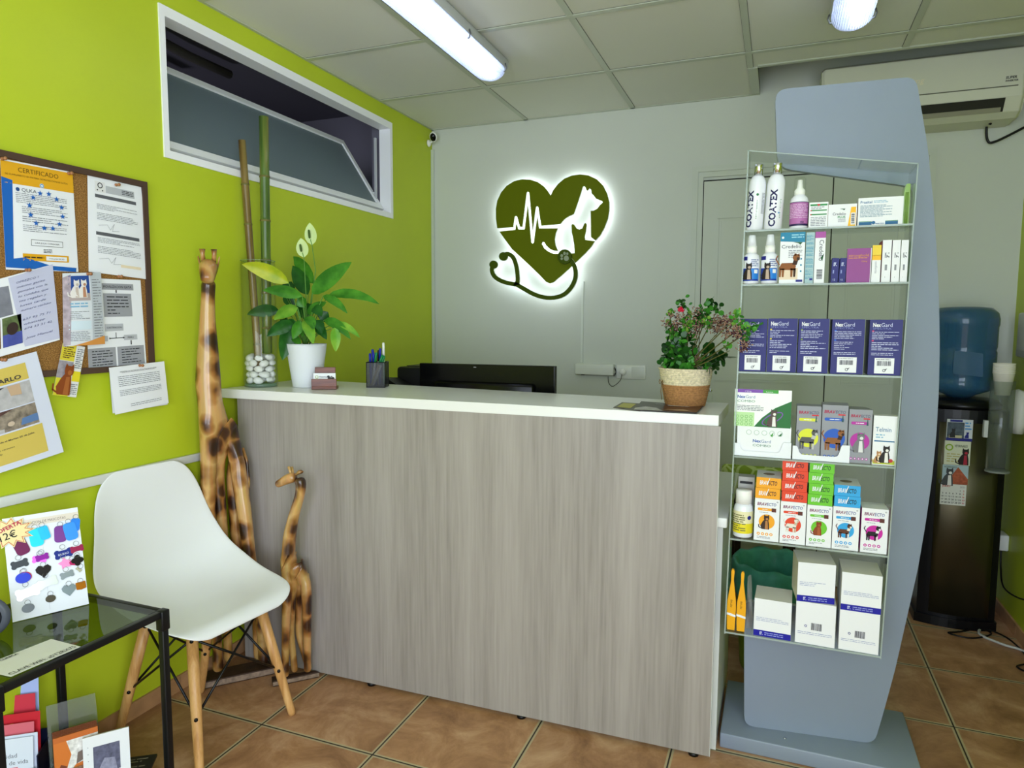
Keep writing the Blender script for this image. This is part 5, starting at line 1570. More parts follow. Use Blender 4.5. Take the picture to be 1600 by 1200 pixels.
def pet(Pn, u, v, s, c1, c2, kind='dog', l=4, flip=1):
    """a little printed animal: body, legs, head, ears, tail"""
    a = lambda x, y: (u + flip * x * s, v + y * s)
    if kind == 'stand':
        Pn.poly([a(-.42, .40), a(-.30, .62), a(.15, .62), a(.30, .50), a(.26, .30), a(-.34, .32)], c1, l)
        for x in (-.36, -.24, .12, .24): Pn.poly([a(x - .05, .38), a(x + .06, .38), a(x + .04, 0), a(x - .04, 0)], c1 if x < .2 else c2, l)
        Pn.poly([a(.14, .55), a(.32, .52), a(.40, .80), a(.22, .85)], c2, l + 1)
        Pn.disc(*a(.30, .86), .15 * s, c1, l + 2, 12); Pn.disc(*a(.38, .80), .07 * s, c2, l + 3, 10)
        Pn.poly([a(.18, .95), a(.26, 1.06), a(.30, .94)], c1, l + 2); Pn.poly([a(.34, .97), a(.42, 1.05), a(.44, .90)], c1, l + 2)
        Pn.line([a(-.40, .55), a(-.55, .80), a(-.48, .95)], .05 * s, c1, l)
    else:
        Pn.poly([a(-.26, 0), a(-.34, .25), a(-.20, .55), a(-.08, .70), a(.16, .70), a(.22, .40), a(.24, 0)], c1, l)
        Pn.poly([a(-.04, .02), a(-.02, .6), a(.12, .62), a(.17, .02)], c2, l + 1)
        Pn.disc(*a(.05, .80), .18 * s, c1, l + 2, 14); Pn.disc(*a(.08, .75), .085 * s, c2, l + 3, 10)
        Pn.poly([a(-.13, .86), a(-.10, 1.06), a(.00, .95)], c1, l + 2); Pn.poly([a(.10, .96), a(.20, 1.06), a(.22, .86)], c1, l + 2)
        Pn.line([a(-.26, .06), a(-.44, .14), a(-.46, .32)], .06 * s, c1, l)


def swoosh(Pn, u, v, s, m=None):
    Pn.poly([(u, v + s * .35), (u + s, v + s * .30), (u + s * .75, v), (u + s * .6, v + s * .18)], m or M('#1d5a33', .5), 3)


def barcode(Pn, u, v, w, h, m=None): Pn.bars(u, v, u + w, v + h, m or BLK, 3, seed=int(u * 9999) % 97 + 2)


# --- shelf 1
def bottle(name, label, c, prof, parts, cat='bottle', group=None, lean=0.0, seg=28):
    t = thing(name, label, cat, c, group=group, rot=(0, lean, 0))
    for pn, pr, m_ in parts:
        f = MB(); f.lathe(pr, m_, seg=seg)
        dec = prof.get(pn) if prof else None
        if dec: dec(f)
        f.build(pn, t)
    return t


BW = M('#e9ebf2', .22, coat=.4)
for i, (l, r, lab) in enumerate(((1167, 1195, 'leftmost tall white shampoo bottle with silver cap on the top shelf'), (1195.5, 1225, 'second tall white shampoo bottle with silver cap on the top shelf'))):
    a = P(l, 320, y=-1.625).x; b = P(r, 320, y=-1.625).x; R_ = (b - a) / 2 * .96; cx_ = (a + b) / 2
    h_ = P(1190, 275, y=-1.625).z - SH[0]; ht = P(1190, 257, y=-1.625).z - SH[0]
    ct = (cx_ - .003, -1.625, SH[0] + .0008)
    def deco(f, R_=R_, h_=h_, i=i):
        Pc = Panel.cyl(f, (0, 0, 0), R_ + .0003, h_, a0=-PI / 2 - .42)
        u0 = -.006 if i == 0 else .007
        Pc.text('COATEX', u0 + .0078, h_ * .05, .0245, M('#16164f', .4), 2, rot=PI / 2, bold=.035, fit=None, sx=1.02)
        Pc.lines(u0 + .018, h_ * .2, u0 + .021, h_ * .55, 12, M('#7aa07c', .5), seed=i)
        if i == 0:
            Pc.disc(u0 + .019, h_ * .64, .0035, M('#2e7d4a', .5), 2); Pc.lines(.026, h_ * .3, .036, h_ * .68, 16, GREYINK, seed=7)
        else: Pc.disc(u0 + .016, h_ * .30, .0022, M('#4c8fc4', .5), 2)
    bottle('shampoo_bottle', lab, ct, {'bottle_body': deco}, [('bottle_body', [(0, 0), (R_ - .003, 0), (R_, .003), (R_, h_ * .82), (R_ * .94, h_ * .90), (R_ * .74, h_ * .97), (R_ * .55, h_), (0, h_)], BW),
           ('cap', [(0, h_), (R_ * .50, h_ + .0005), (R_ * .50, ht - .002), (R_ * .46, ht), (0, ht)], CHROME)], group='tall white shampoo bottles', lean=.045)
# foam pump
a = P(1233, 335, y=-1.622).x; b = P(1263.5, 335, y=-1.622).x; R_ = (b - a) / 2 * .97
h_ = P(1248, 306, y=-1.622).z - SH[0]; ht = P(1248, 279, y=-1.622).z - SH[0]
def deco(f):
    Pc = Panel.cyl(f, (0, 0, 0), R_ + .0002, h_, a0=-PI / 2)
    w_ = R_ * 1.35
    Pc.rect(-w_, h_ * .08, w_, h_ * .78, M('#2c2350', .4), 1, 10); Pc.rect(-w_ + .0015, h_ * .14, w_ - .004, h_ * .76, M('#b06ba8', .4), 2, 10)
    Pc.lines(-w_ + .004, h_ * .3, w_ - .007, h_ * .72, 9, M('#dcb9dc', .5), l=3, seed=2); Pc.text('150', w_ * .1, h_ * .16, .007, M('#2c2350', .4), 3, bold=.03)
tt = bottle('foam_pump_bottle', 'white foam pump bottle with a mauve label on the top shelf', ((a + b) / 2, -1.622, SH[0] + .0008), {'bottle_body': deco},
       [('bottle_body', [(0, 0), (R_ - .002, 0), (R_, .002), (R_, h_ * .80), (R_ * .92, h_ * .90), (R_ * .66, h_ * .98), (R_ * .6, h_), (0, h_)], BW),
        ('pump', [(0, h_), (R_ * .58, h_ + .0004), (R_ * .58, h_ + (ht - h_) * .28), (R_ * .34, h_ + (ht - h_) * .42), (R_ * .26, h_ + (ht - h_) * .88), (0, h_ + (ht - h_) * .9)], WHITE)])
f = MB(); f.lathe([(R_ * .64, h_ + .001), (R_ * .60, ht - .002), (R_ * .5, ht), (0, ht)], GLASS, seg=24, caps=False); f.build('clear_cap', tt)
GRN = M('#2f8a4a', .5); REDM = M('#cc2a30', .5); LTX = M('#8d9097', .6); TEAL = M('#1b7fa3', .45); YLW = M('#f2b81a', .45)


def d_vet(Pn, w, h):
    Pn.rect(w * .06, h * .86, w * .96, h * .93, GRN, 1); Pn.poly([(w * .5, h * .84), (w * .4, h * .93), (w * .6, h * .93)], REDM, 2)
    for v in (.66, .50): Pn.rect(w * .1, h * v, w * .94, h * (v + .045), GRN, 1); Pn.disc(w * .1, h * (v + .02), w * .035, REDM, 2)
    Pn.lines(w * .1, h * .06, w * .9, h * .44, 6, LTX, seed=3); Pn.lines(w * .1, h * .72, w * .8, h * .84, 2, LTX, seed=4)


pack('medicine_box', 'small white medicine box with green stripes and a red triangle', 'box', 1264, 1293.5, 316, 0, BOXW, d_vet, d=.04, side=M('#c9c5b8', .5))


def d_cp(Pn, w, h):
    Pn.text('Credelio', w * .16, h * .52, h * .17, M('#26313a', .5), 2, fit=w * .46); Pn.text('PLUS', w * .34, h * .38, h * .14, M('#2f8a4a', .5), 2, bold=.02, fit=w * .27)
    swoosh(Pn, w * .40, h * .72, w * .2); Pn.lines(w * .36, h * .2, w * .62, h * .36, 4, LTX, seed=8)
    Pn.poly([(w * .70, 0), (w * .97, 0), (w * .97, h * .86), (w * .80, h * .86)], YLW, 1); Pn.rect(w * .80, h * .08, w * .95, h * .60, BOXW, 2); Pn.bars(w * .82, h * .12, w * .93, h * .56, BLK, 3, vert=False)


pack('medicine_box', 'white tablet box with a yellow right-hand stripe on the top shelf', 'box', 1294, 1338.5, 319, 0, BOXW, d_cp, d=.035, side=YLW)


def d_pr(Pn, w, h):
    Pn.text('Prasitel', w * .05, h * .80, h * .13, M('#2a6a96', .5), 2, fit=w * .26, bold=.01); Pn.lines(w * .35, h * .80, w * .66, h * .90, 2, M('#7fb0cc', .5), seed=2)
    Pn.lines(w * .05, h * .30, w * .76, h * .74, 9, M('#7c97a8', .6), seed=6, full=.4)
    DB = M('#1c5f8c', .45)
    for a, b in ((.03, .32), (.62, .90)): Pn.rect(w * a, h * .02, w * b, h * .13, DB, 1); Pn.rect(w * a, h * .135, w * b, h * .155, GRN, 1)
    Pn.disc(w * .36, h * .10, h * .06, DB, 2); Pn.lines(w * .4, h * .04, w * .6, h * .09, 1, DB, seed=1)


pack('medicine_box', 'widest white medicine box with blue and green foot on the top shelf', 'box', 1340.5, 1411, 308, 0, BOXW, d_pr, d=.06, side=BXS)
GRT = bpy.data.materials.new('green_plastic'); GRT.use_nodes = True
_b = GRT.node_tree.nodes['Principled BSDF']; _b.inputs['Base Color'].default_value = rgb('#a9d65a'); _b.inputs['Roughness'].default_value = .15; _b.inputs['Transmission Weight'].default_value = .35; _b.inputs['Alpha'].default_value = .85
a = P(1411.5, 320, y=-1.60).x; b = cx1(1.6) - .005; h_ = P(1425, 287, y=-1.60).z - SH[0]
f = MB(); w_ = b - a
f.prism(roundpoly([(0, 0), (w_, 0), (w_, h_), (w_ * .25, h_), (0, h_ * .75)], [0, 0, .004, w_ * .6, .01], 6), lambda u, v, w: Vector((u, w, v)), .045, GRT)
for k in range(3): f.tube([(w_ * (.3 + .2 * k), -.0012, .006), (w_ * (.3 + .2 * k), -.0012, h_ * .8)], .0012, GRT, 6)
tag(f.build('green_case', loc=(a, -1.60, SH[0] + .0008)), 'lime green ribbed plastic case at the right end of the top shelf', 'case')

# --- shelf 2
for i, (l, r, lab) in enumerate(((1160, 1187, 'leftmost small white spray bottle with a blue dog label'), (1188.5, 1215.5, 'second small white spray bottle with a blue dog label'))):
    a = P(l, 425, y=-1.628).x; b = P(r, 425, y=-1.628).x; R_ = (b - a) / 2 * .98
    h_ = P(1185, 396, y=-1.628).z - SH[1]; h2 = P(1185, 385, y=-1.628).z - SH[1]; ht = P(1185, 368, y=-1.628).z - SH[1]
    def deco(f, R_=R_, h_=h_):
        Pc = Panel.cyl(f, (0, 0, 0), R_ + .0002, h_, a0=-PI / 2 - .25)
        w_ = R_ * 1.3
        Pc.rect(-w_, h_ * .10, w_, h_ * .50, M('#1f3f9c', .4), 1, 10); Pc.rect(0, h_ * .16, w_, h_ * .48, M('#2c7fd6', .4), 2, 6); Pc.rect(-w_ * .85, h_ * .76, -w_ * .15, h_ * .88, NAVY, 1, 3)
        pet(Pc, -w_ * .05, h_ * .14, h_ * .52, M('#2a2220', .6), M('#b8a493', .6), 'sit', 4); Pc.rect(w_ * .5, h_ * .34, w_ * .85, h_ * .46, BOXW, 3, 2)
        Pc.lines(w_ * .2, h_ * .55, w_ * .95, h_ * .80, 4, M('#6f7aa8', .5), seed=5)
    bottle('spray_bottle', lab, ((a + b) / 2, -1.628, SH[1] + .0008), {'bottle_body': deco}, [('bottle_body', [(0, 0), (R_ - .003, 0), (R_, .003), (R_, h_ * .80), (R_ * .9, h_ * .92), (R_ * .6, h_), (0, h_)], BW),
           ('collar', [(0, h_), (R_ * .60, h_ + .0004), (R_ * .60, h2), (0, h2)], WHITE), ('cap', [(0, h2), (R_ * .56, h2 + .0004), (R_ * .42, ht - .001), (R_ * .38, ht), (0, ht)], M('#dfe3e8', .15))], group='small spray bottles')
BRNC = M('#8a5327', .6); BRND = M('#3c2413', .6)


def d_cred(Pn, w, h):
    Pn.poly([(0, h * .83), (w, h * .80), (w, h), (0, h)], TEAL, 1); Pn.lines(w * .45, h * .88, w * .95, h * .97, 2, M('#9fd3e4', .5), seed=1); Pn.disc(w * .1, h * .90, w * .05, BOXW, 2)
    Pn.text('Credelio', w * .06, h * .69, h * .10, M('#26313a', .5), 2, fit=w * .80); swoosh(Pn, w * .52, h * .75, w * .38)
    Pn.lines(w * .35, h * .50, w * .9, h * .66, 5, LTX, seed=3); Pn.poly([(0, h * .08), (w * .75, h * .08), (w * .75, h * .3), (w * .1, h * .34)], M('#e3cfb6', .6), 1)
    pet(Pn, w * .38, h * .13, h * .44, BRNC, BRND, 'stand', 3); Pn.rect(w * .68, h * .03, w * .95, h * .075, NAVY, 2)
    for k in (.48, .36, .24): Pn.disc(w * .87, h * k, w * .04, TEAL, 2, 8)


pack('tablet_box', 'tall white tablet box with teal top and a tabby cat picture', 'box', 1218.5, 1257, 363, 1, BOXW, d_cred, d=.02, side=BXS)


def d_leaf(Pn, w, h):
    for i in range(12):
        v = h * (.96 - .075 * i) + (0 if i % 3 else -.002); Pn.lines(w * .05, v - h * .05, w * .9, v, 3, M('#2f8fae', .5), seed=i)
    Pn.rect(w * .55, h * .06, w * .9, h * .1, NAVY, 2)


pack('folded_leaflet_box', 'pale teal printed carton side right of the tabby cat box', 'box', 1258.5, 1272, 363, 1, M('#a9c3c6', .6), d_leaf, Y=-1.640, d=.06)


def d_spine(Pn, w, h):
    Pn.rect(0, h * .88, w, h, M('#a9509f', .45), 1); Pn.text('Credelio', w * .42, h * .84, w * .62, M('#26313a', .5), 2, rot=-PI / 2); Pn.poly([(w * .75, h * .42), (w * .9, h * .58), (w * .6, h * .50)], M('#1d5a33', .5), 2)
    Pn.bars(w * .25, h * .08, w * .8, h * .27, BLK, 2, vert=False)


pack('tablet_box', 'narrow white tablet box spine with mauve top on the second shelf', 'box', 1272.8, 1289, 362, 1, BOXW, d_spine, d=.09, side=BXS)


def d_bl(Pn, w, h): Pn.blocks(w * .25, h * .68, w * .7, h * .82, M('#c9cfea', .5), 5, 2); Pn.lines(w * .2, h * .3, w * .4, h * .6, 1, M('#8f97cf', .5), seed=2); Pn.text('12', w * .3, h * .1, w * .4, M('#c9cfea', .5), 2)


for i, (l, r, lab) in enumerate(((1298.5, 1309.5, 'left of the two thin navy boxes on the second shelf'), (1311, 1321, 'right of the two thin navy boxes on the second shelf'))):
    pack('navy_box', lab, 'box', l, r, 403, 1, M('#0b0d68', .4), d_bl, d=.07, group='thin navy boxes', roll=.03)


def d_st(Pn, w, h):
    Pn.text('stronghold', w * .07, h * .76, h * .11, M('#d9963c', .5), 2, fit=w * .82); Pn.lines(w * .07, h * .70, w * .85, h * .74, 1, M('#d9963c', .5), seed=1); Pn.text('120mg', w * .6, h * .60, h * .06, M('#d9963c', .5), 2)
    Pn.rect(w * .97, 0, w, h, BOXW, 1)


pack('medicine_box', 'plain purple medicine box with faint gold lettering', 'box', 1323, 1361, 388, 1, M('#8c3f86', .4), d_st, d=.03, side=BOXW)


def d_yel(Pn, w, h): Pn.rect(0, h * .72, w, h, M('#e9c92e', .4), 1); Pn.rect(0, h * .60, w, h * .73, YLW, 1); Pn.text('confortis', w * .35, h * .56, w * .42, LTX, 2, rot=-PI / 2)


pack('medicine_box', 'narrow white box with yellow top half on the second shelf', 'box', 1362.3, 1376, 383, 1, BOXW, d_yel, d=.05)


def d_wh(Pn, w, h): Pn.blocks(w * .3, h * .58, w * .8, h * .70, GREYINK, 6, 2); Pn.lines(w * .35, h * .2, w * .6, h * .5, 1, LTX, seed=3); Pn.text('1', w * .4, h * .1, w * .3, LTX, 2)


for l, r, sd, lab in ((1378, 1392, '#a0324e', 'first tall narrow white box beside the yellow-topped box, maroon side'), (1393.5, 1406, '#c7cbd0', 'middle of the three tall narrow white boxes'), (1407.2, 1418.5, '#3f8a4c', 'rightmost tall narrow white box with green side')):
    pack('medicine_box', lab, 'box', l, r, 375, 1, BOXW, d_wh, d=.075, side=M(sd, .5), group='tall narrow white boxes')

# --- shelf 3
WTX = M('#c9cdea', .5)
for i, (l, r, top, c2, lab) in enumerate(((1156, 1197.5, 498, '#d9c93a', 'first navy box from the left, behind the plant twigs'), (1199, 1245, 497.5, '#d9c93a', 'second navy box from the left in the row of five'), (1247, 1294.5, 498, '#7d9a3a', 'middle navy box in the row of five on the third shelf'),
                                     (1299, 1350, 499, '#3f6fd0', 'fourth navy box from the left in the row of five'), (1357.5, 1409, 499.5, '#c23a6a', 'rightmost navy box in the row with a pink mark'))):
    def d(Pn, w, h, c2=c2, i=i):
        Pn.text('Nex', w * .10, h * .87, h * .10, BOXW, 2, bold=.03, fit=w * .24); Pn.text('Gard', w * .35, h * .87, h * .10, WTX, 2, fit=w * .34); Pn.text('SPECTRA', w * .10, h * .825, h * .045, M('#7f86c0', .5), 2, fit=w * .56)
        for v in (.795, .62): Pn.rect(w * .08, h * v - h * .012, w * .14, h * v + h * .012, M(c2, .5), 2)
        Pn.lines(w * .08, h * .64, w * .90, h * .79, 5, WTX, seed=i, full=.3, t=.32); Pn.lines(w * .08, h * .44, w * .90, h * .60, 5, WTX, seed=i + 9, full=.3, t=.32); Pn.lines(w * .08, h * .35, w * .75, h * .41, 2, WTX, seed=i + 4, t=.35)
        Pn.rect(w * .20, h * .03, w * .80, h * .31, BOXW, 1); Pn.lines(w * .25, h * .27, w * .75, h * .295, 1, GREYINK, seed=2); barcode(Pn, w * .28, h * .17, w * .42, h * .085)
        Pn.ring(w * .5, h * .085, w * .05, w * .018, BLK, 2, 12); Pn.poly([(w * .51, h * .10), (w * .60, h * .125), (w * .54, h * .08)], BLK, 3)
    pack('navy_carton', lab, 'box', l, r, top, 2, M('#0a0c66', .38), d, d=.095, group='navy cartons on the third shelf')

# --- shelf 4
GRNC = M('#3f9a33', .45); PURP = M('#7a4aa8', .45); GDK = M('#1f6a2c', .45)
NB = M('#1f4fa0', .5)


def nexlogo(Pn, u, v, s):
    Pn.text('Nex', u, v, s, NB, 3, bold=.02, fit=s * 1.75); Pn.text('Gard', u + s * 1.8, v, s, M('#6f86a8', .5), 3, fit=s * 2.1); Pn.text('COMBO', u, v - s * .95, s * .78, M('#5c8a6c', .5), 3, fit=s * 3.9)


def d_combo(Pn, w, h):
    Pn.rect(w * .05, h * .91, w * .50, h, PURP, 1); Pn.rect(w * .50, h * .91, w * .77, h, GRNC, 1); Pn.text('< 2,5 kg', w * .18, h * .93, h * .05, BOXW, 2); Pn.text('3 pipetas', w * .55, h * .93, h * .05, BOXW, 2)
    nexlogo(Pn, w * .05, h * .76, h * .115); Pn.lines(w * .05, h * .42, w * .52, h * .58, 4, GREYINK, seed=2, full=.9); Pn.grid(0, 0, w * .36, h * .38, M('#b8dda0', .5), 1, 1, 1)
    Pn.poly([(w * .36, 0), (w * .50, h * .25), (w * .72, h * .52), (w, h * .72), (w, 0)], GDK, 2); Pn.ring(w * .68, h * .24, w * .21, w * .018, PURP, 3, 28, ry=h * .12, rot=.55)
    pet(Pn, w * .69, h * .02, h * .45, M('#5b4a48', .6), M('#e9e6e2', .6), 'sit', 4)
    for i in range(4):
        for j in range(3): Pn.ring(w * (.06 + .08 * i), h * (.06 + .10 * j), w * .028, w * .006, GRNC, 2, 12)


x0 = P(1148.5, 660, y=-1.62).x; xr = P(1236, 660, y=-1.62).x
z2 = P(1190, 666, y=-1.645).z
o1, bb1 = pack('carton_display', 'white counter display carton with green circles below the cat card', 'box', 1151.5, 1235.5, 666, 3, BOXW,
               lambda Pn, w, h: ([Pn.ring(w * (.22 + .145 * k), h * .78, w * .05, w * .006, M('#7fb08a', .5), 2, 16) for k in range(5)], Pn.poly([(w * .62, h * .7), (w * .68, h * .82), (w * .66, h * .66)], GRNC, 3), Pn.poly([(w * .76, h * .7), (w * .84, h * .82), (w * .82, h * .7)], GDK, 3), nexlogo(Pn, w * .3, h * .46, h * .14)), d=.085)
pack('header_card', 'green and white header card with a cat ringed in purple', 'card', 1147.5, 1236.5, 609, 3, M('#eef0ee', .45), d_combo, Y=-1.6462, d=.0012, z0=z2 - .002, bot=667)


def tray(lab, l, r, top, dip):
    Y = -1.6505
    a = P(l, 700, y=Y).x; b = P(r, 700, y=Y).x; w = b - a; h = P((l + r) / 2, top, y=Y).z - SH[3]; lo = h * dip
    pts = roundpoly([(0, 0), (w, 0), (w, h), (w * .86, h), (w * .80, lo), (w * .14, lo), (w * .08, h * .8), (0, h * .8)], [0, 0, .002, .004, .010, .010, .004, .002], 5)
    f = MB(); f.prism(pts, lambda u, v, q: Vector((u, q, v)), .0012, M('#e4e7ec', .3)); f.box(0, .0012, .0012, .10, 0, h * .8, M('#e4e7ec', .3)); f.box(w - .0012, w, .0012, .10, 0, h, M('#e4e7ec', .3))
    tag(f.build('shelf_tray', loc=(a, Y, SH[3] + .0007)), lab, 'tray', 'white trays on the fourth shelf')


tray('white card tray holding the display carton, left on the fourth shelf', 1147.5, 1236.2, 690, .32)
tray('white card tray holding the slim grey boxes on the fourth shelf', 1238.5, 1328, 694, .30)
GRB = M('#8e9096', .4); GRBS = M('#6e7076', .4)
CATS = [('#d7dc2e', '#5a5a58', '#bdbdb8'), ('#2257b8', '#8f5b30', '#3c2413'), ('#b02a9a', '#77777c', '#dcdcdc')]
for i, (l, r, top, c3) in enumerate(((1244, 1282, 634.5, 0), (1283.5, 1324, 633, 1), (1325.5, 1362, 640, 2))):
    cc = M(CATS[i][0], .45); k1 = M(CATS[i][1], .6); k2 = M(CATS[i][2], .6)
    for k in range(1 if i < 2 else 1):
        def d(Pn, w, h, cc=cc, k1=k1, k2=k2, i=i):
            Pn.text('BRAV', w * .08, h * .855, h * .075, M('#a82a4a', .5), 2, bold=.03, fit=w * .42, shear=.1); Pn.text('ECTO', w * .52, h * .855, h * .075, M('#5a5a72', .5), 2, bold=.02, fit=w * .38, shear=.1); Pn.rect(w * .62, h * .82, w * .90, h * .845, REDM, 2)
            Pn.poly(roundpoly([(w * .1, h * .72), (w * .85, h * .72), (w * .85, h * .775), (w * .1, h * .775)], h * .025, 3), cc, 2); Pn.lines(w * .3, h * .735, w * .7, h * .76, 1, BOXW, l=3, seed=i); Pn.poly([(w * .76, h * .71), (w * .84, h * .71), (w * .81, h * .83), (w * .79, h * .83)], M('#2a4f58', .5), 4)
            Pn.disc(w * .5, h * .41, w * .42, cc, 2, 28, ry=w * .42); pet(Pn, w * .5, h * .20, h * .36, k1, k2, 'stand' if i < 2 else 'sit', 4)
            for q in range(5): Pn.disc(w * (.16 + .165 * q), h * .085, w * .062, cc, 2, 12); Pn.disc(w * (.16 + .165 * q), h * .085, w * .03, BOXW, 3, 8)
        lab = ('front slim grey box with a yellow circle and grey cat', 'front slim grey box with a blue circle and tabby cat', 'front slim grey box with a magenta circle and white cat')[i]
        pack('pipette_box', lab, 'box', l, r, top, 3, GRB, d, Y=-1.642, d=.015, side=GRBS, group='slim grey boxes, front row')
    for k in range(1, (3, 4, 6)[i]):
        dz_ = 0
        f_o, _ = pack('pipette_box', ('grey box stacked behind the yellow circle one', 'grey box stacked behind the blue circle one', 'grey box stacked behind the magenta circle one')[i] + ', ' + ('second', 'third', 'fourth', 'fifth', 'sixth', 'seventh')[k - 1] + ' from the front', 'box', l - k * (2.2 if i == 2 else .4), r - k * (2.2 if i == 2 else .4), top - k * (1.2 if i < 2 else .8), 3, GRB, None, Y=-1.642 + .016 * k, d=.015, side=GRBS, group='slim grey boxes, further back')


def d_tel(Pn, w, h):
    Pn.text('Telmin', w * .10, h * .68, h * .13, M('#2a6a96', .5), 2, fit=w * .66); Pn.lines(w * .12, h * .54, w * .55, h * .64, 2, M('#7fb0cc', .5), seed=2); Pn.rect(w * .06, h * .475, w * .92, h * .50, M('#2a6a96', .5), 1)
    Pn.grid(w * .03, h * .02, w * .96, h * .10, M('#b9c23a', .5), 1, 1, 1)
    pet(Pn, w * .26, h * .04, h * .24, M('#b98a5c', .6), M('#e3cdb2', .6), 'sit', 3); pet(Pn, w * .56, h * .05, h * .34, M('#2a2522', .6), M('#e9e6e0', .6), 'sit', 4); Pn.disc(w * .80, h * .10, w * .09, M('#b5352a', .5), 5)


pack('tablet_box', 'white worming medicine box with kitten and puppy at the right end', 'box', 1364, 1401, 650, 3, BOXW, d_tel, d=.035, side=BXS)

# --- shelf 5
R_ = (P(1177, 800, y=-1.62).x - P(1146, 800, y=-1.62).x) / 2 * 1.0; h_ = P(1160, 786, y=-1.62).z - SH[4]; ht = P(1160, 765, y=-1.62).z - SH[4]
def deco(f):
    Pc = Panel.cyl(f, (0, 0, 0), R_ + .0002, h_, a0=-PI / 2)
    w_ = R_ * 1.5
    Pc.rect(-w_, h_ * .14, w_, h_ * .80, M('#e6dfb4', .4), 1, 12); Pc.rect(-w_, h_ * .14, w_, h_ * .44, M('#e3d22b', .4), 2, 12); Pc.lines(-w_ * .9, h_ * .2, w_ * .2, h_ * .72, 8, M('#6c6a3a', .5), l=3, seed=2); Pc.disc(w_ * .45, h_ * .62, .006, NAVY, 3)
bottle('tablet_jar', 'white screw-top tablet jar with a yellow label on the fifth shelf', (P(1161.5, 800, y=-1.62).x, -1.62, SH[4] + .0008), {'bottle_body': deco},
       [('bottle_body', [(0, 0), (R_ - .003, 0), (R_, .004), (R_, h_ * .80), (R_ * .92, h_ * .92), (R_ * .78, h_), (0, h_)], BW), ('screw_cap', [(0, h_), (R_ * .82, h_ + .0004), (R_ * .82, ht - .003), (R_ * .76, ht), (0, ht)], WHITE)])
pack('carton_box', 'grey-white carton standing behind the yellow-labelled tablet jar', 'box', 1152, 1177.5, 745, 4, M('#a8a7a3', .6), lambda Pn, w, h: Pn.lines(w * .1, h * .85, w * .9, h * .95, 1, BLK, seed=3), Y=-1.590, d=.04)
BV = [('#eda21c', 'yellow', 1178.5, 1217.5, 779.5, 2, 746, '#3a2a20', '#b07a46'), ('#dd4422', 'orange', 1218.8, 1259, 784.5, 4, 719, '#e3ddd2', '#c9b8a0'), ('#6abf2a', 'green', 1260.3, 1299.5, 790, 4, 722, '#8a3f1c', '#a5552c'),
      ('#2f9fdc', 'blue', 1300.8, 1342.5, 792.5, 2, 758, '#5c3520', '#e6ded2'), ('#c4219c', 'magenta', 1345.5, 1387.5, 795, 0, 0, '#201c20', '#e6e2e0')]
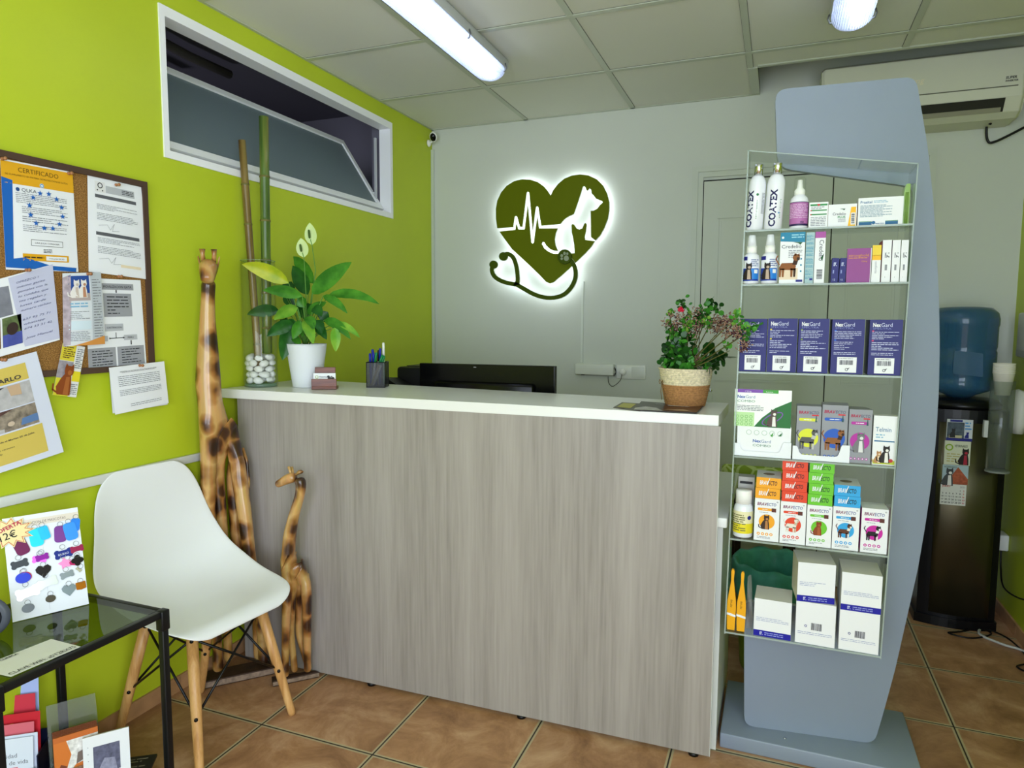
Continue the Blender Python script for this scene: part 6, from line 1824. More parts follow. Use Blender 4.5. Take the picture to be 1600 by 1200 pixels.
for i, (hx, nm, l, r, top, nf, tf, k1, k2) in enumerate(BV):
    cc = M(hx, .45)
    def d(Pn, w, h, cc=cc, k1=k1, k2=k2, i=i):
        Pn.text('BRAV', w * .10, h * .84, h * .10, M('#7a2a52', .5), 2, bold=.02, fit=w * .38, shear=.12); Pn.text('ECTO', w * .49, h * .84, h * .10, M('#3a4a8c', .5), 2, bold=.01, fit=w * .36, shear=.12); Pn.ring(w * .90, h * .94, w * .03, w * .01, BLK, 2, 10)
        Pn.poly(roundpoly([(w * .12, h * .72), (w * .82, h * .72), (w * .82, h * .78), (w * .12, h * .78)], h * .025, 3), cc, 2); Pn.rect(w * .68, h * .70, w * .86, h * .79, M('#5b2e22', .5), 3); Pn.lines(w * .3, h * .735, w * .6, h * .765, 1, BOXW, l=3, seed=i); Pn.lines(w * .2, h * .665, w * .6, h * .69, 1, LTX, seed=i + 2)
        Pn.disc(w * .5, h * .46, w * .32, cc, 2, 28); pet(Pn, w * .46, h * .28, h * .33, M(k1, .6), M(k2, .6), 'sit' if i in (0, 2) else 'stand', 4)
        for q in range(4): Pn.disc(w * (.18 + .17 * q), h * .165, w * .065, cc, 2, 12); Pn.disc(w * (.18 + .17 * q), h * .165, w * .03, BOXW, 3, 8)
        Pn.lines(w * .12, h * .05, w * .65, h * .11, 2, LTX, seed=i + 7)
    o, bb = pack('chew_box', 'white upright box with a %s circle and dog on the fifth shelf' % nm, 'box', l, r, top, 4, BOXW, d, Y=-1.648, d=.05, side=cc if i == 4 else BXS, group='upright white boxes with coloured circles')
    if nf:
        z = bb[3] + .0004; zt_ = P((l + r) / 2, tf, y=-1.646).z; hh_ = (zt_ - z) / nf
        for k in range(nf):
            f = MB(); w = bb[1] - bb[0] - .001
            f.box(0, w, 0, .098, 0, hh_ - .0006, BOXW if k == nf - 1 else cc)
            f.add([(0, -.0002, 0), (w, -.0002, 0), (w, -.0002, hh_ - .0006), (0, -.0002, hh_ - .0006)], [(0, 1, 2, 3)], cc)
            if k == nf - 1: f.add([(0, 0, hh_), (w, 0, hh_), (w, .098, hh_), (0, .098, hh_)], [(0, 1, 2, 3)], BOXW)
            if k == nf - 1: f.lathe([(0, 0), (.016, 0)], M('#8b7a68', .6), (w * .5, .05, hh_ + .0004), 14, caps=False)
            Pn = Panel.flat(f, (0, -.0002, 0), (1, 0, 0), (0, 0, 1), w, hh_)
            Pn.text('BRAV', w * .14, hh_ * .30, hh_ * .56, BOXW, 2, bold=.02, fit=w * .34, shear=.15); Pn.text('ECTO', w * .50, hh_ * .30, hh_ * .56, M('#4a2424' if i < 2 else '#1f3a24', .5), 2, bold=.02, fit=w * .34, shear=.15); Pn.line([(w * .45, hh_ * .3), (w * .54, hh_ * .92)], hh_ * .06, BOXW, 3)
            pos = {2: ('lower', 'upper'), 4: ('lowest', 'second lowest', 'second highest', 'topmost')}[nf][k]
            o = f.build('flat_box', loc=(bb[0] + .0005 + (.0012 if (k + i) % 2 else -.0004), -1.646, z + hh_ * k))
            tag(o, '%s flat %s box stacked on the %s-circle upright box' % (pos, nm, nm), 'box', 'flat coloured boxes on the fifth shelf')
for k in range(1, 4):
    pack('chew_box', ('second', 'third', 'fourth')[k - 1] + ' box back behind the magenta-circle upright box', 'box', 1345.5 - 2.4 * k, 1387.5 - 2.0 * k, 795 - 2.6 * k, 4, BOXW, lambda Pn, w, h: Pn.rect(w * .2, h * .96, w * .8, h * .995, BLK, 1), Y=-1.648 + .0505 + .0195 * (k - 1), d=.018, side=M('#c4219c', .45), group='magenta boxes behind the front one')

# --- bottom shelf
YP = M('#e9a516', .4)
for i, (l, r, lab) in enumerate(((1135.8, 1149.8, 'left of the two yellow spatula-shaped applicators'), (1151, 1165.5, 'right of the two yellow spatula-shaped applicators'))):
    a = P(l, 950, y=-1.642).x; b = P(r, 950, y=-1.642).x; w = b - a; h = P(1150, 891 + 2 * i, y=-1.642).z - SH[5]
    f = MB(); pts = [(w * .08, 0), (w * .92, 0), (w * 1.0, h * .35), (w * .97, h * .48), (w * .75, h * .72), (w * .66, h * .82), (w * .72, h * .97), (w * .62, h), (w * .42, h), (w * .36, h * .97), (w * .38, h * .82), (w * .28, h * .72), (w * .03, h * .48), (0, h * .35)]
    f.prism(pts, lambda u, v, q: Vector((u, q, v)), .010, YP)
    Pn = Panel.flat(f, (0, 0, 0), (1, 0, 0), (0, 0, 1), w, h); Pn.poly([(0, h * .25), (w, h * .22), (w, h * .255), (w * .5, h * .275), (0, h * .285)], BOXW, 2); Pn.text('PET MD', w * .58, h * .38, w * .28, BLK, 2, rot=PI / 2)
    tag(f.build('applicator', loc=(a, -1.642, SH[5] + .0008)), lab, 'applicator', 'yellow applicators')
f = MB(); a = P(1166.5, 950, y=-1.63).x; b = P(1176.5, 950, y=-1.63).x; h = P(1170, 902, y=-1.63).z - SH[5]
f.sheet([[Vector(((b - a) * (j / 3) * (1 - .5 * (i / 6) ** 2), .012 * math.sin(i * .9 + j), h * i / 6)) for j in range(4)] for i in range(7)], clear('plastic_bag', '#d8d8d4', rough=.15, solid=.25, solidcol='#cfd0cc'))
tag(f.build('plastic_sachet', loc=(a, -1.62, SH[5] + .001)), 'clear plastic sachet between the applicators and the lower white carton', 'sachet')
BLB = M('#1c1c98', .4)


def d_band(Pn, w, h):
    Pn.rect(0, 0, w, h * .16, BLB, 1); Pn.blocks(w * .17, h * .04, w * .25, h * .12, M('#c9cfea', .5), 5, 2); Pn.lines(w * .3, h * .03, w * .8, h * .13, 2, M('#8f97d8', .5), seed=3); Pn.lines(w * .06, h * .40, w * .93, h * .52, 3, M('#7d86b8', .5), seed=6, t=.25, full=.5)


def d_bar(Pn, w, h):
    barcode(Pn, w * .40, h * .35, w * .26, h * .17); Pn.ring(w * .26, h * .43, w * .035, w * .014, NAVY, 2, 10); Pn.lines(w * .06, h * .22, w * .92, h * .30, 2, M('#7d86b8', .5), seed=8, t=.25)


TOPG = M('#dcdad4', .55)
pack('white_carton', 'white carton with navy foot band, left and alone on the bottom shelf', 'box', 1178, 1236.5, 938, 5, BOXW, d_band, Y=-1.650, d=.105, side=BXS, topc=TOPG, bot=993, yaw=-.03)
oB, bbB = pack('white_carton', 'white carton with barcode under the jutting one on the bottom shelf', 'box', 1243, 1305.5, 942.5, 5, BOXW, d_bar, Y=-1.652, d=.11, side=BXS, topc=TOPG, bot=1004, yaw=-.03)
pack('white_carton', 'white carton jutting out on top of the middle pile, bottom shelf', 'box', 1246, 1306, 881.5, 5, BOXW, d_band, Y=-1.654, d=.110, side=M('#d9d6c9', .5), topc=TOPG, z0=bbB[3] + .0006, bot=941, yaw=.10)
oC, bbC = pack('white_carton', 'white carton with barcode at the bottom of the right-hand pile', 'box', 1311, 1374, 956, 5, BOXW, d_bar, Y=-1.652, d=.11, side=BXS, topc=TOPG, bot=1014, yaw=-.02)
pack('white_carton', 'white carton with navy band on top of the right-hand pile', 'box', 1314.5, 1378, 897, 5, BOXW, d_band, Y=-1.654, d=.115, side=BXS, topc=TOPG, z0=bbC[3] + .0006, bot=956)

# ---- waste bin with teal bag behind the stand
bc_ = Vector((1.972, -.985, 0))
t = thing('waste_bin', 'lime green waste bin lined with a teal bag behind the display stand', 'bin', bc_)
BING = M('#7e9a1e', .4)
f = MB(); f.lathe([(0, .004), (.105, .004), (.108, 0), (.112, .01), (.140, .395), (.146, .40), (.146, .405), (.137, .405), (.108, .012), (0, .012)], BING, seg=36); f.build('bin_body', t)
BAG = M('#4f9f8c', .35, var=.15, vscale=30)
f = MB(); rows = []
for i, (r_, z) in enumerate(((.152, .30), (.154, .36), (.153, .412), (.146, .424), (.134, .412), (.122, .34), (.112, .22), (.102, .12), (.06, .06), (.001, .055))):
    rows.append([Vector((math.cos(a) * (r_ + .003 * math.sin(a * 17 + i)), math.sin(a) * (r_ + .003 * math.cos(a * 13 + i)), z + .006 * math.sin(a * 9 + i))) for a in [2 * PI * k / 60 for k in range(61)]])
f.sheet(rows, BAG); f.build('bin_bag', t)
# ================================================================= THE LIT SIGN
SY = -.046
def s7(u, v): p = P(720 + u * .21672, 240 + v * .21667, y=SY); return (p.x, p.z)
OL = M('#636e02', .55, spec=.12); LEDW = M('#f4fbff', .5, emit=LED_E, name='led_backlight')
ecg = [(250, 547), (385, 540), (397, 458), (420, 537), (452, 537), (484, 283), (517, 640), (550, 388), (572, 530), (712, 522)]


def offs(path, h, lim):
    out = []
    for i, p in enumerate(path):
        p = Vector(p)
        if i == 0: d = (Vector(path[1]) - p).normalized(); out.append(p + Vector((d.y, -d.x)) * h); continue
        if i == len(path) - 1: d = (p - Vector(path[-2])).normalized(); out.append(p + Vector((d.y, -d.x)) * h); continue
        a = (p - Vector(path[i - 1])).normalized(); b = (Vector(path[i + 1]) - p).normalized()
        n1 = Vector((a.y, -a.x)); n2 = Vector((b.y, -b.x)); m_ = (n1 + n2)
        outer = (a.x * b.y - a.y * b.x) * h > 0
        m_.normalize(); k = 1 / max(m_.dot(n1), .08)
        if outer and k > lim:
            out.append(p + n1 * h); out.append(p + m_ * h * 1.05); out.append(p + n2 * h)
        else: out.append(p + m_ * h * min(k, 9))
    return [(q.x, q.y) for q in out]


up_e = offs(ecg, 9, 1.5); lo_e = offs(ecg, -9, 1.5)
upper = [(262, 538), (253, 470), (252, 400), (262, 340), (290, 280), (330, 232), (385, 198), (440, 185), (500, 188), (555, 205), (600, 238), (630, 275), (647, 302), (665, 265), (700, 220), (745, 181), (800, 158), (860, 150), (920, 157), (980, 185), (1025, 230), (1055, 290), (1070, 350), (1070, 410), (1060, 470), (1035, 535), (1005, 590), (970, 627),
         (938, 602), (936, 412), (958, 411), (985, 396), (1002, 372), (1024, 352), (1018, 342), (975, 325), (958, 302), (943, 288), (940, 262), (928, 250), (918, 264), (908, 268), (898, 242), (888, 234), (879, 242), (868, 280), (835, 380), (815, 436), (780, 452), (745, 475), (718, 508)]
upper += list(reversed(up_e[1:-1]))
lower = [(278, 562)] + lo_e[1:-1] + [(700, 538), (685, 575), (678, 620), (683, 660), (700, 702), (668, 700), (640, 686), (616, 664), (602, 640), (592, 636), (583, 648), (600, 682), (630, 706), (668, 722), (715, 724), (820, 718), (818, 660), (808, 600), (800, 570), (798, 515), (806, 507), (815, 512), (835, 540), (855, 547), (875, 540), (890, 505), (902, 499), (908, 512), (903, 560), (893, 600), (897, 622), (966, 631),
                               (940, 672), (900, 716), (850, 765), (780, 832), (720, 885), (668, 928), (642, 936), (616, 926), (570, 878), (500, 810), (430, 745), (370, 690), (320, 622)]
t = thing('lit_wall_sign', 'backlit olive heart sign with dog, cat and heartbeat on the grey wall', 'sign', (.76, SY, 1.83))
o_ = (.76, SY, 1.83)
def sp(u, v, w): return Vector((u, SY + w, v))
for nm, pts in (('heart_upper', upper), ('heart_lower', lower)):
    f = LB(o_); f.prism([s7(*p) for p in pts], sp, .016, OL, back=LEDW, edge=M('#eef2ea', .4)); f.build(nm, t)


def ribbon(path, hw):
    path = [Vector(p) for p in path]; l = []; r = []
    for i, p in enumerate(path):
        d = (path[min(i + 1, len(path) - 1)] - path[max(i - 1, 0)]).normalized(); n = Vector((d.y, -d.x)); l.append(p + n * hw); r.append(p - n * hw)
    return [tuple(q) for q in l] + [tuple(q) for q in reversed(r)]


SO = M('#43540a', .55, spec=.12)
f = LB(o_)
def sp2(u, v, w): return Vector((u, SY - .012 + w, v))
paths = [smoothpoly([(243, 800), (226, 832), (236, 872), (262, 902), (320, 930), (404, 946)], 2, False), smoothpoly([(318, 730), (348, 722), (384, 748), (403, 800), (412, 850), (416, 905), (412, 948)], 2, False),
         smoothpoly([(390, 935), (450, 970), (540, 1022), (640, 1046), (740, 1028), (805, 965), (835, 890), (828, 820), (795, 765), (760, 748)], 2, False)]
for p_ in paths: f.prism([s7(*q) for q in ribbon(p_, 15)], sp2, .012, SO, back=LEDW, edge=M('#eef2ea', .4))
f.build('stethoscope_tube', t)
for (cx_, cy_, r_) in ((241, 802, 29), (312, 743, 31)):
    f = LB(o_); f.prism([s7(cx_ + r_ * math.cos(a), cy_ + r_ * math.sin(a)) for a in [2 * PI * k / 24 for k in range(24)]], lambda u, v, w: Vector((u, SY - .014 + w, v)), .012, SO, back=LEDW); f.build('ear_piece', t)
f = LB(o_); f.prism([s7(755 + 50 * math.cos(a), 745 + 52 * math.sin(a)) for a in [2 * PI * k / 32 for k in range(32)]], lambda u, v, w: Vector((u, SY - .018 + w, v)), .012, SO); ch = f.build('chest_piece', t)
f = LB(o_); PG = M('#9aa58c', .4)
for (cx_, cy_, rx, ry) in ((768, 757, 18, 20), (735, 738, 10, 11), (755, 722, 9, 12), (775, 724, 8, 10), (735, 760, 9, 9)):
    f.prism([s7(cx_ + rx * math.cos(a), cy_ + ry * math.sin(a)) for a in [2 * PI * k / 16 for k in range(16)]], lambda u, v, w: Vector((u, SY - .0195 + w, v)), .0012, PG)
f.build('paw_print', ch)
# standoffs
f = LB(o_)
for u, v in ((400, 350), (900, 200), (650, 800), (400, 640)):
    a = s7(u, v); f.tube([(a[0], SY + .0165, a[1]), (a[0], -.0005, a[1])], .004, CHROME, 8)
    f_ = LB(o_); f_.tube([(a[0], SY + .0165, a[1]), (a[0], -.0005, a[1])], .004, CHROME, 8); f_.build('standoff', t)
a = P(905, 440, y=0); b = P(905, 566, y=0)
f = MB(); f.box(-.006, .006, -.010, -.0006, 0, a.z - b.z, M('#dadfd8', .45)); tag(f.build('cable_duct', loc=(b.x + .016, 0, b.z)), 'thin white cable duct running down from the lit sign', 'cable duct')
a = P(902, 567, y=0); b = P(961, 586, y=0)
t = thing('power_supply_box', 'long white power box on the wall under the lit sign', 'box', (a.x, 0, b.z))
f = MB(); w_ = b.x - a.x; h_ = a.z - b.z; f.rbox(0, w_, -.045, -.0006, 0, h_ - .002, M('#dfe2dc', .4), .004); f.build('casing', t)
f = MB(); f.box(w_ * .16, w_ * .24, -.040, -.030, -.003, -.0003, BLACK); f.build('switch', t)
a = P(964, 570, y=0); b = P(1009, 593, y=0)
t = thing('double_socket', 'white double wall socket beside the power box', 'socket', (a.x, 0, b.z))
w_ = b.x - a.x; h_ = a.z - b.z
f = MB(); f.rbox(0, w_, -.009, -.0006, 0, h_, M('#e6e8e3', .35), .003); f.build('face_plate', t)
f = MB(); f.rbox(w_ * .52, w_ * .94, -.011, -.0092, h_ * .1, h_ * .9, M('#dcdfda', .3), .0008); f.build('rocker_switch', t)
f = MB(); f.lathe([(.0, 0), (.016, 0), (.017, .003), (.016, .026), (0, .027)], WHITE, seg=20, T=Matrix.Translation((w_ * .24, -.0095, h_ * .5)) @ Matrix.Rotation(PI / 2, 4, 'X')); tag(f.build('plug', loc=(a.x, 0, b.z)), 'round white plug pushed into the double wall socket', 'plug')
c = (a.x + w_ * .24, b.z + h_ * .5); q = P(951, 588, y=-.02)
f = MB(); pth = [Vector((c[0], -.037, c[1] - .010)), Vector((c[0] - .01, -.035, c[1] - .045)), Vector((c[0] - .05, -.03, c[1] - .078)), Vector((q.x + .004, -.025, q.z - .035)), Vector((q.x, -.025, q.z + .0))]
def spl(pts, n=6):
    out = []
    for i in range(len(pts) - 1):
        p0 = pts[max(i - 1, 0)]; p1 = pts[i]; p2 = pts[i + 1]; p3 = pts[min(i + 2, len(pts) - 1)]
        for k in range(n):
            t = k / n; out.append(.5 * ((2 * p1) + (-p0 + p2) * t + (2 * p0 - 5 * p1 + 4 * p2 - p3) * t * t + (-p0 + 3 * p1 - 3 * p2 + p3) * t ** 3))
    out.append(pts[-1]); return out
f.tube(spl(pth), .0016, BLACK, 6)
cc = Vector((c[0] - .045, -.030, c[1] - .005))
f.tube([cc + Vector((.010 * math.cos(a), -.002 * math.sin(2 * a), .020 * math.sin(a) + .0008 * a)) for a in [k * .35 for k in range(54)]], .0013, BLACK, 6)
tag(f.build('power_lead', loc=(0, -.008, 0)), 'thin black lead looping between the plug and the power box', 'cable')

# ---- security camera in the corner
c = P(669, 224, x=.002)
t = thing('security_camera', 'small white security camera with black face up in the corner', 'camera', (.004, c.y, c.z))
f = MB(); f.lathe([(0, 0), (.020, 0), (.020, .004), (.012, .012), (0, .013)], WHITE, seg=24, T=Matrix.Rotation(PI / 2, 4, 'Y')); f.tube([(.010, 0, 0), (.022, -.004, .004), (.030, -.010, .020)], .006, WHITE, 10); f.build('wall_mount', t)
hp_ = P(677, 214, y=c.y - .03); hl = hp_ - Vector((.004, c.y, c.z))
dv = (Vector((.6, -2.6, .9)) - hp_).normalized(); qd = dv.to_track_quat('Z', 'Y').to_matrix().to_4x4()
f = MB(); f.lathe([(0, -.030), (.014, -.028), (.020, -.015), (.0215, 0), (.0205, .006), (0, .0065)], WHITE, seg=28, sy=1.32, T=Matrix.Translation(hl) @ qd); f.build('camera_body', t)
f = MB(); f.lathe([(0, .0066), (.0175, .0067), (.0172, .0085), (0, .009)], M('#08080a', .12), seg=28, sy=1.32, T=Matrix.Translation(hl) @ qd); fc = f.build('black_face', t)
f = MB(); f.lathe([(0, .0092), (.0035, .0092), (.003, .0102), (0, .0104)], M('#5a5f68', .1), (0, .006, 0), 12, T=Matrix.Translation(hl) @ qd); f.build('lens', fc)

# ---- air conditioner
t = thing('air_conditioner', 'wide white air conditioner high on the back wall', 'air conditioner', (2.47, 0, 2.2))
o_ = (2.47, 0, 2.2)
ACM = M('#d3d3c2', .4); ACD = M('#2c2c26', .6)
x0, x1 = 2.095, 2.868
prof = [(-.001, 2.470), (-.19, 2.470), (-.222, 2.455), (-.226, 2.30), (-.222, 2.262), (-.190, 2.208), (-.150, 2.190), (-.001, 2.190)]
f = LB(o_)
rings = []
for i, (x, s_) in enumerate(((x0, .94), (x0 + .012, 1.0), (x1 - .012, 1.0), (x1, .94))):
    rings.append([Vector((x, p[0] * s_, 2.33 + (p[1] - 2.33) * s_)) for p in prof])
k = len(prof)
vs = [p for r_ in rings for p in r_]
fs = [(i * k + j, i * k + (j + 1) % k, (i + 1) * k + (j + 1) % k, (i + 1) * k + j) for i in range(3) for j in range(k)] + [tuple(range(k)), tuple(reversed(range(3 * k, 4 * k)))]
f.add(vs, fs, ACM); f.build('casing', t, bevel=.004)
f = LB(o_); f.box(x0 + .05, x1 - .03, -.2285, -.2262, 2.300, 2.304, M('#6a6a5c', .6)); f.build('panel_seam', t)
f = LB(o_)
e0 = Vector((0, -.2232, 2.258)); e1 = Vector((0, -.1905, 2.210)); nn_ = Vector((0, -.82, -.57)) * .0012
f.hexa([(x0 + .06, e1.y, e1.z), (x1 - .07, e1.y, e1.z), (x1 - .07, e0.y, e0.z), (x0 + .06, e0.y, e0.z)], [Vector((x0 + .06, e1.y, e1.z)) + nn_, Vector((x1 - .07, e1.y, e1.z)) + nn_, Vector((x1 - .07, e0.y, e0.z)) + nn_, Vector((x0 + .06, e0.y, e0.z)) + nn_], ACD); f.build('air_outlet', t)
f = LB(o_)
em = e0 * .35 + e1 * .65
f.hexa([(x0 + .07, e1.y - .004, e1.z - .001), (x1 - .08, e1.y - .004, e1.z - .001), (x1 - .08, em.y, em.z), (x0 + .07, em.y, em.z)], [Vector((x0 + .07, e1.y - .004, e1.z - .001)) + nn_ * 3, Vector((x1 - .08, e1.y - .004, e1.z - .001)) + nn_ * 3, Vector((x1 - .08, em.y, em.z)) + nn_ * 3, Vector((x0 + .07, em.y, em.z)) + nn_ * 3], M('#8d8b78', .35)); f.build('louvre', t)
f = LB(o_); Pn = Panel.flat(f, (x0, -.2262, 2.28), (1, 0, 0), (0, 0, 1), x1 - x0, .18)
Pn.text('SUPER', x1 - x0 - .075, .052, .014, M('#3a3a32', .5), 1, bold=.03, shear=.15); Pn.text('INVERTER', x1 - x0 - .075, .040, .010, M('#3a3a32', .5), 1, bold=.03, shear=.15)
lx = P(1440, 126, y=-.226).x - x0; lz = P(1440, 130, y=-.226).z - 2.28
Pn.text('Samsung', lx + .008, lz, .034, M('#eadfc0', .5), 1, 'r', shear=.15)
f.build('lettering', t)
a = P(1541, 196, y=-.03); b = P(1543, 219, y=-.03); c = P(1556, 221, y=-.03); d = P(1612, 192, y=-.03)
f = MB(); f.tube(spl([Vector((a.x, -.10, 2.186)), Vector((a.x, -.04, a.z)), b, c, Vector((2.93, -.035, d.z - .012))]), .0052, BLACK, 8); tag(f.build('power_cable', loc=(0, 0, 0)), 'black cable hanging from the air conditioner to the right wall', 'cable')

# ---- water cooler
o_ = (2.735, -.17, 0)
t = thing('water_cooler', 'black water cooler with a steel front in the back right corner', 'water cooler', o_)
CB = M('#0c0c0e', .3); CST = M('#6a6552', .28, .9, var=.05, vscale=3)
def cyb(x0, x1, y0, y1, z0, z1, bulge, m_, f, inset=0):
    n = 10; pts = [(x1, y1), (x0, y1)] + [(x0 + (x1 - x0) * i / n, y0 - bulge * math.sin(PI * i / n)) for i in range(n + 1)]
    f.prism([(p[0], p[1]) for p in pts], lambda u, v, w: Vector((u, v, z0 + w)), z1 - z0, m_)
f = LB(o_); cyb(2.575, 2.870, -.290, -.012, .04, .955, .030, CB, f); f.build('cooler_body', t)
f = LB(o_); cyb(2.565, 2.876, -.300, -.010, 0, .04, .035, CB, f); f.build('foot', t)
f = LB(o_)
n = 10; ff = lambda x: -.2915 - .030 * math.sin(PI * (x - 2.575) / .295)
xa, xb = 2.618, 2.842
rows = [[Vector((xa + (xb - xa) * j / n, ff(xa + (xb - xa) * j / n) - .003, z)) for j in range(n + 1)] for z in (.055, .55, .90)]
f.sheet(rows, CST); f.build('steel_front', t, solid=.003)
f = LB(o_); f.lathe([(0, .956), (.150, .956), (.152, .975), (.130, .992), (.060, .996), (0, .996)], CB, (2.722, -.165, 0), 36); f.build('bottle_collar', t)
WAT = bpy.data.materials.new('blue_bottle'); WAT.use_nodes = True
nt = WAT.node_tree; b = nt.nodes['Principled BSDF']; b.inputs['Base Color'].default_value = rgb('#2d5f86'); b.inputs['Roughness'].default_value = .08; b.inputs['Alpha'].default_value = .72
f = MB(); h0 = .997
f.lathe([(0, 0), (.045, 0), (.060, .012), (.125, .038), (.131, .055), (.131, .075), (.126, .085), (.131, .100), (.131, .20), (.127, .21), (.131, .225), (.131, .31), (.134, .32), (.134, .345), (.128, .37), (.105, .392), (.06, .398), (0, .394)], WAT, seg=40)
bt = tag(f.build('water_bottle', loc=(2.712, -.165, h0)), 'large blue water bottle upside down on the black cooler', 'bottle')
f = MB()
f.prism(roundpoly([(-.055, .11), (.055, .10), (.05, .20), (-.055, .21)], .008, 3), lambda u, v, w: Vector((u, -.126 - w, v)), .006, WAT); f.build('handle_recess', bt)
# cup dispenser
cx_, cy_ = 2.822, -.366
t = thing('cup_dispenser', 'clear plastic tube dispenser fixed to the front of the water cooler', 'dispenser', (cx_, cy_, .712))
f = MB(); f.lathe([(.041, 0), (.043, 0), (.043, .375), (.041, .375)], clear('tube_plastic', '#dfe5e0', rough=.06, solid=.12, solidcol='#b9c2b9'), seg=32, caps=False); f.build('tube', t)
f = MB(); f.lathe([(0, -.004), (.043, -.004), (.044, .002), (.040, .006), (0, .006)], M('#8a8f88', .3), seg=28); f.build('tube_foot', t)
f = MB(); f.box(-.058, -.044, -.012, .012, .14, .21, M('#c9cdca', .4)); f.build('clip', t)
cp0 = None
for k in range(6):
    if cp0 is None:
        f = MB(); f.lathe([(0, 0), (.026, 0), (.0375, .088), (.0392, .090), (.0392, .093), (.036, .093), (.0345, .088), (.024, .002), (0, .002)], M('#e4e0d6', .55), seg=28); o = cp0 = f.build('paper_cup')
    else:
        o = cp0.copy(); COL.objects.link(o)
    o.location = (cx_, cy_, 1.030 + .0075 * k)
    tag(o, ('lowest paper cup in the nested stack on the cup dispenser', 'second paper cup up in the nested stack', 'third paper cup up in the nested stack', 'fourth paper cup up in the nested stack', 'fifth paper cup up, second from the rim of the stack', 'topmost paper cup whose rim crowns the nested stack')[k], 'cup', 'paper cups nested in the dispenser')
# calendars taped on cooler
a0 = P(1501, 655, y=-.330)
cal = [('grey street photo leaflet, topmost of the strip on the cooler', '#cfd4dc', 0), ('pale leaflet with green logo and a dog in red, second on the cooler', '#d6d9c2', 1), ('leaflet with a husky on a blue sky, third on the cooler', '#a9bfc8', 2), ('small tear-off month calendar at the foot of the strip', '#dcdcd8', 3)]
z = P(1500, 655, y=-.330).z
xs = P(1480, 655, y=-.330).x; w_ = P(1521, 655, y=-.330).x - xs
hs = [z - P(1500, 689, y=-.33).z, P(1500, 689, y=-.33).z - P(1500, 727, y=-.33).z, P(1500, 727, y=-.33).z - P(1500, 757, y=-.33).z, P(1500, 757, y=-.33).z - P(1500, 790, y=-.33).z]
for i, (lab, cc, k) in enumerate(cal):
    h = hs[i]; z -= h; f = MB(); f.box(0, w_, 0, .0008, 0, h - .001, M(cc, .6))
    Pn = Panel.flat(f, (0, 0, 0), (1, 0, 0), (0, 0, 1), w_, h)
    if k == 0: Pn.rect(w_ * .02, h * .12, w_ * .68, h * .85, M('#4f5a66', .6, var=.4, vscale=60), 1); Pn.rect(0, 0, w_, h * .13, NAVY, 2); Pn.rect(w_ * .1, h * .12, w_ * .6, h * .25, M('#c8c29c', .6), 2); pet(Pn, w_ * .25, h * .15, h * .4, BLACK, BLACK, 'sit', 3); Pn.lines(w_ * .7, h * .5, w_ * .95, h * .9, 3, M('#4a8fd0', .5), seed=2); pet(Pn, w_ * .8, h * .14, h * .28, NAVY, NAVY, 'sit', 3); Pn.rect(w_ * .12, h * .87, w_ * .6, h * .97, NAVY, 1)
    if k == 1: Pn.ring(w_ * .18, h * .72, h * .14, h * .05, M('#8fae2c', .6), 2); Pn.text('VETERINARIO', w_ * .38, h * .74, h * .14, M('#55603a', .5), 2, fit=w_ * .5, bold=.02); Pn.lines(w_ * .1, h * .1, w_ * .6, h * .5, 4, M('#b8b070', .5), seed=4); pet(Pn, w_ * .78, h * .02, h * .66, M('#241c18', .6), M('#a8263a', .6), 'sit', 3)
    if k == 2: Pn.poly([(w_ * .2, 0), (w_, 0), (w_, h * .3), (w_ * .6, h * .9), (w_ * .35, h * .4)], M('#a8563a', .6, var=.3, vscale=80), 1); pet(Pn, w_ * .25, -h * .1, h * .9, M('#45484c', .6), M('#e4e4e2', .6), 'sit', 3); Pn.text('VETERINARIO', w_ * .05, h * .84, h * .13, M('#55603a', .5), 4, fit=w_ * .5)
    if k == 3:
        Pn.text('JULIO', w_ * .05, h * .84, h * .13, M('#c03a30', .5), 2, bold=.02); Pn.text('2023', w_ * .75, h * .84, h * .11, GREYINK, 2); n_ = 1
        for r_ in range(5):
            for c_ in range(7):
                if r_ == 0 and c_ < 5: continue
                Pn.text(str(n_), w_ * (.09 + .135 * c_), h * (.66 - .145 * r_), h * .105, M('#c03a30', .5) if c_ == 6 else INK, 2, 'c', bold=.02); n_ += 1
    tag(f.build(('street_leaflet', 'dog_leaflet', 'husky_leaflet', 'month_calendar')[i], loc=(xs - .003 * i, -.3305 - .0004 * i, z)), lab, ('leaflet', 'leaflet', 'leaflet', 'calendar')[i])
# sticker on side of cooler
f = MB(); q = P(1448, 826, x=2.575); f.box(-.0008, 0, -.02, .02, -.02, .03, M('#b9c6cf', .5)); f.box(-.0012, -.0008, -.02, .02, -.02, -.005, M('#3f9ac2', .5)); tag(f.build('cooler_sticker', loc=(2.5745, -.25, q.z)), 'small pale blue sticker on the black side of the cooler', 'sticker')

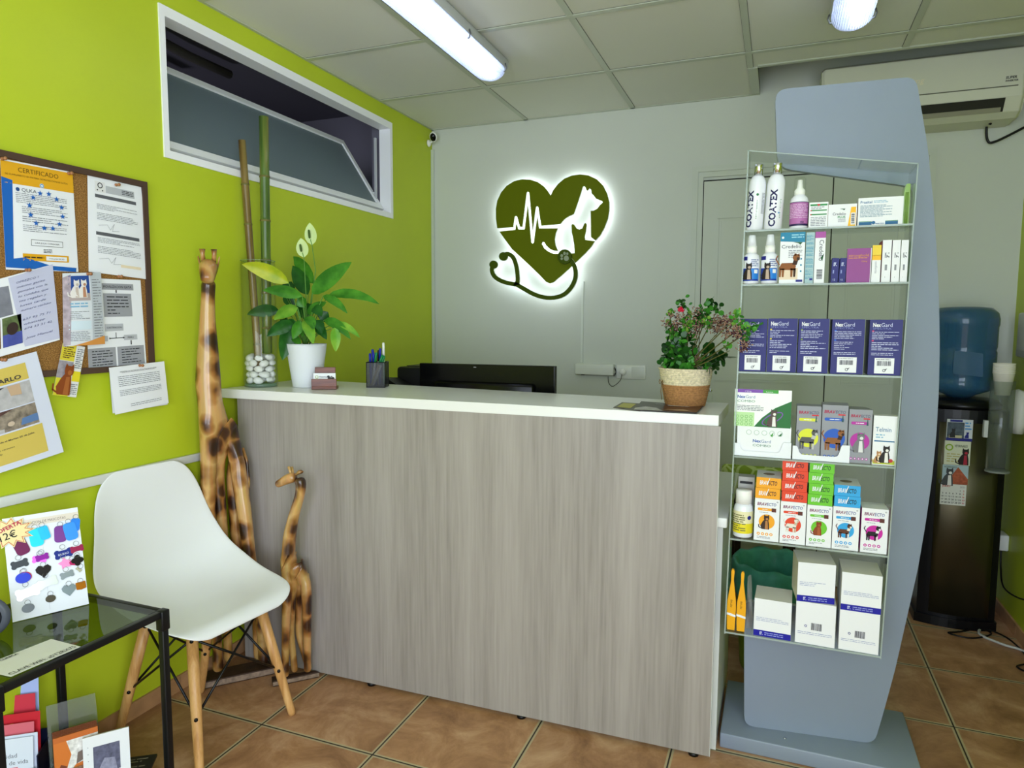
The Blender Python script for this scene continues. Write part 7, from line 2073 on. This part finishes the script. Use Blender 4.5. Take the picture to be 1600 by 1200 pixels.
# ---- right wall fittings
q = P(1571, 844, x=XR); 
f = MB(); f.rbox(-.050, 0, -.045, .045, -.036, .036, M('#e2e4e2', .4), .006); tag(f.build('wall_plug_adapter', loc=(XR - .0006, -.10, q.z + .0)), 'white boxy plug adapter low on the green right wall', 'plug')
f = MB(); z0 = q.z - .035
f.tube(spl([Vector((XR - .02, -.11, z0 - .002)), Vector((XR - .022, -.13, z0 - .08)), Vector((XR - .03, -.22, z0 - .14)), Vector((XR - .02, -.40, z0 - .12)), Vector((XR - .015, -.55, z0 - .06))]), .0035, BLACK, 8)
tag(f.build('adapter_cable'), 'black cable drooping from the white plug adapter', 'cable')
f = MB()
f.tube(spl([Vector((2.88, -.04, .12)), Vector((2.90, -.07, .03)), Vector((2.86, -.22, .006)), Vector((2.80, -.36, .006)), Vector((2.86, -.44, .006)), Vector((2.93, -.50, .006)), Vector((2.92, -.75, .006))]), .0055, M('#b9b9b2', .5), 8)
tag(f.build('floor_cable'), 'thick pale grey cable curling over the floor tiles by the cooler', 'cable')
f = MB()
f.tube(spl([Vector((2.90, -.06, .004)), Vector((2.84, -.25, .004)), Vector((2.74, -.36, .0045)), Vector((2.68, -.40, .0045)), Vector((2.76, -.42, .0045)), Vector((2.85, -.34, .0045)), Vector((2.80, -.29, .013)), Vector((2.90, -.36, .0045)), Vector((2.92, -.56, .0045)), Vector((2.86, -.64, .0045)), Vector((2.92, -.70, .0045))]), .0035, BLACK, 8)
tag(f.build('floor_cable'), 'thin black cable looping on the floor beside the cooler foot', 'cable')
f = MB(); q = P(1596, 525, x=XR); f.rbox(-.028, 0, -.09, .09, -.09, .10, M('#d3d5ce', .45), .008); f.box(-.030, -.0283, -.08, .08, -.085, -.06, M('#a9aca4', .5))
tag(f.build('wall_box', loc=(XR - .0006, -.235, P(1600, 525, x=XR).z)), 'pale box on the right wall above the rounded dispenser', 'box')
f = MB(); f.lathe([(0, -.10), (.05, -.095), (.068, -.05), (.070, .02), (.055, .08), (0, .09)], M('#d8d8cc', .35), seg=28, sx=.5); 
tag(f.build('soap_dispenser', loc=(XR - .0360, -.25, P(1600, 640, x=XR).z)), 'rounded cream hand gel dispenser on the right wall', 'dispenser')

# ================================================================= CORK BOARD AND PAPERS (left wall)
def wallpt(px, py, d): return P(px, py, x=d)
CORK = None
m, nt, b, N, L = nodemat('cork')
tc = N('ShaderNodeTexCoord'); n = N('ShaderNodeTexNoise'); n.inputs['Scale'].default_value = 330; n.inputs['Detail'].default_value = 3; L(tc.outputs['Object'], n.inputs['Vector'])
r = N('ShaderNodeValToRGB'); cr = r.color_ramp; cr.elements[0].position = .32; cr.elements[0].color = rgb('#5f431d'); cr.elements[1].position = .70; cr.elements[1].color = rgb('#b48a50'); e = cr.elements.new(.5); e.color = rgb('#8f6328')
L(n.outputs['Fac'], r.inputs['Fac']); L(r.outputs['Color'], b.inputs['Base Color']); b.inputs['Roughness'].default_value = .9
CORK = m
Y0, Y1, Z0, Z1 = -2.92, -2.008, 1.157, 1.768
t = thing('cork_board', 'cork notice board in a thin dark brown frame on the green wall', 'notice board', (0, -2.46, 1.46))
o_ = (0, -2.46, 1.46)
f = LB(o_); f.box(.0006, .009, Y0 + .012, Y1 - .012, Z0 + .012, Z1 - .012, CORK); f.build('cork_panel', t)
FRB = M('#4f3b30', .5)
f = LB(o_)
for (ya, yb, za, zb) in ((Y0, Y1, Z1 - .018, Z1), (Y0, Y1, Z0, Z0 + .018), (Y0, Y0 + .018, Z0 + .0181, Z1 - .0181), (Y1 - .018, Y1, Z0 + .0181, Z1 - .0181)): f.box(.0006, .018, ya, yb, za, zb, FRB)
f.build('frame', t)


def wpaper(name, lab, cat, px4, d, w, h, col, draw, bulge=.0, d4=None):
    """px4: bottom-left, bottom-right, top-right, top-left pixels on the plane x=d"""
    pts = [wallpt(p[0], p[1], (d4[i] if d4 else d)) for i, p in enumerate(px4)]
    org = pts[0].copy(); v = [p - org for p in pts]
    f = MB(); Pn = Panel.quad(f, v, w, h, bulge)
    Pn.grid(0, 0, w, h, col, 0, 14, 18)
    if draw: draw(Pn, w, h)
    o = f.build(name, loc=org); return tag(o, lab, cat)


def dark(Pn, w, h): pass


EUB = M('#1e63b8', .5); GOLD = M('#e2a71d', .5)


def d_cert(Pn, w, h):
    W_ = .205; k = w / .205
    Pn.rect(0, h * .79, w, h * .985, GOLD, 1); Pn.poly([(0, h * .03), (w * .10, h * .03), (w * .14, h * .82), (0, h * .84)], EUB, 1)
    Pn.poly([(0, h * .02), (w * .96, h * .0), (w * .97, h * .04), (w * .6, h * .05), (w * .25, h * .12), (w * .08, h * .10), (0, h * .1)], EUB, 2)
    Pn.text('CERTIFICADO', w * .5, h * .905, h * .062, M('#5a4614', .6), 2, 'c', fit=w * .56, bold=-.004); Pn.text('DE CUMPLIMIENTO EN MATERIA DE PROTECCION DE DATOS', w * .48, h * .865, h * .022, M('#5a4614', .6), 2, 'c', fit=w * .86)
    Pn.disc(w * .53, h * .81, h * .022, M('#dfeaf2', .5), 2); Pn.ring(w * .53, h * .81, h * .018, h * .006, M('#3f86c4', .5), 3)
    Pn.disc(w * .20, h * .745, h * .018, M('#2a4f86', .5), 2); Pn.text('QLKA', w * .25, h * .73, h * .045, M('#46525f', .5), 2, fit=w * .2)
    Pn.lines(w * .17, h * .62, w * .88, h * .72, 6, GREYINK, seed=1, t=.3); Pn.lines(w * .24, h * .53, w * .88, h * .60, 4, GREYINK, seed=2, t=.3); Pn.lines(w * .24, h * .45, w * .88, h * .51, 3, GREYINK, seed=3, t=.3); Pn.lines(w * .24, h * .36, w * .85, h * .43, 4, GREYINK, seed=4, t=.3)
    for q in range(12):
        a = 2 * PI * q / 12 + .2; cx, cy = w * .57 + w * .235 * math.sin(a), h * .575 + h * .17 * math.cos(a)
        Pn.poly([(cx + (w * .042 if j % 2 == 0 else w * .017) * math.sin(j * PI / 5), cy + (w * .042 if j % 2 == 0 else w * .017) * math.cos(j * PI / 5)) for j in range(10)], EUB, 4)
    for a_, b_ in (((w * .34, h * .29), (w * .78, h * .29)), ((w * .34, h * .235), (w * .78, h * .235)), ((w * .34, h * .29), (w * .34, h * .235)), ((w * .78, h * .29), (w * .78, h * .235))): Pn.line([a_, b_], .001, INK, 2)
    Pn.text('LIRA JULIA CORDOBA', w * .56, h * .255, h * .018, INK, 2, 'c', fit=w * .34); Pn.lines(w * .5, h * .17, w * .62, h * .21, 3, INK, seed=9)
    Pn.rect(w * .22, h * .09, w * .86, h * .155, GOLD, 2); Pn.rect(w * .53, h * .10, w * .83, h * .14, PAPER, 3); Pn.text('19 DE JUNIO DE 2021', w * .68, h * .113, h * .016, INK, 4, 'c', fit=w * .22); Pn.lines(w * .24, h * .11, w * .5, h * .135, 1, INK, l=3, seed=3)


wpaper('certificate', 'yellow and blue framed certificate with a ring of stars on the cork board', 'certificate', [(9, 421), (122.5, 425), (113, 269), (0, 247)], .0125, .205, .292, PAPER, d_cert, .003)
GRH = M('#b9bcc2', .6); GRD = M('#5c5e64', .6)


def d_let(Pn, w, h):
    Pn.rect(w * .12, h * .85, w * .30, h * .96, M('#e3e3e2', .6), 1); Pn.ring(w * .21, h * .92, w * .045, w * .014, INK, 2); Pn.disc(w * .16, h * .87, w * .012, INK, 2, 8); Pn.disc(w * .25, h * .87, w * .012, INK, 2, 8)
    Pn.rect(w * .31, h * .855, w * .84, h * .93, GRH, 1); Pn.rect(w * .12, h * .79, w * .86, h * .825, GRD, 1); Pn.lines(w * .6, h * .87, w * .82, h * .92, 3, INK, seed=1)
    for v0, s in ((.52, 1), (.17, 5)):
        Pn.lines(w * .14, h * (v0 + .15), w * .86, h * (v0 + .21), 4, GREYINK, seed=s, t=.3); Pn.lines(w * .14, h * (v0 + .04), w * .86, h * (v0 + .12), 5, GREYINK, seed=s + 1, t=.3)
        Pn.line([(w * .16, h * (v0 - .02)), (w * .3, h * (v0 + .0)), (w * .35, h * (v0 - .05)), (w * .42, h * (v0 + .02)), (w * .38, h * (v0 - .06)), (w * .5, h * (v0 - .05))], .0008, GREYINK, 2)
    Pn.rect(w * .12, h * .40, w * .86, h * .435, GRD, 1); Pn.rect(w * .5, h * .09, w * .85, h * .12, M('#e9d9bb', .6), 1)


wpaper('letter', 'two-part letter with grey title bars at the top right of the cork board', 'letter', [(138.5, 424.5), (234.5, 437), (220.5, 292.5), (136.5, 273.5)], .0125, .2, .297, PAPER, d_let, .004)


def d_flow(Pn, w, h):
    GB = M('#9c9ea4', .6)
    Pn.rect(w * .28, h * .88, w * .85, h * .95, GB, 1); Pn.text('MOVILIZACION GATA', w * .56, h * .90, h * .04, INK, 2, 'c', fit=w * .5); Pn.rect(w * .30, h * .58, w * .80, h * .84, GB, 1); Pn.lines(w * .36, h * .60, w * .74, h * .82, 6, INK, seed=1, t=.28)
    Pn.rect(w * .30, h * .42, w * .62, h * .50, GRH, 1); Pn.text('CASTRACION', w * .46, h * .45, h * .028, INK, 2, 'c', fit=w * .26)
    Pn.rect(w * .62, h * .31, w * .86, h * .37, GRH, 1); Pn.text('PERRO', w * .74, h * .33, h * .028, INK, 2, 'c'); Pn.rect(w * .12, h * .31, w * .34, h * .37, GRH, 1)
    Pn.line([(w * .38, h * .34), (w * .60, h * .34)], .0022, INK, 2); Pn.line([(w * .48, h * .34), (w * .48, h * .40)], .0022, INK, 2); Pn.line([(w * .53, h * .875), (w * .53, h * .85)], .004, INK, 2); Pn.line([(w * .74, h * .30), (w * .74, h * .26)], .004, INK, 2)
    for (x, y) in ((.37, .34), (.61, .34)): Pn.disc(w * x, h * y, .004, INK, 3, 3)
    Pn.rect(w * .0, h * .02, w * .46, h * .24, GB, 1); Pn.rect(w * .49, h * .02, w * .97, h * .24, GB, 1); Pn.lines(w * .06, h * .04, w * .40, h * .22, 6, INK, seed=2, t=.28); Pn.lines(w * .56, h * .04, w * .9, h * .22, 6, INK, seed=4, t=.28)


wpaper('flow_chart', 'grey box flow chart sheet below the letter on the cork board', 'chart', [(139, 580), (229, 570), (219.5, 438), (131, 434)], .0112, .21, .28, PAPER, d_flow)
FUR = M('#8a6a4c', .7, var=.45, vscale=55); FUR2 = M('#b09a86', .7, var=.4, vscale=60); MAR = M('#5b3f3a', .7, var=.3, vscale=40); SLATE = M('#7f818c', .7, var=.15, vscale=30); GRS = M('#5c6b42', .7, var=.4, vscale=60); STONE = M('#b9b7b8', .7, var=.15, vscale=50); VIO = M('#4b55a0', .6, var=.15, vscale=40)


def d_cat(Pn, w, h):
    Pn.poly([(w * .62, h * .04), (w, h * .02), (w, h), (w * .48, h * .98)], M('#c6c8e0', .6), 1)
    Pn.rect(0, h * .52, w * .08, h * .88, MAR, 1); Pn.poly([(w * .09, h * .50), (w * .16, h * .90), (w * .30, h * .90), (w * .22, h * .5)], MAR, 1); Pn.poly([(w * .22, h * .5), (w * .30, h * .9), (w * .48, h * .88), (w * .52, h * .5)], SLATE, 1)
    Pn.poly([(w * .16, h * .74), (w * .26, h * .80), (w * .38, h * .72), (w * .34, h * .66), (w * .20, h * .68)], FUR, 3); Pn.disc(w * .16, h * .76, w * .035, FUR, 4)
    Pn.rect(0, h * .10, w * .38, h * .47, FUR, 1); Pn.poly([(w * .06, h * .12), (w * .12, h * .34), (w * .24, h * .30), (w * .22, h * .10)], FUR2, 2); Pn.disc(w * .15, h * .30, w * .07, FUR, 3); Pn.poly([(w * .24, h * .1), (w * .28, h * .4), (w * .36, h * .1)], GRS, 2)
    Pn.rect(w * .40, h * .10, w * .60, h * .48, GRS, 1); Pn.rect(w * .40, h * .10, w * .60, h * .26, VIO, 2); Pn.disc(w * .5, h * .32, w * .06, M('#3a2c28', .7), 3)
    for i, s in enumerate(('OFREZCO 1', 'minino gatito', 'gemelos con la', 'lo cuidaba que', 'me regalan y', 'lunes tarde', 'numero cachito', '', '637 92 75 71', 'whatsapp', '674 33 31 42', '', 'Jose Manuel')):
        if s: Pn.text(s, w * (.56 + .006 * i), h * (.88 - .062 * i), h * .036, M('#5a5f86', .6), 3, fit=w * (.10 + .017 * len(s)), shear=.2)


wpaper('cat_notice', 'handwritten cat notice with kitten photos on the cork board', 'notice', [(-62, 575), (93.5, 531), (82, 413), (-60, 452)], .0165, .30, .22, PAPER, d_cat)


def d_bro(Pn, w, h):
    Pn.poly([(0, 0), (w * .16, h * .02), (w * .20, h * .98), (0, h * .94)], M('#b7a9b4', .5, var=.3, vscale=50), 1); Pn.rect(w * .14, h * .62, w * .66, h * .96, M('#2b4f9c', .5), 1); Pn.rect(w * .14, h * .62, w * .66, h * .72, M('#b5a7a4', .5), 2)
    pet(Pn, w * .30, h * .66, h * .24, M('#e9e4e0', .6), M('#c9b9ae', .6), 'sit', 3); pet(Pn, w * .48, h * .66, h * .24, M('#ece8e4', .6), M('#c08a6a', .6), 'sit', 4)
    Pn.rect(w * .12, h * .22, w * .66, h * .34, M('#d6e6f0', .5), 1); Pn.lines(w * .15, h * .06, w * .62, h * .20, 6, GREYINK, seed=2, t=.3); Pn.lines(w * .15, h * .36, w * .62, h * .48, 5, GREYINK, seed=3, t=.3); Pn.lines(w * .16, h * .52, w * .6, h * .60, 2, M('#7fb3d4', .5), seed=4)
    Pn.poly([(w * .68, 0), (w, 0), (w, h), (w * .70, h)], M('#c3c9d0', .5), 1); Pn.lines(w * .73, h * .1, w * .96, h * .92, 22, GREYINK, seed=6, t=.3); Pn.poly([(w * .2, 0), (w * .5, h * .04), (w, h * .12), (w, 0)], M('#d9944a', .5), 3)


wpaper('brochure', 'folded leaflet with two white puppies pinned over the flow chart', 'brochure', [(99, 541.5), (163.5, 537.5), (157.5, 425.5), (97.5, 427)], .0215, .12, .21, M('#dfe4ea', .4), d_bro, .006)


def d_lf(Pn, w, h):
    Pn.rect(0, h * .68, w * .62, h, M('#d9c93a', .5), 1); Pn.lines(w * .1, h * .72, w * .6, h * .96, 6, M('#5a3a22', .6), seed=2); Pn.rect(0, h * .34, w * .62, h * .67, M('#9a949c', .6, var=.25, vscale=60), 1); Pn.rect(0, 0, w * .62, h * .34, M('#d9cf3a', .5), 1)
    pet(Pn, w * .42, h * .02, h * .58, M('#8a451c', .6), M('#a8622e', .6), 'sit', 3); Pn.lines(w * .68, h * .55, w * .97, h * .95, 10, GREYINK, seed=4); Pn.rect(w * .66, h * .30, w, h * .50, M('#e3d22b', .5), 1); Pn.lines(w * .66, h * .04, w * .95, h * .26, 6, GREYINK, seed=5)


wpaper('brochure', 'yellow leaflet with a brown dog hanging below the cork board edge', 'brochure', [(82, 617), (119, 621), (133, 542), (98, 536)], .0195, .085, .16, M('#e6e6e4', .4), d_lf)


def d_note(Pn, w, h):
    Pn.text('DESPEDIDA LA VALORACION DE AUTOR DE ACTIVIDAD', w * .5, h * .87, h * .035, INK, 2, 'c', fit=w * .66); Pn.line([(w * .2, h * .86), (w * .8, h * .86)], .0006, INK, 2)
    Pn.lines(w * .12, h * .56, w * .88, h * .80, 6, GREYINK, seed=3, t=.28, full=.95); Pn.lines(w * .12, h * .36, w * .88, h * .50, 4, GREYINK, seed=4, t=.28, full=.9); Pn.lines(w * .28, h * .10, w * .86, h * .18, 2, GREYINK, seed=5, t=.28)


wpaper('notice_sheet', 'stack of white printed sheets pinned at the lower right corner', 'notice', [(180, 648), (263.5, 629.5), (256.5, 564.5), (170, 574.5)], .024, .21, .15, PAPER, d_note, .004)
wpaper('notice_sheet', 'under sheet peeping out behind the white printed sheets', 'notice', [(176, 646), (262, 632), (256, 566), (170.5, 576)], .020, .21, .15, M('#dcdee2', .7), None, .002)
YCR = M('#d6bf5e', .6)


def d_post(Pn, w, h):
    Pn.rect(0, h * .78, w * .86, h * .93, YCR, 1); Pn.rect(0, h * .06, w * .88, h * .34, YCR, 1)
    Pn.text('AYUDA A', w * .42, h * .865, h * .045, M('#4a4540', .6), 2, 'r', bold=.02); Pn.text('ENCONTRARLO', w * .79, h * .80, h * .052, M('#4a4540', .6), 2, 'r', bold=.03, fit=w * .62)
    Pn.rect(0, h * .36, w * .40, h * .765, M('#a59a8c', .7, var=.35, vscale=40), 1); Pn.poly([(w * .30, h * .37), (w * .36, h * .37), (w * .34, h * .62), (w * .22, h * .7), (w * .24, h * .5)], M('#3b2a26', .6), 2)
    Pn.rect(w * .42, h * .56, w * .86, h * .765, STONE, 1); Pn.poly([(w * .42, h * .74), (w * .5, h * .72), (w * .62, h * .76), (w * .42, h * .765)], M('#3f3c44', .7, var=.4, vscale=70), 2); Pn.poly([(w * .64, h * .76), (w * .66, h * .67), (w * .76, h * .66), (w * .76, h * .76)], M('#c7a98a', .6), 3)
    Pn.rect(w * .42, h * .355, w * .86, h * .55, M('#8c8071', .7, var=.5, vscale=60), 1); Pn.poly([(w * .42, h * .55), (w * .42, h * .48), (w * .66, h * .55)], MAR, 2); Pn.poly([(w * .70, h * .38), (w * .86, h * .38), (w * .86, h * .45), (w * .72, h * .44)], M('#5f7fb0', .6), 2); Pn.disc(w * .62, h * .42, w * .03, M('#cdb9a4', .6), 3); Pn.rect(w * .42, h * .355, w * .56, h * .39, STONE, 2)
    for i, (s, x1_) in enumerate((('senales', .33), ('desaparecido desde el Martes 25 de Julio.', .80), ('zona Buena', .31), ('es muy bueno, tranquilo y carinoso', .62), ('lleva collar para tiene microchip', .52), ('recompensa', .24), ('Tel. 604387178', .40))):
        Pn.text(s, w * x1_, h * (.305 - .036 * i), h * (.022 if i != 6 else .028), M('#4a4540', .6), 2, 'r', bold=.015 if i in (1, 6) else 0)


wpaper('missing_dog_poster', 'large yellow and white missing dog poster curling at its corner', 'poster', [(-115, 776), (99.5, 706), (57, 549), (-112, 594)], .0, .297, .40, M('#dadff0', .6), d_post, .008, d4=(.006, .026, .020, .020))
# pins
PIN = M('#a5714a', .35)
for (px, py, d, lab) in ((3, 248, .0145, 'wooden pin at the top left of the certificate'), (107, 271, .0145, 'wooden pin at the top right corner of the certificate'), (181, 289, .0175, 'wooden pin holding the top of the letter'), (185, 432, .0145, 'wooden pin at the foot of the letter'),
                   (41, 422, .0190, 'wooden pin holding the handwritten cat notice'), (137, 428, .0245, 'wooden pin holding the puppies leaflet'), (218, 571, .0265, 'wooden pin holding the white printed sheets'), (3, 562, .0215, 'wooden pin at the top of the missing dog poster')):
    q = wallpt(px, py, d); T = Matrix.Rotation(PI / 2, 4, 'Y')
    f = MB(); f.lathe([(0, -.008), (.0008, -.007), (.0008, 0), (.0048, .0005), (.0048, .003), (.0026, .005), (.003, .010), (.005, .013), (.0045, .016), (0, .017)], PIN, seg=12, T=T)
    tag(f.build('push_pin', loc=q), lab, 'pin', 'wooden push pins')
